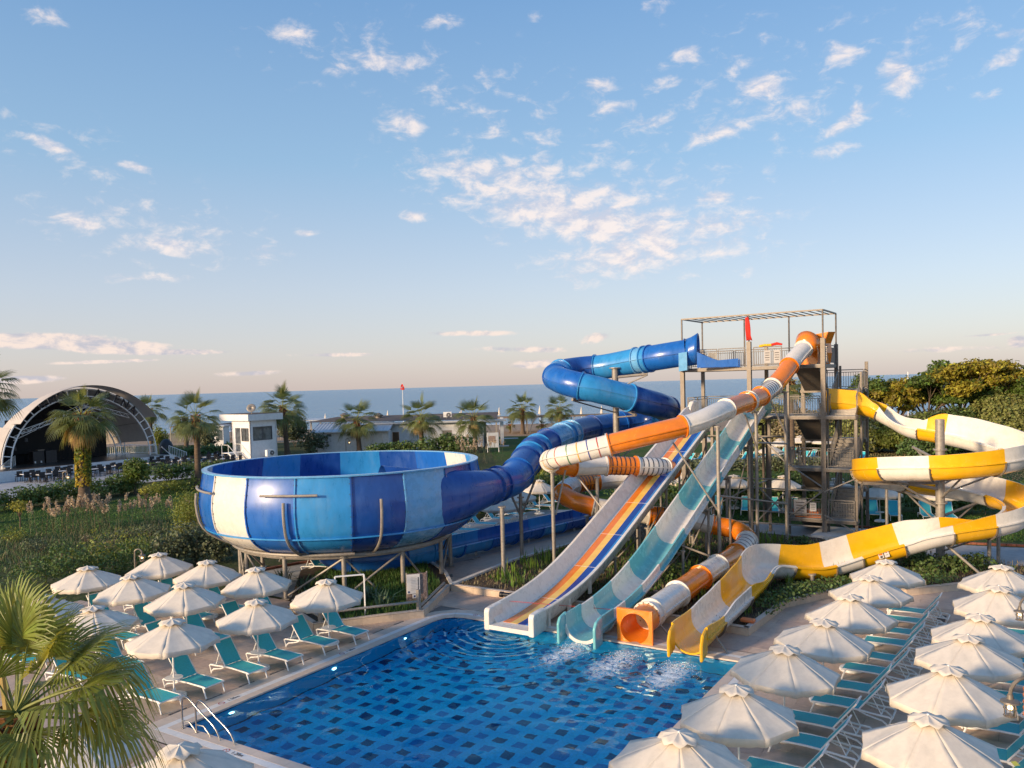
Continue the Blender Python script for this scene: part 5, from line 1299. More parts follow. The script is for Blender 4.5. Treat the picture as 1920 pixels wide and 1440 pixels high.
# ================================================================== PARASOLS AND LOUNGERS
def make_parasol(sd=0):
    t = thing('parasol', '', 'parasol'); rp = random.Random(50 + sd)
    R_, za, zr = 1.32, 2.27 + .015 * sd, 1.70 - .012 * sd
    NP = 8
    for k in range(NP):
        sg, wv, dz = rp.uniform(.010, .040), rp.uniform(.012, .035), rp.uniform(-.02, .01); V = []; m = 6; a0, a1 = 2 * PI * k / NP, 2 * PI * (k + 1) / NP
        rows = [(.05, za), (.35, None), (.7, None), (1.02, None), (R_, zr), (R_ + .006, zr - .165)]
        for j, (r_, z) in enumerate(rows):
            f = r_ / R_
            for i in range(m + 1):
                u = i / m; a = a0 + (a1 - a0) * u; bow = math.sin(PI * u)
                p0, p1 = (math.cos(a0) * r_, math.sin(a0) * r_), (math.cos(a1) * r_, math.sin(a1) * r_)
                x, y = p0[0] + (p1[0] - p0[0]) * u, p0[1] + (p1[1] - p0[1]) * u
                pull = 1 - .016 * bow * f ** 2
                zz = z if z is not None else za + (zr - za) * f ** 1.06
                if j < 5: zz -= sg * bow * f * (1 - .35 * f) - .004 * math.sin(u * 9 + j * 2 + k)
                else: zz += wv * math.sin(3 * PI * u) ** 2 - .01 + dz * bow; pull *= 1.0 + .014 * math.sin(PI * 2 * u + k)
                V.append((x * pull, y * pull, zz))
        F = [(j * (m + 1) + i, (j + 1) * (m + 1) + i, (j + 1) * (m + 1) + i + 1, j * (m + 1) + i + 1) for j in range(len(rows) - 1) for i in range(m)]
        mb = MB(); mb.add(V, F); o = mb.build('canopy_panel', M['canvas'], t, smooth=True)
        o.modifiers.new('cloth', 'SOLIDIFY').thickness = .006
    # small ruffled vent cap
    V = [(0, 0, za + .065)]; n = 32
    for r_, zc, amp in ((.09, .065, .008), (.24, .062, .022), (.38, .075, .03)):
        for i in range(n):
            a = 2 * PI * i / n; w = math.cos(8 * a)
            V.append((math.cos(a) * r_ * (1 + .05 * w * r_ / .3), math.sin(a) * r_ * (1 + .05 * w * r_ / .3), za + zc - amp * w - .30 * r_ ))
    F = [(0, 1 + i, 1 + (i + 1) % n) for i in range(n)]
    for k in range(2): F += [(1 + k * n + i, 1 + (k + 1) * n + i, 1 + (k + 1) * n + (i + 1) % n, 1 + k * n + (i + 1) % n) for i in range(n)]
    mb = MB(); mb.add(V, F); o = mb.build('vent_cap', M['canvas'], t, smooth=True); o.modifiers.new('cloth', 'SOLIDIFY').thickness = .006
    mb = MB(); mb.cyl((0, 0, .05), (0, 0, za + .08), .024, 10); mb.build('pole', M['whiteplastic'], t, smooth=True)
    for k in range(8):
        a = 2 * PI * k / 8; d = Vector((math.cos(a), math.sin(a), 0))
        mb = MB(); mb.bar(d * .06 + EZ * (za - .03), d * (R_ - .03) + EZ * (zr - .018), .014, .02); mb.build('rib', M['whiteplastic'], t)
        mb = MB(); mb.bar(d * .04 + EZ * (zr - .2), d * .62 + EZ * (za - .30), .01, .014); mb.build('strut', M['whiteplastic'], t)
    mb = MB(); mb.cyl((0, 0, .58), (0, 0, .605), .26, 24); mb.cyl((0, 0, .50), (0, 0, .58), .05, 10, .12); mb.build('tray_table', M['whiteplastic'], t, smooth=True)
    mb = MB(); mb.lathe([(0, 0), (.34, 0), (.36, .03), (.34, .09), (.26, .12), (.06, .13), (.05, .26), (0, .26)], n=24); mb.build('base', M['whiteplastic'], t, smooth=True)
    return t
def make_lounger():
    t = thing('sun_lounger', '', 'sun lounger')
    W2, hz = .33, .34
    hx = -.20; bl = .86; ba = rad(52)          # hinge, backrest length and tilt; feet towards +x
    for sd in (-1, 1):
        y = sd * W2
        mb = MB(); mb.tube([(1.02, y, hz - .02), (.95, y, hz), (.2, y, hz + .015), (hx, y, hz), (-.62, y, hz - .04), (-.92, y, hz - .055), (-.98, y, hz - .10)], .026, 6); mb.build('side_rail', M['whiteplastic'], t, smooth=True)
        mb = MB(); mb.tube([(.90, y, hz), (.97, y, .17), (1.03, y, 0.01)], [.028, .024, .022], 6); mb.build('leg', M['whiteplastic'], t, smooth=True)
        mb = MB(); mb.tube([(-.20, y, hz - .02), (-.38, y, .25), (-.60, y, .20), (-.75, y, .17), (-.86, y, .09), (-.90, y, .01)], [.022, .022, .024, .026, .024, .022], 6); mb.build('leg', M['whiteplastic'], t, smooth=True)
        mb = MB(); mb.tube([(-.97, y, hz - .09), (-.93, y, .14), (-.90, y, .02)], .022, 6); mb.build('leg_brace', M['whiteplastic'], t, smooth=True)
        mb = MB(); mb.tube([(hx, y * .94, hz + .02), (hx - bl * math.cos(ba), y * .94, hz + .02 + bl * math.sin(ba))], .022, 6); mb.build('back_frame', M['whiteplastic'], t, smooth=True)
        mb = MB(); mb.bar((hx - .5 * math.cos(ba), y * .8, hz + .5 * math.sin(ba)), (-.72, y * .8, hz - .03), .02, .02); mb.build('back_prop', M['whiteplastic'], t)
    for x, z in ((1.0, hz - .01), (-.98, hz - .09), (hx, hz)):
        mb = MB(); mb.cyl((x, -W2, z), (x, W2, z), .02, 6); mb.build('cross_rail', M['whiteplastic'], t)
    bx, bz = hx - bl * math.cos(ba), hz + .02 + bl * math.sin(ba)
    mb = MB(); mb.cyl((bx, -W2 * .94, bz), (bx, W2 * .94, bz), .022, 6); mb.build('top_rail', M['whiteplastic'], t)
    mb = MB(); mb.bar((-.72, -W2, hz - .04), (-.72, W2, hz - .04), .03, .03); mb.build('cross_rail', M['whiteplastic'], t)
    def sling(p, q, w, name):
        p, q = Vector(p), Vector(q); d = (q - p); V = []; n = 6
        nrm = Vector((-d.z, 0, d.x)).normalized()
        if nrm.z < 0: nrm = -nrm
        for off in (.012, -.006):
            for i in range(n + 1):
                c = p + d * i / n
                for s in (-1, 0, 1):
                    sag = -.018 * (1 - abs(s)) * math.sin(PI * i / n) ** .5 if 0 < i < n else 0
                    V.append(c + Vector((0, s * w, 0)) + nrm * (off + sag))
        F = []; B = 3 * (n + 1)
        for i in range(n):
            for s in range(2):
                a = i * 3 + s; F += [(a, a + 3, a + 4, a + 1), (B + a, B + a + 1, B + a + 4, B + a + 3)]
            for s in (0, 2): a = i * 3 + s; F.append((a, B + a, B + a + 3, a + 3) if s == 0 else (a, a + 3, B + a + 3, B + a))
        mb = MB(); mb.add(V, F); mb.build(name, M['tealmesh'], t, smooth=True)
    sling((hx, 0, hz + .012), (1.0, 0, hz + .0), W2 - .025, 'seat_sling')
    sling((hx - .01, 0, hz + .03), (bx, 0, bz), W2 * .94 - .02, 'back_sling')
    return t
protos = {'p': [make_parasol(k) for k in range(4)], 'l': [make_lounger()]}; used = {'p': 0, 'l': 0}; vr = random.Random(21)
def put(kind, p, rz, label, group, scale=1.0):
    L_ = protos[kind]; k = used[kind]; used[kind] += 1
    o = L_[k] if k < len(L_) else copy_tree(L_[k % len(L_)] if kind == 'l' else vr.choice(L_))
    tilt = 1.6 if kind == 'p' else 0.0
    o.location = (p[0], p[1], p[2] if len(p) > 2 else 0); o.rotation_euler = (rad(vr.uniform(-tilt, tilt)), rad(vr.uniform(-tilt, tilt)), rz); o.scale = (scale * (vr.uniform(.97, 1.03) if tilt else 1),) * 3
    o['label'] = label; o['group'] = group
    return o
ANG_A = math.atan2(EA.y, EA.x)
GL, GR, GF = 'parasols left of the pool', 'parasols right of the pool', 'parasols on the lawn behind the slides'
HL, HR, HF, HT = 'loungers left of the pool', 'loungers right of the pool', 'loungers on the lawn behind the slides', 'loungers on the terrace behind the blue trough'
ordw = ['nearest', 'second nearest', 'third nearest', 'fourth nearest', 'fifth nearest', 'sixth nearest', 'seventh nearest']
LEFT = [(320, 1160, 'white parasol over two loungers nearest the pool ladder'), (480, 1120, 'white parasol over two loungers, second along the pool edge from the ladder'), (613, 1083, 'white parasol over two loungers in front of the orange life ring'),
        (482, 1062, 'white parasol just below the left part of the big blue bowl, nearest its legs'), (348, 1093, 'white parasol in the middle of the left cluster, behind the ladder one'), (250, 1078, 'white parasol left of the one in the centre of the left cluster'), (163, 1062, 'white parasol in shade at the back left, directly before the hedge'),
        (388, 1048, 'white parasol at the back, between the lantern lamp and the bowl'), (300, 1037, 'white parasol farthest back on the left, next to the hooked lantern lamp'), (177, 1132, 'white parasol partly behind the tips of the big palm fronds'), (77, 1110, 'white parasol mostly hidden behind the upright fronds of the big palm'),
        (330, 1403, 'white parasol cut by the bottom edge of the picture, left of the pool corner'), (140, 1352, 'white parasol right behind the trunk head of the big palm at the bottom left')]
for i, (u, v, lb) in enumerate(LEFT):
    p = atz(u, v, 2.37); put('p', (p.x, p.y, 0), random.uniform(0, PI / 4), lb, GL, 1.0)
    if i >= 11: continue
    short = lb.split('parasol', 1)[1].strip()
    for sgn, w in ((-1, 'near'), (1, 'far')):
        q = Vector((p.x, p.y, 0)) + EB * (.68 * sgn) + EA * (-.05 if sgn > 0 else -.2)
        put('l', q, ANG_A + random.uniform(-.05, .05), 'turquoise lounger on %s side of the parasol %s' % (w, {0: 'by the pool ladder', 1: 'second from the ladder', 2: 'before the life ring', 3: 'below the bowl legs', 4: 'in the middle of the left cluster', 5: 'left of the cluster middle', 6: 'before the hedge', 7: 'between lamp and bowl', 8: 'by the hooked lantern lamp', 9: 'behind the palm frond tips', 10: 'behind the upright palm fronds'}[i]), HL)
RIGHT1 = [(1271, 1368), (1385, 1283), (1467, 1208), (1540, 1157), (1595, 1113), (1633, 1075), (1665, 1045)]
RIGHT2 = [(1745, 1338), (1778, 1253), (1815, 1187), (1836, 1147), (1870, 1098), (1880, 1062)]
for row, L_, nm in ((1, RIGHT1, 'row beside the pool'), (2, RIGHT2, 'row at the right edge')):
    for i, (u, v) in enumerate(L_):
        p = atz(u, v, 2.37); put('p', (p.x, p.y, 0), random.uniform(0, PI / 4), 'cream parasol, %s in the %s' % (ordw[i] + ' to the camera', nm), GR)
        for sgn, w in ((-1, 'near'), (1, 'far')):
            q = Vector((p.x, p.y, 0)) + EB * (.66 * sgn) + EA * .92
            put('l', q, ANG_A + PI + random.uniform(-.05, .05), 'turquoise lounger, %s side of the %s parasol, %s' % (w, ordw[i], nm), HR)
FAR = [(1375, 890, 'white parasol on the lawn seen just right of the sea green slide'), (1467, 892, 'white parasol on the lawn seen through the left bay of the tower'), (1570, 897, 'white parasol on the lawn seen behind the tower stairs'), (1650, 906, 'white parasol with pinkish rim under the left bend of the yellow spiral'), (1762, 908, 'white parasol behind the thick column of the yellow spiral'),
       (1283, 885, 'white parasol on the lawn seen between the striped slide and the sea green slide'), (1010, 900, 'white parasol by the terrace, right of the blue tube, in front of bright bushes'), (968, 915, 'white parasol half hidden behind the blue tube above the terrace'), (936, 930, 'white parasol lowest behind the blue tube, only its rim showing')]
for u, v, lb in FAR:
    p = atz(u, v, 2.37); put('p', (p.x, p.y, 0), .3, lb, GF)
UP = [(1447, 806), (1417, 812), (1500, 817), (1462, 822), (1445, 832), (1320, 815), (1392, 822), (1612, 812), (1545, 818)]
upn = ['highest and farthest', 'second highest', 'seen through the stair bay', 'small one half behind a post', 'front one of the group', 'leftmost', 'just left of the tower bays', 'rightmost, beside the yellow chute', 'behind the upper stair flights']
for (u, v), w in zip(UP, upn):
    p = atz(u, v, 2.37); put('p', (p.x, p.y, 0), random.uniform(0, .7), 'small white parasol on the far upper lawn, %s' % w, 'parasols on the far upper lawn')
ROWF = [(1345, 968), (1400, 970), (1450, 972), (1487, 973), (1590, 976), (1637, 978), (1676, 980), (1737, 982), (1778, 984)]
fn = ['leftmost, behind the sea green slide', 'just left of the first tower post', 'left of the tower middle bay', 'in the tower middle bay', 'right behind the tower stairs', 'first right of the tower', 'second right of the tower', 'left of the thick spiral column', 'partly hidden by the thick spiral column']
for (u, v), w in zip(ROWF, fn):
    p = atz(u, v - 8, 0); put('l', p, math.atan2(-.95, -.30), 'bright blue lounger facing the pool on the lawn, %s' % w, HF)
TER = [(870, 1012), (902, 1000), (930, 990), (957, 981), (985, 972), (1010, 965), (1035, 957), (840, 1022)]
tn = ['sixth along, right under the tube', 'fifth along', 'fourth along, beside a parasol pole', 'middle of the row', 'third from the far end', 'second from the far end', 'farthest of the row, by the orange tube', 'nearest, half under the bowl']
for (u, v), w in zip(TER, tn):
    p = atz(u, v - 9, 0); put('l', p, ANG_A + .25, 'turquoise lounger along the blue trough, %s' % w, HT)
for (u, v, w) in ((603, 1072, 'left one'), (640, 1066, 'right one')):
    put('l', atz(u, v), ANG_A + .2, 'blue lounger seen beneath the big bowl, %s of two' % w, HT)
k = 0
for (u, v) in ((1375, 868), (1392, 866), (1410, 864), (1428, 862), (1446, 860), (1290, 868), (1308, 866), (1345, 868), (1330, 868), (1505, 864), (1520, 862), (1540, 866), (1598, 868), (1612, 866), (1465, 856), (1482, 856)):
    o = put('l', atz(u, v), rad(200) + random.uniform(-.2, .2), 'pale lounger on the far upper lawn ' + ('between the two open slides' if u < 1350 else 'behind the middle tower bay' if u < 1470 else 'behind the tower stairs'), 'loungers on the far upper lawn')

# ================================================================== POOLSIDE SMALL THINGS
lad = thing('pool_handrail', 'curved stainless steel handrail pair at the left corner of the pool', 'handrail', atz(355, 1368))
for (u, v) in ((343, 1366), (369, 1374)):
    p = atz(u, v); dI = EA * 1.0
    P = [p, p + EZ * .7, p + EZ * .82 + dI * .04, p + EZ * .90 + dI * .16, p + EZ * .86 + dI * .32, p + EZ * .62 + dI * .75, p + EZ * .22 + dI * 1.42, p + EZ * -.35 + dI * 1.62, p + EZ * -.9 + dI * 1.64]
    mb = MB(); mb.tube(catmull(P, .06), .024, 10); mb.build('rail', M['stainless'], lad, smooth=True)
    mb = MB(); mb.tube([p + EZ * .22, p + EZ * .24 + dI * .3, p + EZ * .05 + dI * .55, p + EZ * -.5 + dI * .7], .02, 8); mb.build('lower_bar', M['stainless'], lad, smooth=True)
    mb = MB(); mb.cyl(p, p + EZ * .012, .05, 14); mb.build('rosette', M['stainless'], lad)
for k in range(3):
    c = (atz(343, 1366) + atz(369, 1374)) / 2 + EA * (1.0 + .25 * k) + EZ * (-.3 - .28 * k)
    mb = MB(); mb.box(c, (.28, .62, .05), EA, EB, EZ); mb.build('step', M['whiteplastic'], lad)
# depth marks: red no-diving sign and black figures on the white tiles
def text_mesh(name, body, size, ext, mat, parent):
    cu = bpy.data.curves.new(name, 'FONT'); cu.body = body; cu.size = size; cu.align_x = 'CENTER'; cu.align_y = 'CENTER'; cu.extrude = ext; cu.resolution_u = 3
    tmp = bpy.data.objects.new(name + '_outline', cu); COL.objects.link(tmp)
    me = bpy.data.meshes.new_from_object(tmp.evaluated_get(bpy.context.evaluated_depsgraph_get()))
    bpy.data.objects.remove(tmp); me.materials.clear(); me.materials.append(mat)
    o = bpy.data.objects.new(name, me); COL.objects.link(o); o.parent = parent
    return o
def mark(a, b, rot, name_):
    t = thing('depth_mark', '', 'depth mark', ab(a, b, .004))
    o = text_mesh('figures', '1.20m', .17, .0015, M['ink'], t); o.location = (0, 0, .004); o.rotation_euler = (0, 0, rot)
    d = Vector((math.cos(rot), math.sin(rot), 0)); u_ = EZ.cross(d)
    mb = MB(); c = ROOTLOC[t.name] - d * .42 + EZ * .003
    n = 18; V = []
    for r_ in (.075, .095): V += [c + d * math.cos(2 * PI * i / n) * r_ + u_ * math.sin(2 * PI * i / n) * r_ for i in range(n)]
    mb.add(V, [(i, n + i, n + (i + 1) % n, (i + 1) % n) for i in range(n)])
    mb.add([c + d * x + u_ * y for x, y in ((-.06, .05), (-.05, .06), (.06, -.05), (.05, -.06))], [(0, 3, 2, 1)])
    mb.build('no_diving_sign', M['redink'], t); t['label'] = name_; t['group'] = 'depth marks'
    return t
mark(PA0 - .39, 15.3, ANG_A + PI / 2, 'red no-diving sign and black depth figures on the coping beside the ladder')
mark(PA0 - .39, 20.2, ANG_A + PI / 2, 'red no-diving sign and depth figures halfway along the left pool edge')
mark(-16.6, PB0 - .39, ANG_A, 'red no-diving sign and depth figures on the coping at the bottom left of the pool')
mark(-17.9, PB1 + .39, ANG_A, 'red no-diving sign and depth figures at the far corner beside the striped slide')
# life ring on its post
lr = thing('life_ring', 'orange life ring with dark blue straps hanging behind the parasol by the raised bed', 'life ring', atz(617, 1160, .4))
c = at(619, 1144, 30.6); mb = MB(); V = []; n, m = 28, 8
lx = Vector((.97, .24, 0)).normalized(); 
for i in range(n):
    a = 2 * PI * i / n; d = lx * math.cos(a) + EZ * math.sin(a)
    for j in range(m): b = 2 * PI * j / m; V.append(c + d * (.29 + .065 * math.cos(b)) + lx.cross(EZ) * .065 * math.sin(b))
mb.add(V, [(i * m + j, ((i + 1) % n) * m + j, ((i + 1) % n) * m + (j + 1) % m, i * m + (j + 1) % m) for i in range(n) for j in range(m)]); mb.build('ring', M['ringorange'], lr, smooth=True)
for a in (.6, 2.2, 3.9, 5.4):
    d = lx * math.cos(a) + EZ * math.sin(a); tn_ = -lx * math.sin(a) + EZ * math.cos(a); mb = MB()
    P = [c + d * (.29 + .07 * math.cos(b)) + lx.cross(EZ) * .07 * math.sin(b) for b in np.linspace(0, 2 * PI, 13)]
    mb.add([p + tn_ * s_ * .04 for p in P for s_ in (-1, 1)], [(2 * i, 2 * i + 1, 2 * i + 3, 2 * i + 2) for i in range(12)]); mb.build('strap', M['bandblue'], lr, smooth=True)
pr = thing('pipe_rail', 'low steel pipe rail with square posts along the front of the bed under the bowl', 'pipe rail', ab(-22.4, 21.4, .25))
for p in (ab(-22.45, 21.45), ab(-20.15, 24.45)):
    mb = MB(); mb.box(p + EZ * .62, (.13, .13, .95), EA, EB, EZ); mb.build('post', M['steel_light'], pr)
mb = MB(); mb.cyl(ab(-22.45, 21.45, .62), ab(-20.15, 24.45, .62), .05, 10); mb.build('rail', M['steel_light'], pr, smooth=True)
mb = MB(); mb.cyl(ab(-22.5, 21.45, .5), ab(-25.2, 22.6, .5), .05, 10); mb.build('rail', M['steel_light'], pr, smooth=True)
mb = MB(); mb.cyl(ab(-20.2, 24.6, .40), ab(-21.6, 28.0, .40), .06, 10); mb.build('rail', M['steel_light'], pr, smooth=True)
fs_ = thing('frame_stand', 'square white tube stand rising behind the parasol in front of the life ring', 'stand', ab(-22.0, 22.6, .2))
for x in (-.55, .55): mb = MB(); mb.bar(ab(-22.0, 22.6, .2) + lx * x, ab(-22.0, 22.6, 1.85) + lx * x, .05, .05); mb.build('upright', M['whiteplastic'], fs_)
mb = MB(); mb.bar(ab(-22.0, 22.6, 1.85) - lx * .55, ab(-22.0, 22.6, 1.85) + lx * .55, .05, .05); mb.build('top_bar', M['whiteplastic'], fs_)
# rules board with its lettering lines, sideways on the sheet as in the place
rb_ = thing('rules_board', 'white printed rules board on a stand in front of the bowl legs', 'notice board', ab(-21.0, 25.2, .2))
c = at(775, 1095, 32.4); bx_ = Vector((.96, .28, 0)).normalized(); by_ = bx_.cross(EZ); k_ = .56
def rb_box(dx, dy, dz, w, d, h, name, mat, par):
    mb = MB(); mb.box(c + bx_ * dx * k_ + by_ * dy + EZ * dz * k_, (w * k_, d, h * k_), bx_, by_, EZ); return mb.build(name, M[mat], par)
sh = rb_box(0, 0, 0, .95, .03, 1.40, 'sheet', 'board', rb_)
rb_box(.36, .018, 0, .06, .004, .95, 'heading', 'ink', sh)
for k in range(9): rb_box(.02 + .02 * (k % 3), .018, .5 - .115 * k, .36 + .08 * (k % 3), .004, .02, 'text_line', 'greyboard', sh)
rb_box(-.34, .018, -.56, .14, .004, .14, 'emblem', 'bandblue', sh)
M['stonephoto'] = pm('printed_stone_panel', (.20, .14, .12), .6, .5, 14, dirt=(.42, .36, .33), damt=.7, dscale=9)
rb_box(.28, -.06, -.32, 1.45, .04, 2.1, 'backing_panel', 'stonephoto', rb_)
o = rb_box(.05, .02, -.88, .3, .02, .3, 'small_sheet', 'board', rb_); rb_box(.05, .033, -.88, .12, .004, .14, 'emblem', 'bandblue', o)
for x in (-.46, 1.02): mb = MB(); g0 = c + bx_ * x * k_ - by_ * .10; mb.bar((g0.x, g0.y, .1), (g0.x, g0.y, c.z + .45), .05, .05); mb.build('upright', M['steel_light'], rb_)
bp_ = thing('black_pipe', 'short black plastic pipe with a collar by the bed wall beside the striped slide', 'pipe', atz(960, 1120, .1))
mb = MB(); mb.cyl(at(940, 1114, 33.4), at(985, 1120, 32.9), .09, 14); mb.build('barrel', M['blackplastic'], bp_, smooth=True)
mb = MB(); mb.cyl(at(938, 1114, 33.42), at(943, 1114.6, 33.36), .12, 14); mb.build('collar', M['blackplastic'], bp_, smooth=True)
ob_ = MB(); ob_.box(ab(-8.45, 28.6, .36), (.5, .28, .12), EA, EB, EZ); ob_ = ob_.build('orange_block', M['ringorange']); tag(ob_, 'small orange block lying on the bed wall by the yellow chute', 'block'); ob_.modifiers.new('round', 'BEVEL').width = .03
dr = thing('floor_drain', 'dark slotted drain grate in the paving between the right parasol rows', 'drain', atz(1765, 1160))
mb = MB(); mb.box(ROOTLOC[dr.name] + EZ * .003, (.28, .95, .006), EA, EB, EZ); mb.build('tray', M['ink'], dr)
for k in range(9): mb = MB(); mb.box(ROOTLOC[dr.name] + EZ * .008 + EB * (-.42 + .105 * k), (.27, .04, .008), EA, EB, EZ); mb.build('slat', M['dark_steel'], dr)
# lanterns on hooked posts
def lantern(base, top, hook, label, s=1.0, group='hooked lantern lamps'):
    """base: foot of the post, top: height of the bend, hook: vector from the post to the lantern"""
    t = thing('lantern_lamp', label, 'lamp', base, group)
    b = Vector(base); hx_ = Vector(hook); L = hx_.length; d = hx_ / L
    P = [b, b + EZ * (top - .35 * s), b + EZ * (top - .1 * s) + d * .05 * L] + [b + EZ * (top - .1 * s) + d * (L / 2 - L / 2 * math.cos(a)) + EZ * (L / 2 * math.sin(a)) for a in np.linspace(.35, PI, 9)]
    mb = MB(); mb.tube(P, .035 * s, 8); mb.build('post', M['lampmetal'], t, smooth=True)
    c = P[-1]
    mb = MB(); mb.lathe([(0, .02 * s), (.05 * s, .0), (.06 * s, -.08 * s), (.16 * s, -.12 * s), (.17 * s, -.15 * s), (.07 * s, -.15 * s)], c, 16); mb.build('hood', M['lampmetal'], t, smooth=True)
    mb = MB(); mb.lathe([(.07 * s, -.15 * s), (.085 * s, -.22 * s), (.085 * s, -.38 * s), (.06 * s, -.40 * s)], c, 14); mb.build('glass', M['lampglass'], t, smooth=True)
    mb = MB(); mb.sphere(c - EZ * .25 * s, .045 * s, 10, 8); mb.build('bulb', M['bulb'], t, smooth=True)
    for k in range(6):
        a = 2 * PI * k / 6; e = Vector((math.cos(a), math.sin(a), 0)); mb = MB(); mb.tube([c + e * .09 * s - EZ * .15 * s, c + e * .11 * s - EZ * .25 * s, c + e * .10 * s - EZ * .40 * s], .008 * s, 5); mb.build('cage_bar', M['lampmetal'], t)
    for z_ in (-.26, -.40): mb = MB(); mb.tube([c + Vector((math.cos(a), math.sin(a), 0)) * .11 * s + EZ * z_ * s for a in np.linspace(0, 2 * PI, 17)], .008 * s, 5, False); mb.build('cage_ring', M['lampmetal'], t)
    mb = MB(); mb.cyl(c - EZ * .40 * s, c - EZ * .415 * s, .08 * s, 12); mb.build('cap', M['lampmetal'], t)
    return t
c1 = at(1894, 1312, 11.8); lantern((c1.x + .5, c1.y, 0), c1.z + .16, (-.5, 0, 0), 'grey caged lantern hanging at the right edge above the nearest loungers', .8)
c2 = at(1912, 1140, 18.5); lantern((c2.x + .5, c2.y, 0), c2.z + .1, (-.5, 0, 0), 'grey caged lantern at the right edge beside the second row of parasols', .75)
for (u, v, Y, hk, lb) in ((266, 1036, 34.5, .32, 'grey lantern lamp on a hooked post before the hedge behind the left parasols'), (127, 888, 72, .45, 'lantern lamp on a hooked post beside the ivy clad palm in front of the stage'), (341, 866, 92, .4, 'small black lantern lamp among the dark chairs left of the booth'), (993, 905, 57, .45, 'lantern lamp on a hooked post above the parasol right of the blue tube'), (655, 825, 112, .5, 'small lantern lamp in front of the white building by a palm trunk')):
    q = at(u, v, Y); lantern((q.x - hk, q.y, -.04), q.z + .12, (hk, 0, 0), lb, 1.25 if Y > 50 else .9)
# ================================================================== VEGETATION
def leaf_quads(P, N, size, rr, elong=1.7, cup=.25):
    """leaf sized diamonds at points P facing roughly along N"""
    n = len(P)
    N = N + rr.normal(0, .75, (n, 3)); N /= np.linalg.norm(N, axis=1, keepdims=True) + 1e-9
    T = np.cross(N, rr.normal(0, 1, (n, 3))); T /= np.linalg.norm(T, axis=1, keepdims=True) + 1e-9
    B = np.cross(N, T); s = size * rr.uniform(.6, 1.35, (n, 1))
    L = T * s * elong * .5; Wd = B * s * .5; up = N * s * cup
    V = np.stack([P - L, P - Wd + up * .4, P + L, P + Wd + up * .4], 1).reshape(-1, 3)
    F = np.arange(4 * n, dtype=np.int32).reshape(n, 4)
    return V, F
def blobpts(c, r, n, rr, shell=.45):
    d = rr.normal(0, 1, (n, 3)); d /= np.linalg.norm(d, axis=1, keepdims=True)
    k = rr.uniform(shell, 1.0, (n, 1)) ** .7
    lump = 1 + .16 * np.sin(d[:, :1] * 7 + c[0]) * np.cos(d[:, 1:2] * 6 + c[1]) + .1 * np.sin(d[:, 2:3] * 9)
    return np.array(c) + d * np.array(r) * k * lump, d
def foliage(name, blobs, dens, size, mat, parent=None, seed=1, elong=1.7, shell=.45, kind=None, zmin=None):
    rr = np.random.default_rng(seed); Ps, Ns = [], []
    for c, r in blobs:
        r = (r, r, r) if isinstance(r, (int, float)) else r
        n = max(12, int(dens * (r[0] * r[1] * r[2]) ** (2 / 3) * 12))
        p, d = blobpts(c, r, n, rr, shell); Ps.append(p); Ns.append(d)
    P = np.concatenate(Ps); N = np.concatenate(Ns)
    if zmin is not None: k = P[:, 2] > zmin; P, N = P[k], N[k]
    V, F = leaf_quads(P, N + np.array([0, 0, .35]), size, rr, elong)
    return npmesh(name, V, F, mat, parent, kind=kind)
def hedge(label, pts, w, h, mat='hedge', size=.09, dens=26, name='hedge', stems=True, seed=3, z0=-.04, cat='hedge', group=None, ragged=.12):
    pts = [Vector(p) for p in pts]
    t = thing(name, label, cat, (pts[0].x, pts[0].y, z0), group); rr = random.Random(seed)
    blobs = []
    for p, q in zip(pts, pts[1:]):
        L = (q - p).length; n = max(1, int(L / (w * .55)))
        for i in range(n + 1):
            c = p.lerp(q, i / n); k = 1 + rr.uniform(-ragged, ragged)
            for zf, rf_ in ((.72, .62), (.40, .6)):
                blobs.append(((c.x + rr.uniform(-.12, .12) * w, c.y + rr.uniform(-.12, .12) * w, z0 + h * zf * k), (w * rf_ * k, w * rf_ * k, h * .33 * k)))
    foliage('leaves', blobs, dens, size, M[mat], t, seed)
    if stems:
        mb = MB()
        for p, q in zip(pts, pts[1:]):
            n = max(2, int((q - p).length / .8))
            for i in range(n):
                c = p.lerp(q, (i + rr.random()) / n); mb.cyl((c.x, c.y, z0), (c.x + rr.uniform(-.15, .15), c.y + rr.uniform(-.1, .1), z0 + h * .6), .025, 5, .012)
        mb.build('stems', M['branch'], t, kind='stuff')
    return t
def bush(label, c, r, h, mat='hedge', size=.09, dens=24, seed=5, name='shrub', cat='shrub', lumps=7, group=None, z0=-.04):
    t = thing(name, label, cat, (c[0], c[1], z0), group); rr = random.Random(seed); bl = []
    for i in range(lumps):
        a = rr.uniform(0, 2 * PI); k = rr.uniform(.1, .6); q = rr.uniform(.38, .62)
        zc = z0 + h * rr.uniform(.3, .78)
        bl.append(((c[0] + math.cos(a) * r * k, c[1] + math.sin(a) * r * k, zc), (r * q, r * q, min(h * .34, zc - z0 + .05))))
    foliage('leaves', bl, dens, size, M[mat], t, seed)
    mb = MB()
    for i in range(6): a = rr.uniform(0, 2 * PI); mb.cyl((c[0], c[1], z0), (c[0] + math.cos(a) * r * .5, c[1] + math.sin(a) * r * .5, z0 + h * .6), .03, 5, .01)
    mb.build('stems', M['branch'], t, kind='stuff')
    return t

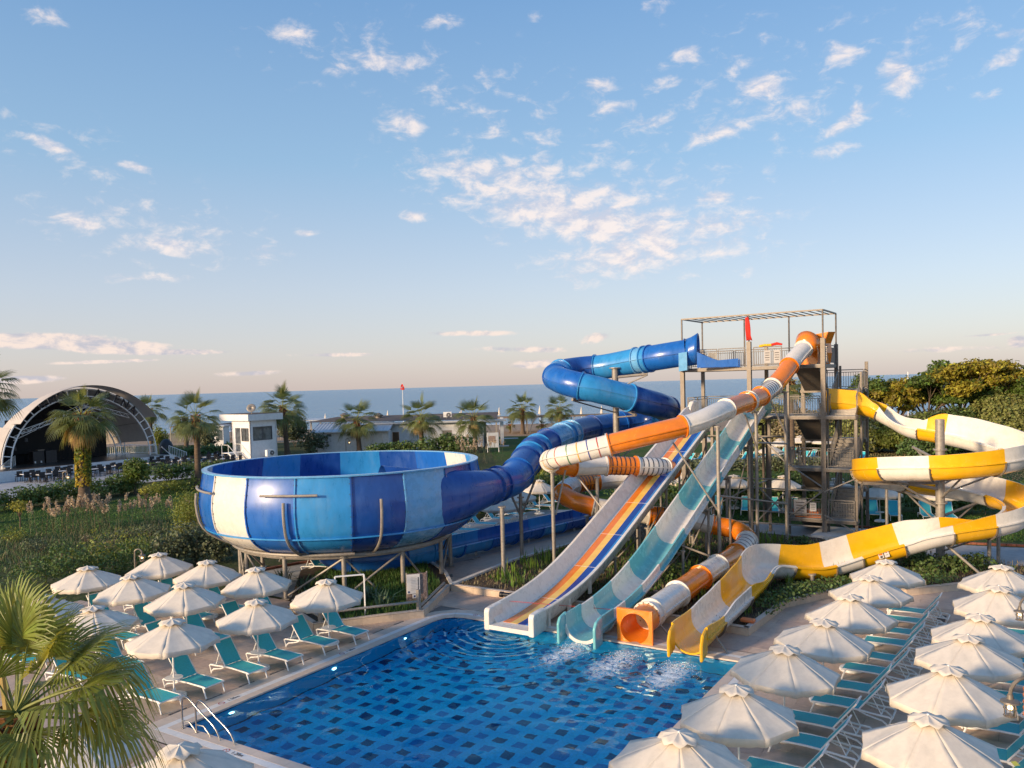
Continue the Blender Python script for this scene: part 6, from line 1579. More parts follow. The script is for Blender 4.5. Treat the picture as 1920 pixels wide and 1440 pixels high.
# ---------------------------------------------------------------- fan palms
def frond_mesh(name, elev, pet, L, nl, mat, seed, droop=.5, spread=150):
    """one fan leaf growing along +x and up by elev, as stalk and pleated fan with free hanging tips"""
    rr = random.Random(seed); mb = MB(); st = MB()
    e = rad(elev); N = 7; P = []
    for i in range(N):
        s = pet * i / (N - 1); sag = -.16 * pet * (i / (N - 1)) ** 2 * math.cos(e)
        P.append(Vector((s * math.cos(e), 0, s * math.sin(e) + sag)))
    st.tube(P, [.030 - .017 * i / (N - 1) for i in range(N)], 4)
    hub = P[-1]; d0 = (P[-1] - P[-2]).normalized(); up = Vector((-d0.z, 0, d0.x))
    if up.z < 0: up = -up
    sd = Vector((0, 1, 0))
    for k in range(nl):
        u = (k + .5) / nl - .5; a = rad(spread) * u
        dr = (d0 * math.cos(a) + sd * math.sin(a)).normalized()
        l = L * (1 - .30 * abs(u * 2) ** 2) * rr.uniform(.9, 1.06)
        fold = .045 * (1 if k % 2 else -1)
        cross = up.cross(dr).normalized()
        w0 = .006; wi = l * .50 * rad(spread) / nl * (.46 if spread < 180 else .45); pts = []
        for f, wd in ((.04, w0), (.30, wi * .62), (.56, wi), (.80, wi * .55), (1.0, .004)):
            g = max(0, f - .45)
            q = hub + dr * (l * f * (1 - .25 * g * droop)) + up * (l * (.16 * f * (1 - f)) + .16 * l * abs(u) * f) + Vector((0, 0, -1)) * (droop * l * g ** 1.7 * 1.5 + (.05 * l * f if droop > .4 else 0)) + dr.cross(up) * rr.uniform(-.02, .02) * f * l
            pts.append((q, wd, up * fold * (1 - f) * wi * 6))
        b = len(mb.V)
        for q, wd, fo in pts: mb.V += [tuple(q - cross * wd), tuple(q + fo), tuple(q + cross * wd)]
        mb.n = len(mb.V)
        for i in range(4):
            mb.F += [(b + i * 3, b + i * 3 + 3, b + i * 3 + 4, b + i * 3 + 1), (b + i * 3 + 1, b + i * 3 + 4, b + i * 3 + 5, b + i * 3 + 2)]
    mb.add(st.V, st.F)
    me = bpy.data.meshes.new(name); me.from_pydata([tuple(v) for v in mb.V], [], mb.F); me.materials.append(mat); me.materials.append(M['stalk'])
    ns = len(st.F); nf = len(mb.F)
    me.polygons.foreach_set('material_index', [0] * (nf - ns) + [1] * ns)
    me.update(); return me
FR = {}
def get_frond(kind, elev, v):
    key = (kind, elev, v)
    if key not in FR:
        if kind == 'far': FR[key] = frond_mesh('frond', elev, 1.25, 1.4, 17, M['frond'], (elev * 7 + v) % 999, .55 if elev < 40 else .15, 150)
        elif kind == 'dry': FR[key] = frond_mesh('dry_frond', elev, .9, 1.2, 18, M['frond_dry'], (elev * 5 + v) % 999, .8)
        elif kind == 'near': FR[key] = frond_mesh('frond', elev, 1.1, 1.2, 36, M['frond_near'], (elev * 3 + v) % 999, 1.1 if elev < 45 else .35, 190)
    return FR[key]
def palm(label, base, heart, s=1.0, trunk_r=.22, n=31, seed=1, skirt=False, red=.9, zb=-.04, group='fan palms', lean=0, low=-40):
    rr = random.Random(seed); base = Vector((base[0], base[1], zb)); heart = Vector(heart)
    t = thing('fan_palm', label, 'palm tree', base, group)
    H_ = heart.z - zb; m = 14; P = []; R_ = []
    for i in range(m + 1):
        f = i / m; P.append(base.lerp(heart, f) + Vector((.06 * math.sin(f * 3 + seed), 0, 0)) * trunk_r * 2)
        R_.append(trunk_r * (1 + .55 * max(0, 1 - f * 6) - .18 * f) * (1 + .03 * math.sin(i * 2.1)))
    mb = MB(); mb.tube(P, R_, 14); mb.build('trunk', M['bark'], t, smooth=True)
    # stubs of old leaf bases under the crown
    V, F = [], []; mb = MB()
    hh = min(red * 1.3 * s, H_ * .45); k = 0
    for j in range(9):
        for i in range(9):
            a = 2 * PI * (i + .5 * (j % 2)) / 9 + .2 * j; z_ = heart.z - hh + hh * j / 8; c = base.lerp(heart, (z_ - zb) / H_)
            d = Vector((math.cos(a), math.sin(a), 0)); rt = trunk_r * (.95 + .35 * j / 8)
            mb.bar(c + d * rt * .8 - EZ * .05, c + d * (rt + .09 + .05 * rr.random()) + EZ * (.17 + .1 * rr.random()), .10, .03)
    mb.build('leaf_bases', M['bark_red'], t, kind='stuff')
    for i in range(n):
        f = i / n; el = 78 - (78 - low) * f ** .62; el += rr.uniform(-8, 8)
        q = min((80, 62, 45, 28, 12, -5, -22, -40), key=lambda x: abs(x - el)); az = i * 2.39996 + rr.uniform(-.25, .25)
        o = bpy.data.objects.new('frond', get_frond('far', q, i % 2)); COL.objects.link(o); o.parent = t
        o.location = heart - base + Vector((0, 0, rr.uniform(-.1, .12))); o.rotation_euler = (rad(rr.uniform(-22, 22)), rad(rr.uniform(-6, 6)), az); o.scale = (s * rr.uniform(.82, 1.1),) * 3
    for i in range(26 if skirt else 8):
        q = rr.choice((-40, -55, -70)) if skirt else rr.choice((-55, -70)); az = i * 2.39996 + .7
        o = bpy.data.objects.new('dry_frond', get_frond('dry', q, i % 2)); COL.objects.link(o); o.parent = t
        o.location = heart - base + Vector((0, 0, -.15)); o.rotation_euler = (0, 0, az); o.scale = (s * rr.uniform(.8, 1.0) * (1 if skirt else .8),) * 3
    return t
def pal(label, ub, vb, uh, vh, **k):
    b = atz(ub, vb, -.04); h = at(uh, vh, b.y); return palm(label, b, h, **k)
A = pal('stout fan palm with ivy on its trunk and dry skirt before the stage', 158, 948, 153, 778, s=1.2, trunk_r=.44, n=32, seed=2, skirt=True, red=1.0)
ab_ = atz(158, 948, -.04); rrn = np.random.default_rng(4); Pn, Nn = [], []
hA = at(153, 778, ab_.y)
for part_, n_, mt, a0, a1, f0, f1 in (('ivy', 2600, 'ivy', 2.2, 6.9, .33, .93), ('sunlit_ivy', 900, 'ivy_sunlit', 3.2, 6.6, .22, .60)):  # second set is the sunlit ivy, sun painted as leaf colour
    f = rrn.uniform(f0, f1, n_); a = rrn.uniform(a0, a1, n_); keep = (np.cos(a - 4.75) < .75) | (rrn.random(n_) < .25) | (f > .7)
    f, a = f[keep], a[keep]; rad_ = .44 + .05 + rrn.uniform(0, .10, len(f))
    P = np.stack([ab_.x + (hA.x - ab_.x) * f + np.cos(a) * rad_, ab_.y + (hA.y - ab_.y) * f + np.sin(a) * rad_, ab_.z + (hA.z - ab_.z) * f], 1)
    N = np.stack([np.cos(a), np.sin(a), np.full(len(f), .3)], 1); V, F = leaf_quads(P, N * 1.5, .17, rrn, 1.3)
    npmesh(part_, V, F, M[mt], A)
pal('tall slim fan palm with rusty trunk top between the stage and the booth', 373, 916, 367, 782, s=1.16, trunk_r=.30, seed=5, red=1.4)
pal('fan palm trunk standing behind the slim palm left of the booth', 350, 845, 347, 784, s=1.03, trunk_r=.36, n=18, seed=6)
pal('tall fan palm right beside the white booth with the dish', 539, 858, 530, 763, s=1.53, trunk_r=.36, seed=7, red=1.3)
pal('fan palm before the left end of the white building', 674, 851, 669, 787, s=1.42, trunk_r=.36, seed=8, n=28)
pal('fan palm before the middle of the white building, left of the brown roof end', 792, 849, 789, 781, s=1.42, trunk_r=.34, seed=9, n=28)
pal('fan palm at the right end of the white building', 893, 847, 888, 783, s=1.37, trunk_r=.34, seed=10, n=27)
pal('fan palm standing alone near the beach, left of the blue tube bend', 981, 814, 979, 767, s=1.39, trunk_r=.36, seed=11)
pal('fan palm near the beach close under the blue tube bend', 1051, 815, 1049, 767, s=1.28, trunk_r=.34, seed=12)
pal('fan palm peeping out right of the stage shell', 284, 850, 281, 768, s=1.25, trunk_r=.3, seed=13, n=24)
pal('knee-high young palm on the beach lawn left of the lone palm', 957, 812, 957, 797, s=0.48, trunk_r=.22, seed=14, n=16, group='young palms')
pal('young palm on the beach lawn right of the lone palm', 1016, 812, 1016, 797, s=0.57, trunk_r=.2, seed=15, n=16, group='young palms')
pal('fan palm seen through the upper bays of the slide tower', 1487, 880, 1483, 716, s=1.08, trunk_r=.28, seed=16, n=26)
pal('fan palm at the left edge with one drooping leaf in view', -45, 985, -36, 728, s=1.14, trunk_r=.28, seed=17, n=30)

# the big palm at the lower left, leaf by leaf
hb = at(30, 1345, 10.6); big_p = thing('fan_palm', 'large fan palm with golden drooping leaves filling the lower left corner', 'palm tree', (hb.x - .1, hb.y, 0), 'fan palms')
mb = MB(); P = [Vector((hb.x - .1, hb.y, 0)).lerp(hb, i / 10) for i in range(11)]; mb.tube(P, [.24 - .004 * i for i in range(11)], 16); mb.build('trunk', M['bark'], big_p, smooth=True)
mb = MB(); rr = random.Random(3)
for j in range(8):
    for i in range(10):
        a = 2 * PI * (i + .5 * (j % 2)) / 10; d = Vector((math.cos(a), math.sin(a), 0)); c = hb - EZ * (1.0 - .13 * j)
        mb.bar(c + d * .17, c + d * (.27 + .06 * rr.random()) + EZ * (.16 + .1 * rr.random()), .09, .025)
mb.build('leaf_bases', M['bark_red'], big_p, kind='stuff')
NEAR = [(90, 75, .95), (40, 62, .95), (150, 66, .9), (10, 45, 1.0), (-25, 35, 1.0), (28, 28, 1.05), (-8, 12, 1.05), (-50, 10, 1.05), (20, 2, 1.0), (-75, -8, 1.0), (-100, -12, 1.0), (-130, 10, 1.0), (170, 30, 1.0), (200, 5, 1.0), (230, -15, 1.0), (120, 40, 1.0), (75, 42, .95), (60, 20, .95), (100, 8, .9), (-95, 30, 1.0), (-150, -20, .9), (-75, 55, .8), (0, 70, .8), (-70, -20, 1.05), (135, 75, 1.0), (60, 72, 1.05), (30, 40, 1.0), (-5, 28, 1.08), (-85, 10, 1.0), (-115, -35, .95)]
for i, (az, el, s) in enumerate(NEAR):
    q = min((80, 62, 45, 28, 12, -5, -22, -40), key=lambda x: abs(x - el))
    o = bpy.data.objects.new('frond', get_frond('near', q, i % 3)); COL.objects.link(o); o.parent = big_p
    o.location = hb - ROOTLOC[big_p.name] + Vector((0, 0, .02 * (i % 4))); o.rotation_euler = (rad(rr.uniform(-8, 8)), 0, rad(az + rr.uniform(-6, 6))); o.scale = (s * .90,) * 3
mb = MB(); mb.tube([hb + Vector((-.12, 0, .1)), hb + Vector((-.22, .05, .9)), hb + Vector((-.28, .05, 1.75))], [.045, .04, .015], 6); mb.build('flower_stalk', M['frond_dry'], big_p, smooth=True)

# ---------------------------------------------------------------- hedges and shrubs left
def Zg(u, v): return atz(u, v, -.04)
hedge('low leafy hedge left of the ivy palm along the stage terrace', [Zg(-60, 968), Zg(60, 950), Zg(145, 935)], 2.0, 1.7, size=.15, dens=20, seed=21)
hedge('dark green hedge right of the ivy palm along the stage terrace', [Zg(172, 936), Zg(225, 928), Zg(250, 920)], 2.0, 1.7, size=.15, dens=20, seed=22)
hedge('leafy hedge between the round tree and the slim palm', [Zg(285, 905), Zg(320, 902), Zg(362, 897)], 2.2, 1.8, size=.16, dens=20, seed=23)
hedge('clipped low hedge in front of the slim palm', [Zg(288, 930), Zg(330, 922), Zg(368, 916)], 1.3, 1.1, mat='hedge_lit', size=.12, dens=22, seed=24)
hedge('leafy hedge between the slim palm and the bowl rim', [Zg(383, 900), Zg(420, 893)], 2.2, 1.8, size=.16, dens=18, seed=25)
hedge('long dark hedge behind the dark chairs of the stage terrace', [Zg(325, 862), Zg(440, 852), Zg(470, 852)], 2.0, 1.6, size=.22, dens=12, seed=26)
def ball_tree(label, ub, vb, uc, vc, r, mat, seed, size=.07, cat='tree', name='topiary', trunk=.05, flat=.9, dens=34):
    b = Zg(ub, vb); c = at(uc, vc, b.y); t = thing(name, label, cat, b); rr = random.Random(seed)
    mb = MB(); mb.tube([b, b.lerp(c, .5) + Vector((.03, 0, 0)), Vector((c.x, c.y, c.z - r * .3))], [trunk, trunk * .85, trunk * .6], 7)
    for i in range(5):
        a = i * 1.3; mb.cyl(b.lerp(c, .55), c + Vector((math.cos(a) * r * .5, math.sin(a) * r * .5, r * .1)), trunk * .5, 5, trunk * .2)
    mb.build('trunk', M['branch'], t, smooth=True)
    bl = [((c.x + rr.uniform(-.35, .35) * r, c.y + rr.uniform(-.35, .35) * r, c.z + rr.uniform(-.25, .3) * r), (r * .66, r * .66, r * .6 * flat)) for _ in range(6)]
    foliage('crown', bl, dens, size, M[mat], t, seed); return t
ball_tree('clipped golden ball topiary on a thin trunk, left of the two', 38, 1002, 36, 946, .72, 'topiary', 31, .07)
ball_tree('small clipped golden topiary with flat top below the round tree', 274, 962, 274, 921, .52, 'topiary', 32)
ball_tree('round bronze green tree on a short trunk before the stage terrace', 253, 926, 253, 886, 1.65, 'tree_green', 33, .16, name='round_tree', trunk=.12, dens=22)
t_ = bush('tall feathery yellow green tamarisk bush left of the big bowl', Zg(368, 1012), 1.7, 3.2, 'hedge_lit', .065, 40, 41, lumps=12); 
bush('lower feathery bush at the left foot of the tamarisk', Zg(340, 1015), .9, 1.5, 'tamarisk', .07, 30, 42)
hedge('bushy green hedge behind the left parasols', [Zg(60, 1105), Zg(130, 1092), Zg(205, 1082), Zg(300, 1062)], 1.8, 1.35, mat='hedge', size=.085, dens=30, seed=27, ragged=.25)
hedge('sunlit hedge top by the hooked lantern, sunlight put into its leaf colour', [Zg(130, 1088), Zg(200, 1072), Zg(285, 1052)], 1.3, 1.75, mat='hedge_lit', size=.08, dens=14, seed=28, ragged=.3)  # lit top of the hedge, the sun painted by a lighter leaf
for i, (u, v, r, h, lb) in enumerate(((325, 1062, 1.3, 2.2, 'dark olive oleander shrub behind the lantern parasol, left of three'), (368, 1056, 1.5, 2.3, 'dark olive oleander shrub behind the lantern parasol, middle of three'), (412, 1052, 1.4, 2.2, 'dark olive oleander shrub under the left edge of the bowl'))):
    bush(lb, Zg(u, v), r, h, 'olive', .10, 24, 43 + i, lumps=10, group='oleander shrubs')
# overgrown bank with reeds between the hedge and the lawn
def scatter_blades(name, poly, n, h0, h1, w, mat, seed, z0=-.04, lean=.35, parent=None, kind='stuff', tuft=1):
    rr = np.random.default_rng(seed); xs = [p[0] for p in poly]; ys = [p[1] for p in poly]; P = []
    while len(P) < n:
        q = (rr.uniform(min(xs), max(xs)), rr.uniform(min(ys), max(ys)))
        if inpoly(q, poly): P += [(q[0] + rr.normal(0, .09) * (k > 0), q[1] + rr.normal(0, .09) * (k > 0)) for k in range(tuft)]
    P = np.array(P[:n]); h = rr.uniform(h0, h1, (n, 1)); a = rr.uniform(0, 2 * PI, n)
    d = np.stack([np.cos(a), np.sin(a), np.zeros(n)], 1); s = np.stack([-np.sin(a), np.cos(a), np.zeros(n)], 1)
    B = np.concatenate([P, np.full((n, 1), z0)], 1); ln = rr.uniform(.1, 1, (n, 1)) * lean
    up = np.array([[0, 0, 1.0]]); wv = s * w * rr.uniform(.6, 1.3, (n, 1))
    M1 = B + up * h * .55 + d * h * ln * .35; T = B + up * h * (1 - .25 * ln) + d * h * ln
    V = np.stack([B - wv * .5, B + wv * .5, M1 + wv * .45, M1 - wv * .45, T + wv * .08, T - wv * .08], 1).reshape(-1, 3)
    i = np.arange(n)[:, None] * 6
    F = np.concatenate([i + np.array([[0, 1, 2, 3]]), i + np.array([[3, 2, 4, 5]])], 1).reshape(-1, 4)
    return npmesh(name, V, F, M[mat], parent, kind=kind)
bank = [Zg(-60, 1060), Zg(-60, 1010), Zg(120, 1005), Zg(320, 975), Zg(335, 1030), Zg(180, 1062), Zg(60, 1085)]
def st(o, lb, cat): o['label'] = lb; o['category'] = cat; return o
st(scatter_blades('bank_grass', bank, 8000, .12, .42, .035, 'reedleaf', 51, lean=.7), 'grey green overgrown grass on the bank below the lawn', 'grass')
st(scatter_blades('dry_bank_grass', bank, 1800, .2, .5, .03, 'drygrass', 52, lean=.9), 'dry straw coloured grass on the bank below the lawn', 'grass')
lw = [Zg(-100, 1010), Zg(-100, 955), Zg(150, 950), Zg(330, 918), Zg(410, 905), Zg(410, 960), Zg(300, 985), Zg(100, 1005)]
st(scatter_blades('lawn_grass', lw, 16000, .04, .11, .05, 'grassblade', 53, lean=.6), 'short green lawn grass before the stage terrace', 'grass')
def reeds(label, c, n, h, spread, seed):
    t = thing('reed_clump', label, 'reeds', (c[0], c[1], -.04), 'reed clumps with pale plumes'); rr = random.Random(seed); mb = MB(); lf = MB(); P = []
    for i in range(n):
        x, y = c[0] + rr.gauss(0, spread), c[1] + rr.gauss(0, spread * .6); hh = h * rr.uniform(.65, 1.05); lx_, ly_ = rr.uniform(-.25, .25), rr.uniform(-.25, .25)
        tip = Vector((x + lx_ * hh, y + ly_ * hh, hh)); mb.cyl((x, y, -.04), tip, .009, 4, .004)
        for k in range(5): P.append(tip + Vector((lx_ * .1 * k, 0, .09 * k - .1)))
        for k in range(5):
            b = Vector((x, y, -.04)).lerp(tip, .15 + .15 * k); a = rr.uniform(0, 2 * PI); d = Vector((math.cos(a), math.sin(a), .7)); s_ = Vector((-math.sin(a), math.cos(a), 0)) * .018
            l = hh * .35; lf.add([b - s_, b + s_, b + d * l * .6 + s_, b + d * l * .6 - s_, b + d * l - EZ * l * .25], [(0, 1, 2, 3), (3, 2, 4)])
    mb.build('stems', M['drygrass'], t, kind='stuff'); lf.build('leaves', M['reedleaf'], t, kind='stuff')
    r2 = np.random.default_rng(seed); Pn = np.repeat(np.array([tuple(p) for p in P]), 9, 0); Pn = Pn + r2.normal(0, .05, Pn.shape)
    V, F = leaf_quads(Pn, r2.normal(0, 1, Pn.shape), .07, r2, 2.2); npmesh('plumes', V, F, M['reed'], t, kind='stuff')
for i, (u, v, n, h, lb) in enumerate(((88, 1004, 12, 2.0, 'reed clump with pale plumes on the bank near the left topiary'), (130, 1002, 14, 2.2, 'tall plumed reed clump on the bank left of the middle'), (165, 1000, 18, 2.2, 'densest plumed reed clump in the middle of the bank'), (205, 996, 16, 2.0, 'plumed reed clump on the bank right of the densest one'), (270, 985, 12, 1.7, 'plumed reed clump near the small flat topped topiary'), (310, 980, 9, 1.7, 'thin reed clump left of the tamarisk bush'))):
    reeds(lb, Zg(u, v), n, h, .8, 60 + i)
for i, (u, v, n, lb) in enumerate(((885, 872, 20, 'plumed reeds on the lawn just left of the blue tube'), (915, 868, 14, 'plumed reeds on the lawn touching the blue tube'), (862, 862, 8, 'sparse reeds below the standing board'))):
    reeds(lb, Zg(u, v), n, 2.6, 1.0, 70 + i)
bush('dry tan thorn bush on the bank among the reeds', Zg(160, 1022), .6, .9, 'drygrass', .06, 24, 48, lumps=6)

for i, (u, v, r, h, mt, lb) in enumerate(((235, 1012, 1.1, .9, 'olive', 'grey green scrub bush on the bank right of the thorn bush'), (285, 1008, 1.2, 1.0, 'olive', 'grey green scrub bush on the bank below the flat topped topiary'), (70, 1040, 1.2, 1.0, 'olive', 'dark scrub bush on the bank at the far left'), (120, 1046, 1.0, .9, 'hedge', 'dark green scrub bush low on the bank, left of the thorn bush'), (205, 1036, 1.1, .8, 'drygrass', 'straw coloured scrub bush low on the bank below the thorn bush'), (20, 1020, 1.1, .9, 'hedge_lit', 'bright green scrub bush at the left edge of the bank'), (255, 1040, 1.0, 1.0, 'hedge', 'leafy scrub bush low on the bank near the hooked lantern'))):
    bush(lb, Zg(u, v), r, h, mt, .07, 24, 500 + i, lumps=7, group='scrub bushes on the bank')

# ---------------------------------------------------------------- plants round the slides
hedge('clipped dark hedge in front of the white building, left part', [Zg(705, 853), Zg(742, 851), Zg(780, 850)], 2.2, 1.6, size=.2, dens=14, seed=81)
hedge('tall dark hedge in front of the white building, right part', [Zg(802, 852), Zg(840, 850), Zg(878, 850)], 2.6, 2.5, size=.22, dens=14, seed=82)
ball_tree('round clipped dark bush by the passage of the white building', 902, 822, 902, 812, 1.1, 'hedge', 83, .2, 'shrub', 'round_bush')
bush('low scrub left of the white building beside the tall palm', Zg(590, 852), 2.4, 3.2, 'olive', .22, 12, 84); bush('grey green bush behind the tall palm at the white building', Zg(553, 838), 3.2, 4.4, 'olive', .24, 12, 85)
bush('silvery olive bush left of the booth', Zg(388, 848), 2.0, 3.8, 'olive', .22, 14, 86); bush('yellow green bush right beside the stage shell', Zg(300, 842), 1.8, 4.0, 'hedge_lit', .22, 12, 87)
hedge('dark hedge behind the terrace loungers under the blue tube', [Zg(845, 985), Zg(930, 952), Zg(1040, 935), Zg(1130, 930)], 2.4, 2.2, size=.14, dens=18, seed=88, mat='hedge')
for i, (u, v, r, h, lb) in enumerate(((985, 925, 1.2, 3.0, 'bright leafy shrub between the blue tube and the orange tube, left one'), (1010, 922, 1.6, 3.4, 'bright leafy shrub directly above the terrace parasol'), (1032, 925, 1.3, 2.6, 'bright leafy shrub left of the orange tube bends'))):
    bush(lb, Zg(u, v), r, h, 'hedge_lit', .14, 20, 90 + i, lumps=9)
hedge('long dark hedge behind the lawn loungers and the slide tower', [Zg(1180, 950), Zg(1330, 950), Zg(1500, 952), Zg(1640, 955), Zg(1800, 962), Zg(1960, 972)], 2.6, 2.3, size=.15, dens=20, seed=89)
hedge('pale blue green low hedge along the upper lawn', [Zg(1270, 884), Zg(1450, 882), Zg(1600, 884)], 1.6, 1.2, mat='olive', size=.2, dens=12, seed=95)
# belt of shrubs at the far right
rr = random.Random(12)
names_ = ['dense olive shrub in the far belt, first right of the tower', 'rusty shrub in the far belt right of the tower', 'yellow green shrub behind the white bend of the spiral', 'grey green shrub between the spiral and the gold trees', 'dark shrub under the gold trees', 'big feathery olive shrub at the right edge of the belt', 'feathery shrub left of the big one at the right edge', 'low dark shrub below the belt, behind the column', 'low shrub behind the upper parasols', 'tan shrub seen through the tower bays', 'rusty low shrub seen through the tower', 'yellow shrub above the yellow chute start']
for i, (u, v, r, h, mt) in enumerate(((1655, 848, 4.4, 3.8, 'olive'), (1700, 846, 4.0, 3.0, 'tamarisk'), (1700, 852, 4.0, 4.2, 'hedge_lit'), (1768, 846, 4.2, 4.4, 'olive'), (1820, 846, 4.4, 4.6, 'hedge'), (1895, 846, 5.6, 5.8, 'tamarisk'), (1858, 846, 4.0, 4.6, 'tamarisk'), (1745, 858, 4.0, 3.4, 'hedge'), (1560, 850, 4.0, 3.6, 'hedge'), (1450, 846, 4.6, 5.6, 'tamarisk'), (1500, 850, 4.4, 4.6, 'drygrass'), (1600, 850, 4.0, 5.2, 'tamarisk'))):
    bush(names_[i], Zg(u, v), r, h, mt, .20, 30, 100 + i, lumps=16, group='shrub belt at the far right')
# trees
def tree(label, u, v, cu, cv, rx_, rz_, mats, seed, size=.24, dens=24, nb=9):
    b = Zg(u, v); c = at(cu, cv, b.y); t = thing('broadleaf_tree', label, 'tree', b, 'trees at the far right'); rr = random.Random(seed); mb = MB(); bl = []
    fork = b.lerp(Vector((c.x, c.y, c.z - rz_ * .7)), .75)
    mb.tube([b, b.lerp(fork, .5) + Vector((rr.uniform(-.2, .2), 0, 0)), fork], [.32, .26, .2], 8)
    for i in range(nb):
        a = 2 * PI * i / nb + rr.uniform(-.3, .3); k = rr.uniform(.45, .85); e = Vector((c.x + math.cos(a) * rx_ * k, c.y + math.sin(a) * rx_ * k, c.z + rz_ * rr.uniform(-.25, .45)))
        m_ = fork.lerp(e, .5) + Vector((0, 0, rr.uniform(0, .5))); mb.tube([fork, m_, e], [.15, .09, .03], 6)
        for j in range(3):
            q = e + Vector((rr.uniform(-1, 1) * rx_ * .3, rr.uniform(-1, 1) * rx_ * .3, rr.uniform(-.5, .6) * rz_ * .4)); bl.append(((q.x, q.y, q.z), (rx_ * rr.uniform(.2, .34), rx_ * rr.uniform(.2, .34), rz_ * rr.uniform(.14, .26))))
            mb.cyl(m_, q, .05, 5, .015)
    bl.append(((c.x, c.y, c.z + rz_ * .4), (rx_ * .45, rx_ * .45, rz_ * .3)))
    mb.build('trunk', M['branch'], t, smooth=True)
    k = max(1, int(len(bl) * .55))
    foliage('crown', bl[:k], dens, size, M[mats[0]], t, seed, shell=.2); foliage('crown', bl[k:], dens, size, M[mats[1]], t, seed + 1, shell=.2); return t
tree('dark green tree just right of the tower before the sea', 1632, 842, 1632, 745, 3.2, 3.4, ('tree_green', 'tree_green'), 201)
tree('green and gold tree second right of the tower', 1680, 842, 1676, 748, 3.8, 3.4, ('tree_green', 'tree_gold'), 202)
tree('golden yellow tree left of the middle at the far right', 1745, 842, 1738, 738, 4.0, 3.6, ('tree_gold', 'tree_green'), 203)
tree('tallest green gold tree in the middle at the far right', 1800, 842, 1795, 727, 5.6, 3.9, ('tree_green', 'tree_gold'), 204, nb=9)
tree('golden tree overlapping the tallest one on its right', 1838, 842, 1836, 734, 3.8, 3.6, ('tree_gold', 'tree_green'), 205)
tree('open crowned tree at the right edge with sky showing through', 1888, 842, 1884, 718, 4.4, 3.8, ('tree_green', 'tree_gold'), 206, dens=15)
tree('green tree cut by the right edge of the picture', 1945, 842, 1935, 728, 4.2, 4.0, ('tree_green', 'tree_green'), 207)
# bed planting
def poly_ab(pts, z=.23): return [ab(*p, z) for p in pts]
BEDZ = .22
st(scatter_blades('bed_grass', poly_ab([(-22.3, 21.6), (-20.3, 24.5), (-21.7, 27.9), (-25.5, 31.5), (-29.5, 30), (-28.5, 27), (-25.0, 22.8)]), 15000, .10, .32, .03, 'grassblade', 301, BEDZ), 'thick green grass in the bed under the bowl', 'grass')
st(scatter_blades('bed_dry_grass', poly_ab([(-21.3, 28.6), (-18, 28.6), (-9.6, 28.4), (-8.4, 28.3), (-8.2, 32.1), (-6.9, 34.8), (-4.3, 36.3), (-2.3, 38.4), (2, 43), (-9.5, 45.4), (-20.3, 46), (-20.9, 39), (-21.5, 33)]), 12000, .06, .22, .03, 'drygrass', 302, BEDZ, .9), 'dry low growth on the soil between the slides', 'ground cover')
st(scatter_blades('bed_green_cover', poly_ab([(-20.8, 30), (-18.5, 29.2), (-12, 30), (-9, 31.2), (-8.2, 33.5), (-5, 37.2), (0, 42), (-6, 43.8), (-14, 42), (-19.5, 41)]), 9000, .08, .26, .045, 'grassblade', 303, BEDZ, .9), 'green ground cover on the soil between the slides', 'ground cover')
cov = [ab(a, b, .3) for a, b in ((-8.2, 30.4), (-8.2, 31.8), (-7.6, 33.6), (-6.4, 35.3), (-4.6, 36.5), (-3, 38))]
hedge('dense low yellow flowering ground cover along the wall by the yellow chute', cov, 1.1, .55, mat='hedge', size=.075, dens=34, stems=False, seed=304, z0=.18, name='ground_cover', cat='ground cover')
def strap(label, c, n, h, seed, mat='plantleaf', z0=BEDZ, lean=.35, w=.05):
    t = thing('strap_plant', label, 'plant', (c[0], c[1], z0), 'strap leaved plants between the slides'); rr = random.Random(seed); mb = MB()
    for i in range(n):
        a = rr.uniform(0, 2 * PI); l = h * rr.uniform(.6, 1.1); k = lean * rr.uniform(.2, 1.2); d = Vector((math.cos(a), math.sin(a), 0)); s_ = Vector((-d.y, d.x, 0)) * w * .5
        o = Vector((c[0] + rr.gauss(0, .16), c[1] + rr.gauss(0, .16), z0)); P = [o, o + EZ * l * .5 + d * l * k * .3, o + EZ * l * (.95 - k * .3) + d * l * k]
        mb.add([P[0] - s_ * .6, P[0] + s_ * .6, P[1] + s_, P[1] - s_, P[2]], [(0, 1, 2, 3), (3, 2, 4)])
    mb.build('leaves', M[mat], t, kind='stuff'); return t
rr = random.Random(8); k = 0
SP = [(945, 1088), (972, 1098), (985, 1058), (1000, 1066), (1020, 1056), (1035, 1050), (1050, 1046), (1062, 1040), (1075, 1036), (1010, 1050), (960, 1075), (1090, 1030), (1170, 1085), (1290, 1070), (1258, 1130), (1315, 1128), (1345, 1130), (1400, 1150), (1440, 1022), (1452, 1018), (1466, 1020), (1425, 1025), (1430, 1010), (1560, 1085), (1580, 1080), (1480, 1102), (1530, 1062), (1310, 1010), (1330, 1006), (1345, 1012), (1295, 1020), (1150, 1050), (1180, 1030), (1240, 1050), (1200, 1060), (1640, 1075), (1620, 1060), (1370, 1085)]
def where(u, v):
    if u < 990 and v > 1060: return 'at the near left corner of the long soil bed'
    if u < 1095: return 'along the walk beside the blue trough'
    if 1140 <= u < 1250 and v < 1090: return 'in the soil beneath the striped slide'
    if 1250 <= u < 1380 and v > 1040: return 'beside the lower orange tube'
    if 1280 <= u < 1400: return 'under the orange bend between the posts'
    if 1390 <= u < 1480 and v < 1040: return 'in the lit clump before the tower'
    return 'under the lower run of the yellow chute'
for i, (u, v) in enumerate(SP):
    strap('bright green strap leaved plant ' + where(u, v), atz(u, v, BEDZ), 16, .75, 400 + i, w=.055)
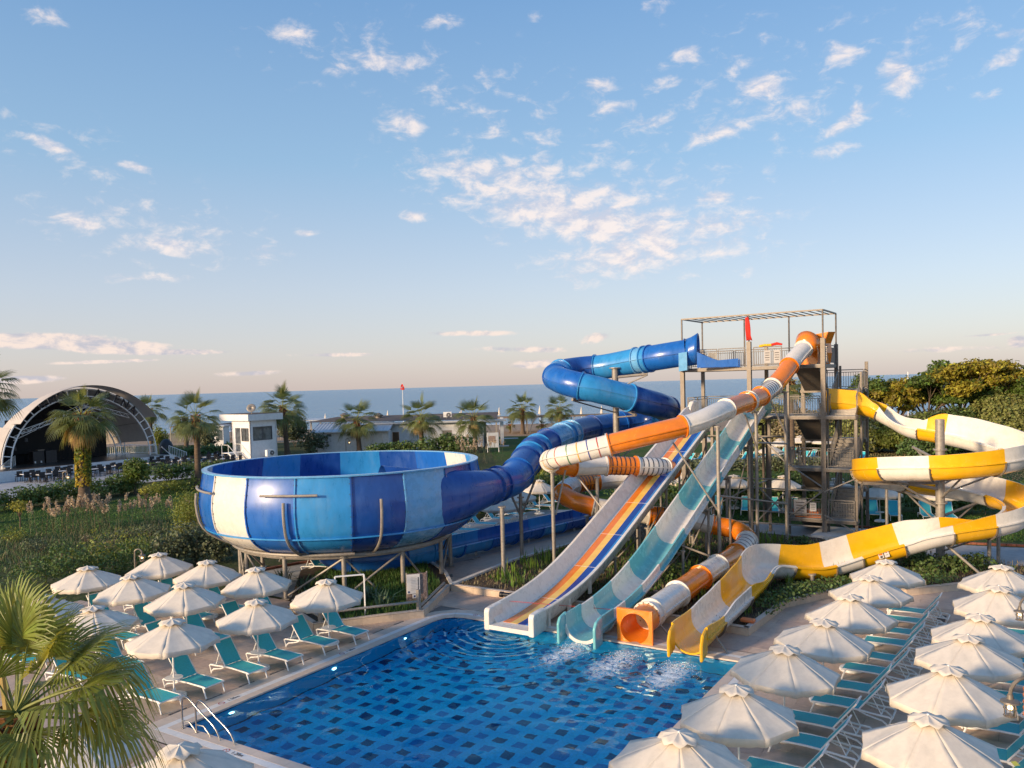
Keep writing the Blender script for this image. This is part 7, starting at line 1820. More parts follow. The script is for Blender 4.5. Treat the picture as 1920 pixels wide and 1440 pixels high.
for i, (u, v, lb) in enumerate(((690, 1130, 'spiky blue green agave in the middle of the bed under the bowl'), (655, 1140, 'spiky agave left of the middle in the bed under the bowl'), (720, 1140, 'small spiky agave near the right post of the pipe rail'), (570, 1110, 'spiky agave at the left end of the bed behind the parasols'), (530, 1095, 'spiky agave beyond the left end of the pipe rail'), (605, 1100, 'agave half hidden behind the parasol by the life ring'))):
    o = strap(lb, atz(u, v, BEDZ), 34, .9, 450 + i, 'agave', lean=.9, w=.075); o.name = 'spiky_plant'; o['group'] = 'spiky plants under the bowl'
for i, (u, v, r, h, lb) in enumerate(((1700, 1062, .8, .7, 'low dark leafy shrub left of the thick column foot'), (1740, 1080, .9, .7, 'low leafy shrub in front of the thick column foot'), (1785, 1075, 1.0, .8, 'low leafy shrub right of the thick column foot'), (1825, 1068, 1.0, .8, 'low dark shrub farthest right in the bed'), (1720, 1050, .8, .6, 'small dark shrub behind the lowest spiral posts'), (1500, 1025, .8, .6, 'small dark shrub at the foot of the tower post'), (1290, 1050, 1.0, .7, 'low shrub between the sea green slide and the orange bend'), (1270, 1085, .9, .6, 'low shrub left of the orange tube end'), (1600, 1075, .9, .6, 'low shrub under the lower white spiral section'))):
    bush(lb, atz(u, v, .2), r, h, 'hedge', .10, 26, 470 + i, lumps=8, group='low shrubs in the long bed', z0=.18)
st(scatter_blades('lawn_grass', [Zg(1300, 985), Zg(1300, 955), Zg(1640, 958), Zg(1960, 975), Zg(1960, 1018), Zg(1790, 1012), Zg(1690, 990), Zg(1500, 980)], 14000, .04, .12, .05, 'grassblade', 310, lean=.6), 'short green lawn grass round the lawn loungers', 'grass')
st(scatter_blades('dry_lawn_grass', [Zg(1260, 880), Zg(1260, 850), Zg(1640, 846), Zg(1960, 850), Zg(1960, 905), Zg(1640, 885)], 12000, .05, .16, .09, 'drygrass', 311, lean=.7), 'yellowing grass of the far upper lawn', 'grass')
lc = at(1925, 1450, 11.4); bush('sunlit yellow green shrub cut by the bottom right corner', (lc.x + .25, lc.y, 0), .55, lc.z + .5, 'hedge_lit', .07, 40, 480, lumps=12, z0=0)
tr_ = at(1918, 1312, 12.5); tc_ = thing('tiled_roof', 'terracotta tiled roof end of a small hut, cut by the right edge', 'tiled roof', (tr_.x, tr_.y, 0))
for i in range(5):
    for j in range(4):
        mb = MB(); c = Vector((tr_.x + .06 + .16 * j, tr_.y + .1 * j, tr_.z + .20 - .10 * i)); mb.cyl(c, c + Vector((.05, -.22, -.07)), .075, 8, .085); mb.build('roof_tile', M['terracotta'], tc_, smooth=True)
mb = MB(); mb.box((tr_.x + .85, tr_.y + .2, tr_.z / 2 - .2), (.9, .5, tr_.z - .2)); mb.build('wall', M['render_white'], tc_)
# ================================================================== STAGE WITH ARCHED SHELL
LF, RF_ = atz(4, 880, 1.1), atz(294, 852, 1.1)
ACN = (LF + RF_) / 2; AR = (RF_ - LF).length / 2; AX = (RF_ - LF).normalized(); AN = Vector((AX.y, -AX.x, 0)); AN = AN if AN.dot(-ACN) > 0 else -AN
AH = 1.0          # arch height factor
def arch(t, r, dep, h=1.0): return ACN + AX * (math.cos(t) * r) + EZ * (math.sin(t) * r * h) + AN * dep
stage = thing('arena_stage', 'open air stage with an arched fabric shell, white ladder arches and black drapes', 'stage', Vector((ACN.x, ACN.y, 0)))
HF_ = (at(170, 724, ACN.y).z - 1.1) / (AR + .35)
def A_(t, r, dep): return arch(t, r, dep, HF_)
# platform
fr_ = 3.2
plat = [ACN - AX * (AR + 9) + AN * fr_, ACN + AX * (AR + .4) + AN * fr_ * .8, ACN + AX * (AR + .4) - AN * 10, ACN - AX * (AR + 9) - AN * 10]
mb = MB(); mb.prism([(p.x, p.y) for p in plat], -.05, 1.08); mb.build('platform', M['render_white'], stage)
mb = MB(); mb.prism([(p.x, p.y) for p in [ACN - AX * (AR + 8.9) + AN * (fr_ - .12), ACN + AX * (AR + .3) + AN * (fr_ * .8 - .12), ACN + AX * (AR + .3) - AN * 9.9, ACN - AX * (AR + 8.9) - AN * 9.9]], 1.06, 1.10); mb.build('stage_floor', M['stagefloor'], stage)
mb = MB(); q = plat[1]; dn_ = AX; mb.add([q, plat[2], plat[2] + AX * 2.6 - EZ * 1.05, q + AX * 2.6 - EZ * 1.05, Vector((q.x, q.y, 1.08)), Vector((plat[2].x, plat[2].y, 1.08))], [])
V = [Vector((q.x, q.y, 1.08)), Vector((q.x, q.y, 1.08)) - AN * 5, Vector((q.x, q.y, -.04)) + AX * 2.8, Vector((q.x, q.y, -.04)) + AX * 2.8 - AN * 5, Vector((q.x, q.y, -.04)), Vector((q.x, q.y, -.04)) - AN * 5]
mb = MB(); mb.add(V, [(0, 2, 3, 1), (0, 4, 2), (1, 3, 5)]); mb.build('ramp', M['render_white'], stage)
# shell: fabric skins from the front arch to the back, inner pale, outer weathered
def shell(name, t0, t1, prof_, mat, off=0.0, n=40, root=stage):
    V = []; F = []
    for r_, dep in prof_:
        for i in range(n + 1):
            t = t0 + (t1 - t0) * i / n; V.append(A_(t, r_ + off, dep))
    for k in range(len(prof_) - 1):
        for i in range(n): F.append((k * (n + 1) + i, k * (n + 1) + i + 1, (k + 1) * (n + 1) + i + 1, (k + 1) * (n + 1) + i))
    mb = MB(); mb.add(V, F); return mb.build(name, M[mat], root, smooth='all')
t_lo, t_hi = rad(12), rad(174)
SP_ = [(AR - .05, -.2), (AR * .96, -2.2), (AR * .90, -4.4), (AR * .80, -6.8), (AR * .70, -8.8)]
ns_ = 9
for i in range(ns_):          # strips of cloth between seams
    a, b = t_lo + (t_hi - t_lo) * i / ns_, t_lo + (t_hi - t_lo) * (i + 1) / ns_
    o = shell('shell_strip', a, b, SP_, 'tent', -.03, 6); o2 = shell('outer_skin', a, b, SP_, 'tent_out', .05, 6, o)
    V = []; mb = MB(); P = [A_(b, r_ - .06, d) for r_, d in SP_]; mb.tube(P, .035, 5); mb.build('seam', M['lampmetal'], o)
VIS = [(AR + .25, -.3), (AR + .42, .9), (AR + .40, 2.1)]
o = shell('visor', rad(33), rad(147), VIS, 'tent', 0, 30); shell('visor_top', rad(33), rad(147), VIS, 'tent_out', .06, 30, o)
shell('back_apron', rad(150), rad(178), [(AR + .1, -.2), (AR + 1.0, -3.5), (AR + 1.2, -8)], 'tent_out', 0, 10)
# ladder arches
def ladder(r, dep, t0, t1, w, n, nm):
    mb = MB(); mb.tube([A_(t, r, dep) for t in np.linspace(t0, t1, 50)], .085, 6, True); o = mb.build(nm, M['whiteplastic'], stage, smooth=True)
    mb = MB(); mb.tube([A_(t, r - w, dep) for t in np.linspace(t0, t1, 50)], .085, 6, True); mb.build('inner_tube', M['whiteplastic'], o, smooth=True)
    for t in np.linspace(t0, t1, n):
        mb = MB(); mb.bar(A_(t, r, dep), A_(t, r - w, dep), .10, .10); mb.build('rung', M['whiteplastic'], o)
ladder(AR, 0.0, rad(-6), rad(186), .95, 26, 'front_arch')
ladder(AR * .80, -4.6, rad(-6), rad(70), .85, 9, 'inner_arch')
# trusses and lights under the roof
def truss(p, q, w=.45):
    mb = MB(); d = (q - p).normalized(); o1 = EZ * w
    mb.cyl(p, q, .04, 5); mb.cyl(p + o1, q + o1, .04, 5); n = max(3, int((q - p).length / .5))
    for i in range(n): a = p.lerp(q, i / n); b = p.lerp(q, (i + 1) / n); mb.cyl(a + (o1 if i % 2 else EZ * 0), b + (EZ * 0 if i % 2 else o1), .022, 4)
    mb.build('truss', M['whiteplastic'], stage)
truss(A_(rad(150), AR * .86, -.4), A_(rad(62), AR * .90, -1.2)); truss(A_(rad(155), AR * .80, -2.6), A_(rad(70), AR * .84, -3.2)); truss(A_(rad(100), AR * .84, -.4), A_(rad(40), AR * .88, -.8))
for t, dep in ((rad(150), -1.4), (rad(140), -2.8), (rad(135), -.8), (rad(52), -.9), (rad(160), -3)):
    mb = MB(); c = A_(t, AR * .74, dep); mb.cyl(c, c - EZ * .45, .16, 8, .2); mb.build('stage_light', M['blackplastic'], stage)
# drapes: folded cloth across the back and the left wing
def drape(p, q, z0, topf, name):
    V = []; F = []; n = 90; L = (q - p).length
    for i in range(n + 1):
        f = i / n; c = p.lerp(q, f) + AN * (.12 * math.sin(f * L * 5.0) + .05 * math.sin(f * L * 11)); V += [Vector((c.x, c.y, z0)), Vector((c.x, c.y, topf(f)))]
    F = [(2 * i, 2 * i + 2, 2 * i + 3, 2 * i + 1) for i in range(n)]
    mb = MB(); mb.add(V, F); mb.build(name, M['black'], stage, smooth='all')
pb, qb = ACN - AX * AR * .92 - AN * 6.4, ACN + AX * AR * .68 - AN * 6.4
def topback(f):
    x = -AR * .92 + AR * 1.60 * f; rr_ = AR * .82; return 1.1 + max(.2, HF_ * math.sqrt(max(0, rr_ * rr_ - x * x))) if abs(x) < rr_ else 1.3
drape(pb, qb, 1.09, topback, 'back_drape')
drape(ACN - AX * (AR * .93) - AN * 6.2, ACN - AX * (AR * .93) - AN * .6, 1.09, lambda f: 1.1 + HF_ * AR * (.34 + .0 * f), 'wing_drape')
mb = MB(); mb.box(ACN - AX * AR * .30 - AN * 6.0 + EZ * 3.2, (6.6, .06, 4.2), AX, AN, EZ); mb.build('led_wall', M['black'], stage)
dj = thing('equipment_desk', 'black equipment desk standing on the dark stage', 'desk', ACN - AX * AR * .34 - AN * 3.4)
for sx in (-.75, .75): mb = MB(); mb.box(ROOTLOC[dj.name] + AX * sx + EZ * .75, (1.3, .9, 1.5), AX, AN, EZ); mb.build('case', M['blackplastic'], dj)
mb = MB(); mb.box(ROOTLOC[dj.name] - AX * .3 + EZ * 1.6, (.8, .5, .12), AX, AN, EZ); mb.build('mixer', M['steel'], dj)
for sx in (-1.2, -.5): mb = MB(); mb.cyl(ROOTLOC[dj.name] + AX * sx + AN * .47 + EZ * .1, ROOTLOC[dj.name] + AX * sx + AN * .47 + EZ * .34, .09, 8); mb.build('foot_light', M['whitecloth'], dj)
# railings at the right rear and both stairs
def white_rail(p, q, h=1.15):
    L = (q - p).length; d = (q - p) / L; mb = MB(); mb.cyl(p + EZ * h, q + EZ * h, .045, 6); mb.cyl(p + EZ * .12, q + EZ * .12, .035, 6); mb.cyl(p, p + EZ * h, .045, 6); mb.cyl(q, q + EZ * h, .045, 6)
    o = mb.build('railing', M['whiteplastic'], stage); mb = MB(); n = int(L / .28)
    for i in range(1, n): mb.bar(p.lerp(q, i / n) + EZ * .12, p.lerp(q, i / n) + EZ * h, .035, .035)
    mb.build('balusters', M['whiteplastic'], o, kind='stuff')
white_rail(ACN + AX * AR * .70 - AN * 6.2, ACN + AX * (AR + .2) - AN * 6.2); white_rail(ACN + AX * (AR + .2) - AN * 6.2, ACN + AX * (AR + .2) - AN * .6)
white_rail(ACN + AX * (AR + .6) + AN * 1.8, ACN + AX * (AR + 3.2) + AN * 1.8 - EZ * 1.1)
s0 = atz(29, 873, 1.1); s1 = atz(-14, 905, 0); white_rail(s0, s1)
mb = MB(); mb.cyl(ACN + AX * AR * .86 - AN * 5, ACN + AX * AR * .86 - AN * 5 + EZ * 3.2, .07, 8); mb.build('pole', M['whiteplastic'], stage)
# lettering standing on the arch
cn_ = AN.cross(EZ); 
for ch_, u in (('A', 78), ('M', 98), ('O', 115), ('A', 184), ('R', 202), ('E', 219), ('N', 234), ('A', 249)):
    best = min(np.linspace(rad(25), rad(150), 600), key=lambda t: abs((lambda p: PPX - FPX * p[0] / p[1])((lambda c: (c.x, c.z))(CAMR.transposed() @ (A_(t, AR - .42, .12) - Vector((0, 0, CAMH))))) - u))
    o = text_mesh('letter', ch_, 1.42, .07, M['ink'], stage)
    c = A_(best, AR - .45, .14) - ROOTLOC[stage.name]; tl = -(PI / 2 - best) * .75
    xax = (AX * math.cos(-tl * -1) + EZ * math.sin(-tl * -1)); xax = (AX * math.cos(tl) + EZ * math.sin(tl)).normalized(); zax = AN; yax = zax.cross(xax)
    o.matrix_local = Matrix(((xax.x, yax.x, zax.x, c.x), (xax.y, yax.y, zax.y, c.y), (xax.z, yax.z, zax.z, c.z), (0, 0, 0, 1)))
    o['letter'] = ch_
# dark covered heap and folded frames right of the stage
hp = thing('covered_equipment', 'black covered equipment leaning by the ramp right of the stage', 'covered equipment', atz(315, 862))
mb = MB(); c = at(312, 843, atz(315, 862).y); mb.sphere(c, (1.0, .8, 1.5), 12, 8); mb.build('cover', M['blackplastic'], hp, smooth=True)
mb = MB(); mb.cyl(atz(303, 838, 2.5), atz(326, 858, .2), .05, 6); mb.build('lashing', M['whiteplastic'], hp)

# ---------------------------------------------------------------- chairs and tables of the terrace
def make_chair():
    t = thing('terrace_chair', '', 'chair')
    mb = MB(); mb.box((0, 0, .45), (.46, .46, .05)); mb.build('seat', M['blackplastic'], t)
    mb = MB(); mb.box((-.22, 0, .70), (.04, .46, .46)); mb.build('backrest', M['blackplastic'], t)
    for x, y in ((.2, .2), (.2, -.2), (-.2, .2), (-.2, -.2)): mb = MB(); mb.box((x, y, .21), (.04, .04, .43)); mb.build('leg', M['blackplastic'], t)
    for y in (-.24, .24): mb = MB(); mb.box((0, y, .66), (.42, .04, .04)); mb.build('armrest', M['blackplastic'], t)
    return t
def make_table():
    t = thing('terrace_table', '', 'table')
    mb = MB(); mb.box((0, 0, .73), (1.3, .75, .04)); mb.build('tabletop', M['whiteplastic'], t)
    mb = MB(); mb.cyl((0, 0, .05), (0, 0, .71), .05, 6); mb.build('leg', M['blackplastic'], t)
    for a in (0, PI / 2): mb = MB(); mb.box((0, 0, .03), (.6 * math.cos(a) + .06, .6 * math.sin(a) + .06, .05)); mb.build('foot', M['blackplastic'], t)
    return t
ch0, tb0 = make_chair(), make_table(); f2 = {'c': True, 't': True}
def place(kind, p, rz, label, grp, s=1.35):
    src = ch0 if kind == 'c' else tb0
    o = src if f2[kind] else copy_tree(src); f2[kind] = False
    o.location = (p.x, p.y, -.04); o.rotation_euler = (0, 0, rz); o.scale = (s, s, s); o['label'] = label; o['group'] = grp
TABS = [(55, 902), (85, 903), (112, 897), (128, 892), (172, 893), (205, 888), (230, 884), (290, 880), (315, 884), (332, 876), (300, 872), (345, 872), (358, 880), (392, 868), (412, 873), (425, 864), (405, 862), (438, 870), (385, 878), (448, 862)]
rr = random.Random(77)
for i, (u, v) in enumerate(TABS):
    p = atz(u, v); rz = math.atan2(AX.y, AX.x)
    near_ = u < 240
    place('t', p, rz, 'white topped table on the stage terrace, ' + ('before the white stage wall' if near_ else 'between the ramp and the booth'), 'terrace tables left of the slim palm' if near_ else 'terrace tables right of the ramp', 1.15)
    for sx, sy in ((-.5, -.75), (.5, -.75), (-.5, .75), (.5, .75)):
        q = p + AX * (sx * 1.3 + rr.uniform(-.1, .1)) + AN * (sy * 1.25 + rr.uniform(-.1, .1))
        place('c', q, rz + (PI / 2 if sy < 0 else -PI / 2) + PI * 0 + rr.uniform(-.3, .3), 'black armchair at a terrace table ' + ('left of the slim palm, before the white stage wall' if near_ else 'between the ramp and the booth'), 'terrace chairs left of the slim palm' if near_ else 'terrace chairs right of the ramp', 1.25)

# ================================================================== BOOTH
bY = 103.0; bc = at(470, 850, bY); bc.z = 0
XR = Vector((.63, .776, 0)).normalized(); XL = Vector((-.776, .63, 0)).normalized(); BS = 3.9
def zat(v, u=470, Y=bY): return at(u, v, Y).z
booth = thing('control_booth', 'small white control booth with wide flat roof, corner windows and outside steps', 'booth', bc)
zf, zt = zat(848), zat(789)
def wallpanel(p, d, n_, L, z0, z1, holes, name, mat, root, th=.18):
    """a wall with rectangular openings, made of butted pieces"""
    xs = sorted({0, L} | {h[0] for h in holes} | {h[1] for h in holes}); mb = MB()
    for a, b in zip(xs, xs[1:]):
        segs = [(z0, z1)]
        for h in holes:
            if h[0] <= a + 1e-6 and h[1] >= b - 1e-6:
                segs = [s for s0 in segs for s in ((s0[0], min(s0[1], h[2])), (max(s0[0], h[3]), s0[1])) if s[1] - s[0] > .01]
        for s in segs: c = p + d * ((a + b) / 2) - n_ * th / 2; mb.box((c.x, c.y, (s[0] + s[1]) / 2), (b - a, th, s[1] - s[0]), d, n_, EZ)
    return mb.build(name, mat, root)
def window(p, d, n_, h, root, npane=2, mat='glass', frame='alu', fw=.09):
    x0, x1, z0, z1 = h; c = p + d * ((x0 + x1) / 2); 
    mb = MB()
    for (a, b, e, f) in ((x0, x1, z1 - fw, z1), (x0, x1, z0, z0 + fw), (x0, x0 + fw, z0 + fw, z1 - fw), (x1 - fw, x1, z0 + fw, z1 - fw)):
        q = p + d * ((a + b) / 2) - n_ * .05; mb.box((q.x, q.y, (e + f) / 2), (b - a - .002, .16, f - e - .002), d, n_, EZ)
    o = mb.build('window', M[frame], root)
    w = (x1 - x0 - 2 * fw) / npane
    for k in range(npane):
        q = p + d * (x0 + fw + w * (k + .5)) - n_ * .07; mb = MB(); mb.box((q.x, q.y, (z0 + z1) / 2), (w - .05, .03, z1 - z0 - 2 * fw), d, n_, EZ); mb.build('pane', M[mat], o)
        if k: q = p + d * (x0 + fw + w * k) - n_ * .05; mb = MB(); mb.box((q.x, q.y, (z0 + z1) / 2), (.06, .12, z1 - z0 - 2 * fw), d, n_, EZ); mb.build('mullion', M[frame], o)
nR = Vector((XR.y, -XR.x, 0)); nL = Vector((-XL.y, XL.x, 0))
wr = (.45, 3.3, zat(827), zat(801)); wl = (.25, 1.9, zat(828), zat(803)); dl = (2.1, 3.3, zf, zat(803))
wallpanel(bc, XR, nR, BS, 0, zt, [wr], 'wall', M['render_white'], booth); window(bc, XR, nR, wr, booth, 2, 'glass')
pL = bc - nR * .18 * 0
wallpanel(bc - nL * 0 + XL * .0, XL, nL, BS, 0, zt, [wl, dl], 'wall', M['render_white'], booth); window(bc, XL, nL, wl, booth, 2)
mb = MB(); q = bc + XL * 2.7 - nL * .1; mb.box((q.x, q.y, (dl[2] + dl[3]) / 2), (1.16, .05, dl[3] - dl[2]), XL, nL, EZ); o = mb.build('door', M['glass'], booth)
mb = MB(); q = bc + XL * 2.7 - nL * .04; mb.box((q.x, q.y, dl[2] + .9), (1.16, .06, .09), XL, nL, EZ); mb.build('door_rail', M['alu'], o)
for (p, d, n_) in ((bc + XL * BS, XR, -nL), (bc + XR * BS, XL, -nR)): mb = MB(); c = p + d * BS / 2; mb.box((c.x, c.y, zt / 2), (BS, .18, zt), d, d.cross(EZ), EZ); mb.build('wall', M['render_white'], booth)
ro = bc - XR * .5 - XL * .5; mb = MB(); q = [ro, ro + XR * 5.2, ro + XR * 5.2 + XL * 6.6, ro + XL * 6.6]; mb.prism([(p.x, p.y) for p in q], zt, zat(777)); mb.build('roof', M['render_white'], booth)
mb = MB(); q = [ro + XR * .2 + XL * .2, ro + XR * 5.0 + XL * .2, ro + XR * 5.0 + XL * 6.4, ro + XL * 6.4 + XR * .2]; mb.prism([(p.x, p.y) for p in q], zat(777), zat(777) + .06); mb.build('roof_felt', M['roofbrown'], booth)
dsh = thing('satellite_dish', 'round grey satellite dish on the roof of the booth', 'satellite dish', bc + XL * .8 + XR * .5 + EZ * zat(777))
dc = at(471, 765, bY); dn2 = Vector((.15, -.9, .45)).normalized(); a_ = dn2.orthogonal().normalized(); b2 = dn2.cross(a_); V = []; n = 20
for r_, dd in ((0.01, -.14), (.3, -.10), (.58, 0)): V += [dc + (a_ * math.cos(2 * PI * i / n) + b2 * math.sin(2 * PI * i / n)) * r_ + dn2 * dd for i in range(n)]
mb = MB(); mb.add(V, [(k * n + i, k * n + (i + 1) % n, (k + 1) * n + (i + 1) % n, (k + 1) * n + i) for k in range(2) for i in range(n)]); o = mb.build('dish', M['steel_light'], dsh, smooth=True); o.modifiers.new('shell', 'SOLIDIFY').thickness = .03
mb = MB(); mb.cyl(dc - dn2 * .1, (dc.x, dc.y + .1, zat(777)), .045, 6); mb.build('mast', M['steel'], dsh); mb = MB(); mb.cyl(dc - b2 * .5, dc + dn2 * .5, .02, 5); mb.sphere(dc + dn2 * .52, .08, 6, 4); mb.build('feed_arm', M['steel'], dsh)
def ac_unit(c, d, n_, label, s=1.0):
    t = thing('air_conditioner', label, 'air conditioner', c); mb = MB(); mb.box(c, (.95 * s, .4 * s, .7 * s), d, n_, EZ); mb.build('case', M['whiteplastic'], t)
    p = c + n_ * .21 * s - d * -.15 * s; mb = MB(); mb.cyl(p, p + n_ * .02, .27 * s, 16); o = mb.build('fan_grille', M['alu'], t); mb = MB(); mb.cyl(p + n_ * .02, p + n_ * .05, .07 * s, 8); mb.build('hub', M['whiteplastic'], o)
    mb = MB(); mb.box(c - EZ * .42 * s, (.8 * s, .5 * s, .05), d, n_, EZ); mb.build('bracket', M['dark_steel'], t); return t
ac_unit(at(506, 849, 104.0), XR, nR, 'white air conditioner box low on the right wall of the booth', 1.15)
lp = bc + XL * 2.1 + nL * 0; mb = MB(); c = lp + nL * 1.0 + XL * .6; mb.box((c.x, c.y, zf - .06), (1.6, 1.9, .08), XL, nL, EZ); mb.build('landing', M['whiteplastic'], booth)
for k in range(6):
    c = lp + nL * (.6 + .0) + XL * (-.35 - .32 * k) + nL * .6; mb = MB(); mb.box((c.x, c.y, zf - .2 - (zf - .1) / 6 * k), (.3, 1.0, .05), XL, nL, EZ); mb.build('step', M['whiteplastic'], booth)
for off in (.1, 1.9):
    a = lp + nL * off - XL * .1; b = lp + nL * off - XL * 2.1; mb = MB(); mb.bar((a.x, a.y, zf - .05), (b.x, b.y, .05), .05, .2); mb.build('stringer', M['whiteplastic'], booth)
    mb = MB(); mb.bar((a.x, a.y, zf + 1), (b.x, b.y, 1.0), .05, .05); mb.bar((a.x, a.y, zf - .1), (a.x, a.y, zf + 1.0), .05, .05); e_ = a + XL * 1.5; mb.bar((a.x, a.y, zf + 1), (e_.x, e_.y, zf + 1), .05, .05); mb.bar((e_.x, e_.y, 0), (e_.x, e_.y, zf + 1), .05, .05); mb.build('handrail', M['whiteplastic'], booth)

# ================================================================== WHITE BUILDING
wb = thing('white_building', 'long low white boarded service building with a brown felt roof near the beach', 'building', at(760, 845, 118).xy.to_3d())
def boarded(p, q, z0, z1, holes, root):
    d = (q - p).normalized(); n_ = Vector((d.y, -d.x, 0)); L = (q - p).length
    wallpanel(p, d, n_, L, z0, z1, holes, 'wall', M['timber_white'], root)
    nb_ = int((z1 - z0) / .2)
    mb = MB()
    for i in range(nb_):
        z = z0 + .2 * (i + .5)
        xs = sorted({0, L} | {h[0] for h in holes if h[2] < z < h[3]} | {h[1] for h in holes if h[2] < z < h[3]})
        for a, b in zip(xs, xs[1:]):
            m = (a + b) / 2
            if any(h[0] < m < h[1] and h[2] < z < h[3] for h in holes): continue
            c = p + d * m + n_ * .012; mb.box((c.x, c.y, z), (b - a, .03, .185), d, n_, EZ)
    mb.build('boards', M['timber_white'], root, kind='stuff'); return d, n_
def X(u, Y): return at(u, 800, Y).x
yA, yM = 116.0, 119.5
pA, qA = Vector((X(588, yA), yA, 0)), Vector((X(727, yA), yA, 0)); LA = (qA - pA).length
ux = lambda u, p, Y: X(u, Y) - p.x
zA = zat(810, 660, yA)
hA_ = [(ux(610, pA, yA), ux(622, pA, yA), zat(820, 615, yA), zat(813, 615, yA)), (ux(648, pA, yA), ux(661, pA, yA), zat(818, 655, yA), zat(812, 655, yA)), (ux(698, pA, yA), ux(717, pA, yA), 0, zat(814, 707, yA))]
d, n_ = boarded(pA, qA, 0, zA, hA_, wb)
for h in hA_[:2]: window(pA, d, n_, h, wb, 1, 'glass', 'whiteplastic')
h = hA_[2]; c = pA + d * ((h[0] + h[1]) / 2) - n_ * .06; mb = MB(); mb.box((c.x, c.y, h[3] / 2), (h[1] - h[0] - .08, .05, h[3] - .05), d, n_, EZ); mb.build('door', M['render_white'], wb)
mb = MB(); mb.box(((qA.x), yA + 1.75, zA / 2), (.18, 3.5, zA)); mb.build('wall', M['timber_white'], wb); mb = MB(); mb.box((pA.x, yA + 4, zA / 2), (.18, 8, zA)); mb.build('wall', M['timber_white'], wb)
M['metalroof'] = pm('pale_metal_roof', (.50, .52, .55), .45, .06, 3, metal=.3)
mb = MB(); zr1 = zat(797, 660, yM); mb.add([(pA.x - .4, yA - .6, zA - .02), (qA.x + .3, yA - .6, zA - .02), (qA.x + .3, yA + 4.6, zr1 + .2), (pA.x - .4, yA + 4.6, zr1 + .2), (pA.x - .4, yA - .6, zA + .1), (qA.x + .3, yA - .6, zA + .1), (qA.x + .3, yA + 4.6, zr1 + .32), (pA.x - .4, yA + 4.6, zr1 + .32)], [(0, 3, 2, 1), (4, 5, 6, 7), (0, 1, 5, 4), (1, 2, 6, 5), (2, 3, 7, 6), (3, 0, 4, 7)]); mb.build('annex_roof', M['metalroof'], wb)
for i in range(24): mb = MB(); x = pA.x - .3 + (qA.x - pA.x + .5) * i / 23; mb.bar((x, yA - .58, zA + .13), (x, yA + 4.55, zr1 + .35), .05, .05); mb.build('roof_seam', M['metalroof'], wb)
pM, qM = Vector((X(727, yM), yM, 0)), Vector((X(905, yM), yM, 0)); zM = zat(793, 800, yM)
hM = [(ux(735, pM, yM), ux(748, pM, yM), 0, zat(810, 741, yM)), (ux(805, pM, yM), ux(818, pM, yM), 0, zat(808, 811, yM)), (ux(829, pM, yM), ux(847, pM, yM), zat(834, 838, yM), zat(807, 838, yM)), (ux(861, pM, yM), ux(873, pM, yM), 0, zat(807, 867, yM))]
d, n_ = boarded(pM, qM, 0, zM, hM, wb)
for k, h in enumerate(hM):
    c = pM + d * ((h[0] + h[1]) / 2) - n_ * .06
    if k == 2: 
        mb = MB(); mb.box((c.x, c.y, (h[2] + h[3]) / 2), (h[1] - h[0] - .1, .05, h[3] - h[2] - .05), d, n_, EZ); o = mb.build('shutter', M['steel_light'], wb)
        for z in np.arange(h[2] + .1, h[3], .18): mb = MB(); mb.box((c.x, c.y - .04, z), (h[1] - h[0] - .16, .03, .03), d, n_, EZ); mb.build('slat', M['steel_light'], o)
    else: mb = MB(); mb.box((c.x, c.y, h[3] / 2), (h[1] - h[0] - .08, .05, h[3] - .04), d, n_, EZ); o = mb.build('door', M['wood' if k == 0 else 'render_white'], wb); mb = MB(); q = c + d * .45 + n_ * .05; mb.box((q.x, q.y, 1.05), (.08, .06, .2), d, n_, EZ); mb.build('handle', M['alu'], o)
mb = MB(); mb.box(((qM.x), yM + 5, zM / 2), (.18, 10, zM)); mb.build('wall', M['timber_white'], wb)
mb = MB(); mb.box(((pM.x + X(937, yM)) / 2 - 1, yM - .35, zM + .12), (X(937, yM) - pM.x + 4, .9, .26)); mb.build('fascia', M['metalroof'], wb)
zr = zat(777, 800, 127); xl, xr = X(573, 121), X(933, yM)
mb = MB(); mb.add([(xl, 120.6, zr1 + .5), (xr, yM + .05, zM + .26), (xr, 131, zM + .55), (xl + 3.5, 127, zr), (xr, 127, zr + .1), (xl + 1, 131, zr1 + .4)], [(0, 1, 4, 3), (3, 4, 2, 5), (0, 3, 5)]); mb.build('roof', M['roofbrown'], wb)
mb = MB(); mb.box((X(941, 121), 121, zat(800, 940, 121) / 2 + .8), (.5, .5, zat(785, 940, 121))); mb.build('pillar', M['render_white'], wb); mb = MB(); mb.box((X(909, 121), 121, 2.0), (.35, .35, 4.0)); mb.build('pillar', M['roofbrown'], wb)
mb = MB(); mb.box((X(922, 123), 123, zM - .1), (X(941, 123) - X(903, 123), 5, .3)); mb.build('passage_ceiling', M['timber_white'], wb)
for u, v0, v1 in ((646, 784, 774), (710, 785, 774)):
    Y = 124; c = at(u, v0, Y); r_ = .65; vt = thing('roof_vent', 'dark cowled roof vent, %s one on the brown roof' % ('right' if u > 690 else 'left'), 'roof vent', c, 'roof vents')
    h_ = at(u, v1, Y).z - c.z; mb = MB(); mb.cyl(c - EZ * .3, c + EZ * h_ * .45, r_ * .8, 10); mb.build('duct', M['steel'], vt, smooth=True); mb = MB(); mb.cyl(c + EZ * h_ * .45, c + EZ * h_ * .62, r_, 10, r_ * 1.1); mb.cyl(c + EZ * h_ * .62, c + EZ * h_, r_ * 1.1, 10, r_ * .3); mb.build('cowl', M['lampmetal'], vt)
ac_unit(at(839, 778, 123), Vector((1, 0, 0)), Vector((0, -1, 0)), 'grey unit on the roof edge of the white building, right of the middle palm', 1.3)
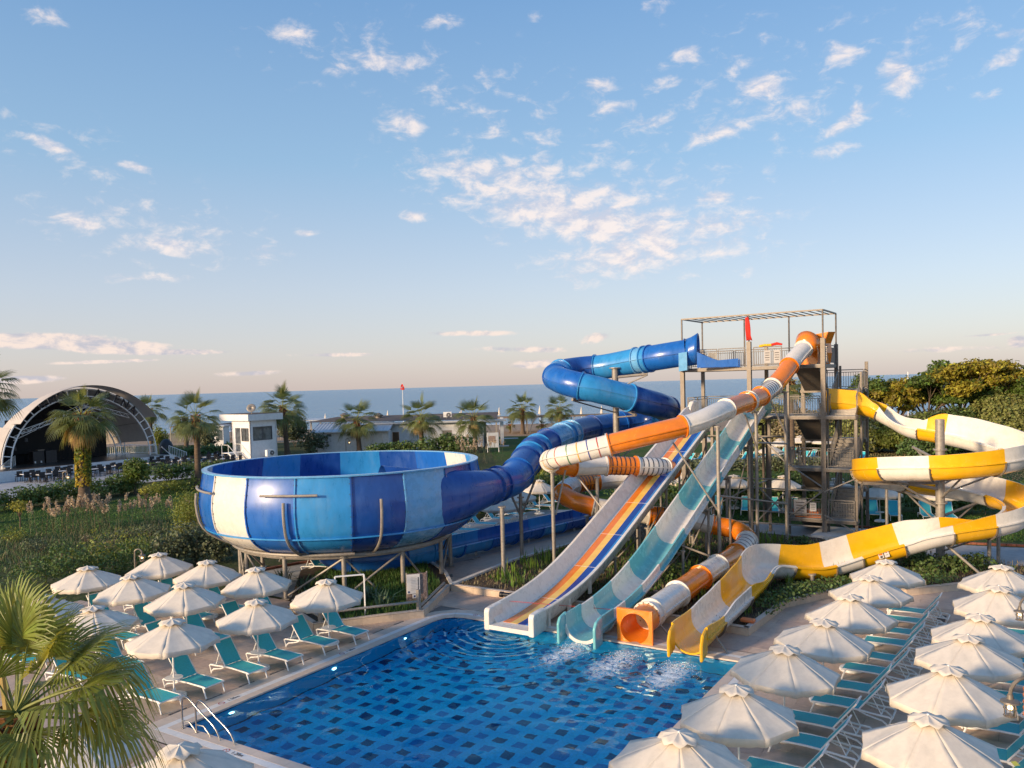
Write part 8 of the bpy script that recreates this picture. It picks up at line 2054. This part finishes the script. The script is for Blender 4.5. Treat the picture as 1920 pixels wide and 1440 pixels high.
rf_ = thing('roof_railing', 'thin metal railing on the right part of the brown roof', 'railing', at(820, 789, 121)); zrl = at(820, 790, 121).z
for u in np.linspace(806, 880, 8): mb = MB(); x = X(u, 121); mb.bar((x, 121, zrl - .2), (x, 121, zrl + .9), .05, .05); mb.build('post', M['steel_light'], rf_)
mb = MB(); mb.bar((X(806, 121), 121, zrl + .9), (X(880, 121), 121, zrl + .9), .05, .05); mb.build('rail', M['steel_light'], rf_)
sb = thing('standing_board', 'grey standing notice board on two legs right of the white building', 'notice board', atz(923, 846)); Yb = 109.0
for u in (913, 934): x = X(u, Yb); mb = MB(); mb.bar((x, Yb, 0), (x, Yb, zat(811, u, Yb)), .12, .08); mb.build('leg', M['whiteplastic'], sb)
mb = MB(); mb.box((X(923.5, Yb), Yb - .06, (zat(811, 923, Yb) + zat(839, 923, Yb)) / 2), (X(934, Yb) - X(913, Yb), .06, zat(811, 923, Yb) - zat(839, 923, Yb))); o = mb.build('board', M['metalroof'], sb)
mb = MB(); mb.box((X(923.5, Yb) - .1, Yb - .10, (zat(817, 923, Yb) + zat(829, 923, Yb)) / 2), ((X(934, Yb) - X(913, Yb)) * .62, .02, (zat(817, 923, Yb) - zat(829, 923, Yb)))); mb.build('poster', M['stonephoto'], o)

# ================================================================== BEACH THINGS
fp = thing('flagpole', 'thin white flagpole with a limp red flag on the beach behind the white building', 'flagpole', (X(757, 150), 150, 0))
mb = MB(); mb.cyl((X(757, 150), 150, -.03), (X(757, 150), 150, zat(718, 757, 150)), .07, 8, .04); mb.build('pole', M['whiteplastic'], fp)
zt_ = zat(719, 757, 150); x0 = X(757, 150); mb = MB(); mb.add([(x0, 149.9, zt_), (x0 + .35, 149.7, zt_ - .7), (x0 - .25, 149.8, zt_ - .35), (x0 + .1, 149.75, zt_ - 1.2), (x0 - .35, 149.8, zt_ - 1.1), (x0 + .42, 149.8, zt_ - 1.15)], [(0, 2, 3), (0, 3, 1), (2, 4, 3), (1, 3, 5)]); o = mb.build('flag', M['red'], fp); o.modifiers.new('cloth', 'SOLIDIFY').thickness = .03
mb = MB(); mb.cyl((x0, 149.6, zt_ - .75), (x0 + .02, 149.58, zt_ - .75), .16, 10); mb.build('white_disc', M['whitecloth'], fp)
for i, (u, v) in enumerate(((610, 785), (727, 779), (936, 773), (865, 777), (1090, 772), (1012, 770), (862, 781), (1128, 770), (552, 790))):
    Y = 158 + 3 * (i % 3); c = at(u, v, Y); t = thing('folded_parasol', 'folded white beach parasol seen above the roofs by the sea', 'folded parasol', (c.x, Y, -.03), 'folded beach parasols')
    mb = MB(); mb.cyl((c.x, Y, c.z - .6), (c.x, Y, c.z + .9), .32, 8, .05); mb.build('cloth', M['canvas'], t, smooth=True); mb = MB(); mb.cyl((c.x, Y, -.03), (c.x, Y, c.z + 1.0), .04, 6); mb.build('pole', M['whiteplastic'], t)
def pergola(label, u0, u1, v, Y, dep, mat, nleg, wavy=False):
    z = zat(v, (u0 + u1) / 2, Y); a, b = X(u0, Y), X(u1, Y); t = thing('pergola', label, 'pergola', ((a + b) / 2, Y, -.03))
    n = int((b - a) / 1.2)
    for i in range(n):
        x = a + (b - a) * (i + .5) / n; mb = MB(); mb.box((x, Y + dep / 2, z + (.18 * math.sin(i * 1.1) if wavy else 0)), ((b - a) / n * .96, dep, .16)); mb.build('roof_panel', M[mat], t)
    for i in range(nleg):
        for yy in (Y + .3, Y + dep - .3): x = a + (b - a) * i / (nleg - 1); mb = MB(); mb.box((x, yy, z / 2 - .05), (.14, .14, z)); mb.build('leg', M['steel_light'], t)
M['thatch'] = pm('thatch', (.25, .16, .09), .95, .3, 3, bump=.6, bscale=6)
pergola('long beach pergola with a thatched brown roof right of the white building', 930, 1165, 781, 150, 7, 'thatch', 9)
pergola('wavy roofed grey pergola on the beach left of the booth', 318, 442, 799, 152, 8, 'roofbrown', 8, True)
pergola('pale shade roof on the beach left of the white building', 525, 600, 789, 150, 9, 'metalroof', 5)
pergola('thatched hut roof among the far trees at the right', 1812, 1868, 731, 112, 6, 'thatch', 4)
hut = thing('beach_hut', 'small white beach hut behind the silvery bush left of the booth', 'hut', at(410, 838, 138).xy.to_3d())
hx0, hx1 = X(398, 138), X(418, 138); mb = MB(); mb.box(((hx0 + hx1) / 2, 139.5, 1.6), (hx1 - hx0, 3, 3.3)); mb.build('wall', M['render_white'], hut); mb = MB(); mb.box(((hx0 + hx1) / 2, 139.4, 3.35), (hx1 - hx0 + .6, 3.6, .2)); mb.build('roof', M['metalroof'], hut); mb = MB(); mb.box((X(412, 138), 137.97, 1.8), (.7, .08, 1.7)); mb.build('window', M['glass'], hut)
ar_ = thing('arched_trellis', 'dark thin arched garden frame on the beach lawn between the palms', 'trellis', atz(1016, 815))
Yt = 143.0; cxx = X(1017, Yt); rw = X(1040, Yt) - cxx; zt2 = zat(779, 1017, Yt)
for dy in (0, 2.0): mb = MB(); mb.tube([Vector((cxx + rw * math.cos(a), Yt + dy, zt2 * math.sin(a))) for a in np.linspace(0, PI, 24)], .07, 5); mb.build('arch', M['alu'], ar_)
for a in np.linspace(.3, PI - .3, 7): mb = MB(); p = Vector((cxx + rw * math.cos(a), Yt, zt2 * math.sin(a))); mb.cyl(p, p + Vector((0, 2, 0)), .04, 5); mb.build('bar', M['alu'], ar_)
# rows of beach loungers and parasol poles, far off
bl = MB()
# white stepping slabs in the beach lawn
for i, (u, v, w) in enumerate(((955, 822, 3.0), (943, 836, 1.8))):
    mb = MB(); c = atz(u, v, -.03); mb.box(c, (w, 2.2, .06)); tag(mb.build('stone_slab', M['paving_grey']), 'flat pale stone slab in the lawn by the round bush, %s one' % ('larger' if i == 0 else 'smaller'), 'stone slab')
# masts of yachts far out
ym = thing('sailing_mast', 'thin white mast seen above the far trees against the sea', 'mast', (X(1703, 170), 172, 0)); mb = MB(); mb.cyl((X(1703, 170), 170, -.03), (X(1703, 170), 170, zat(697, 1703, 170)), .10, 6); mb.build('pole', M['whiteplastic'], ym)
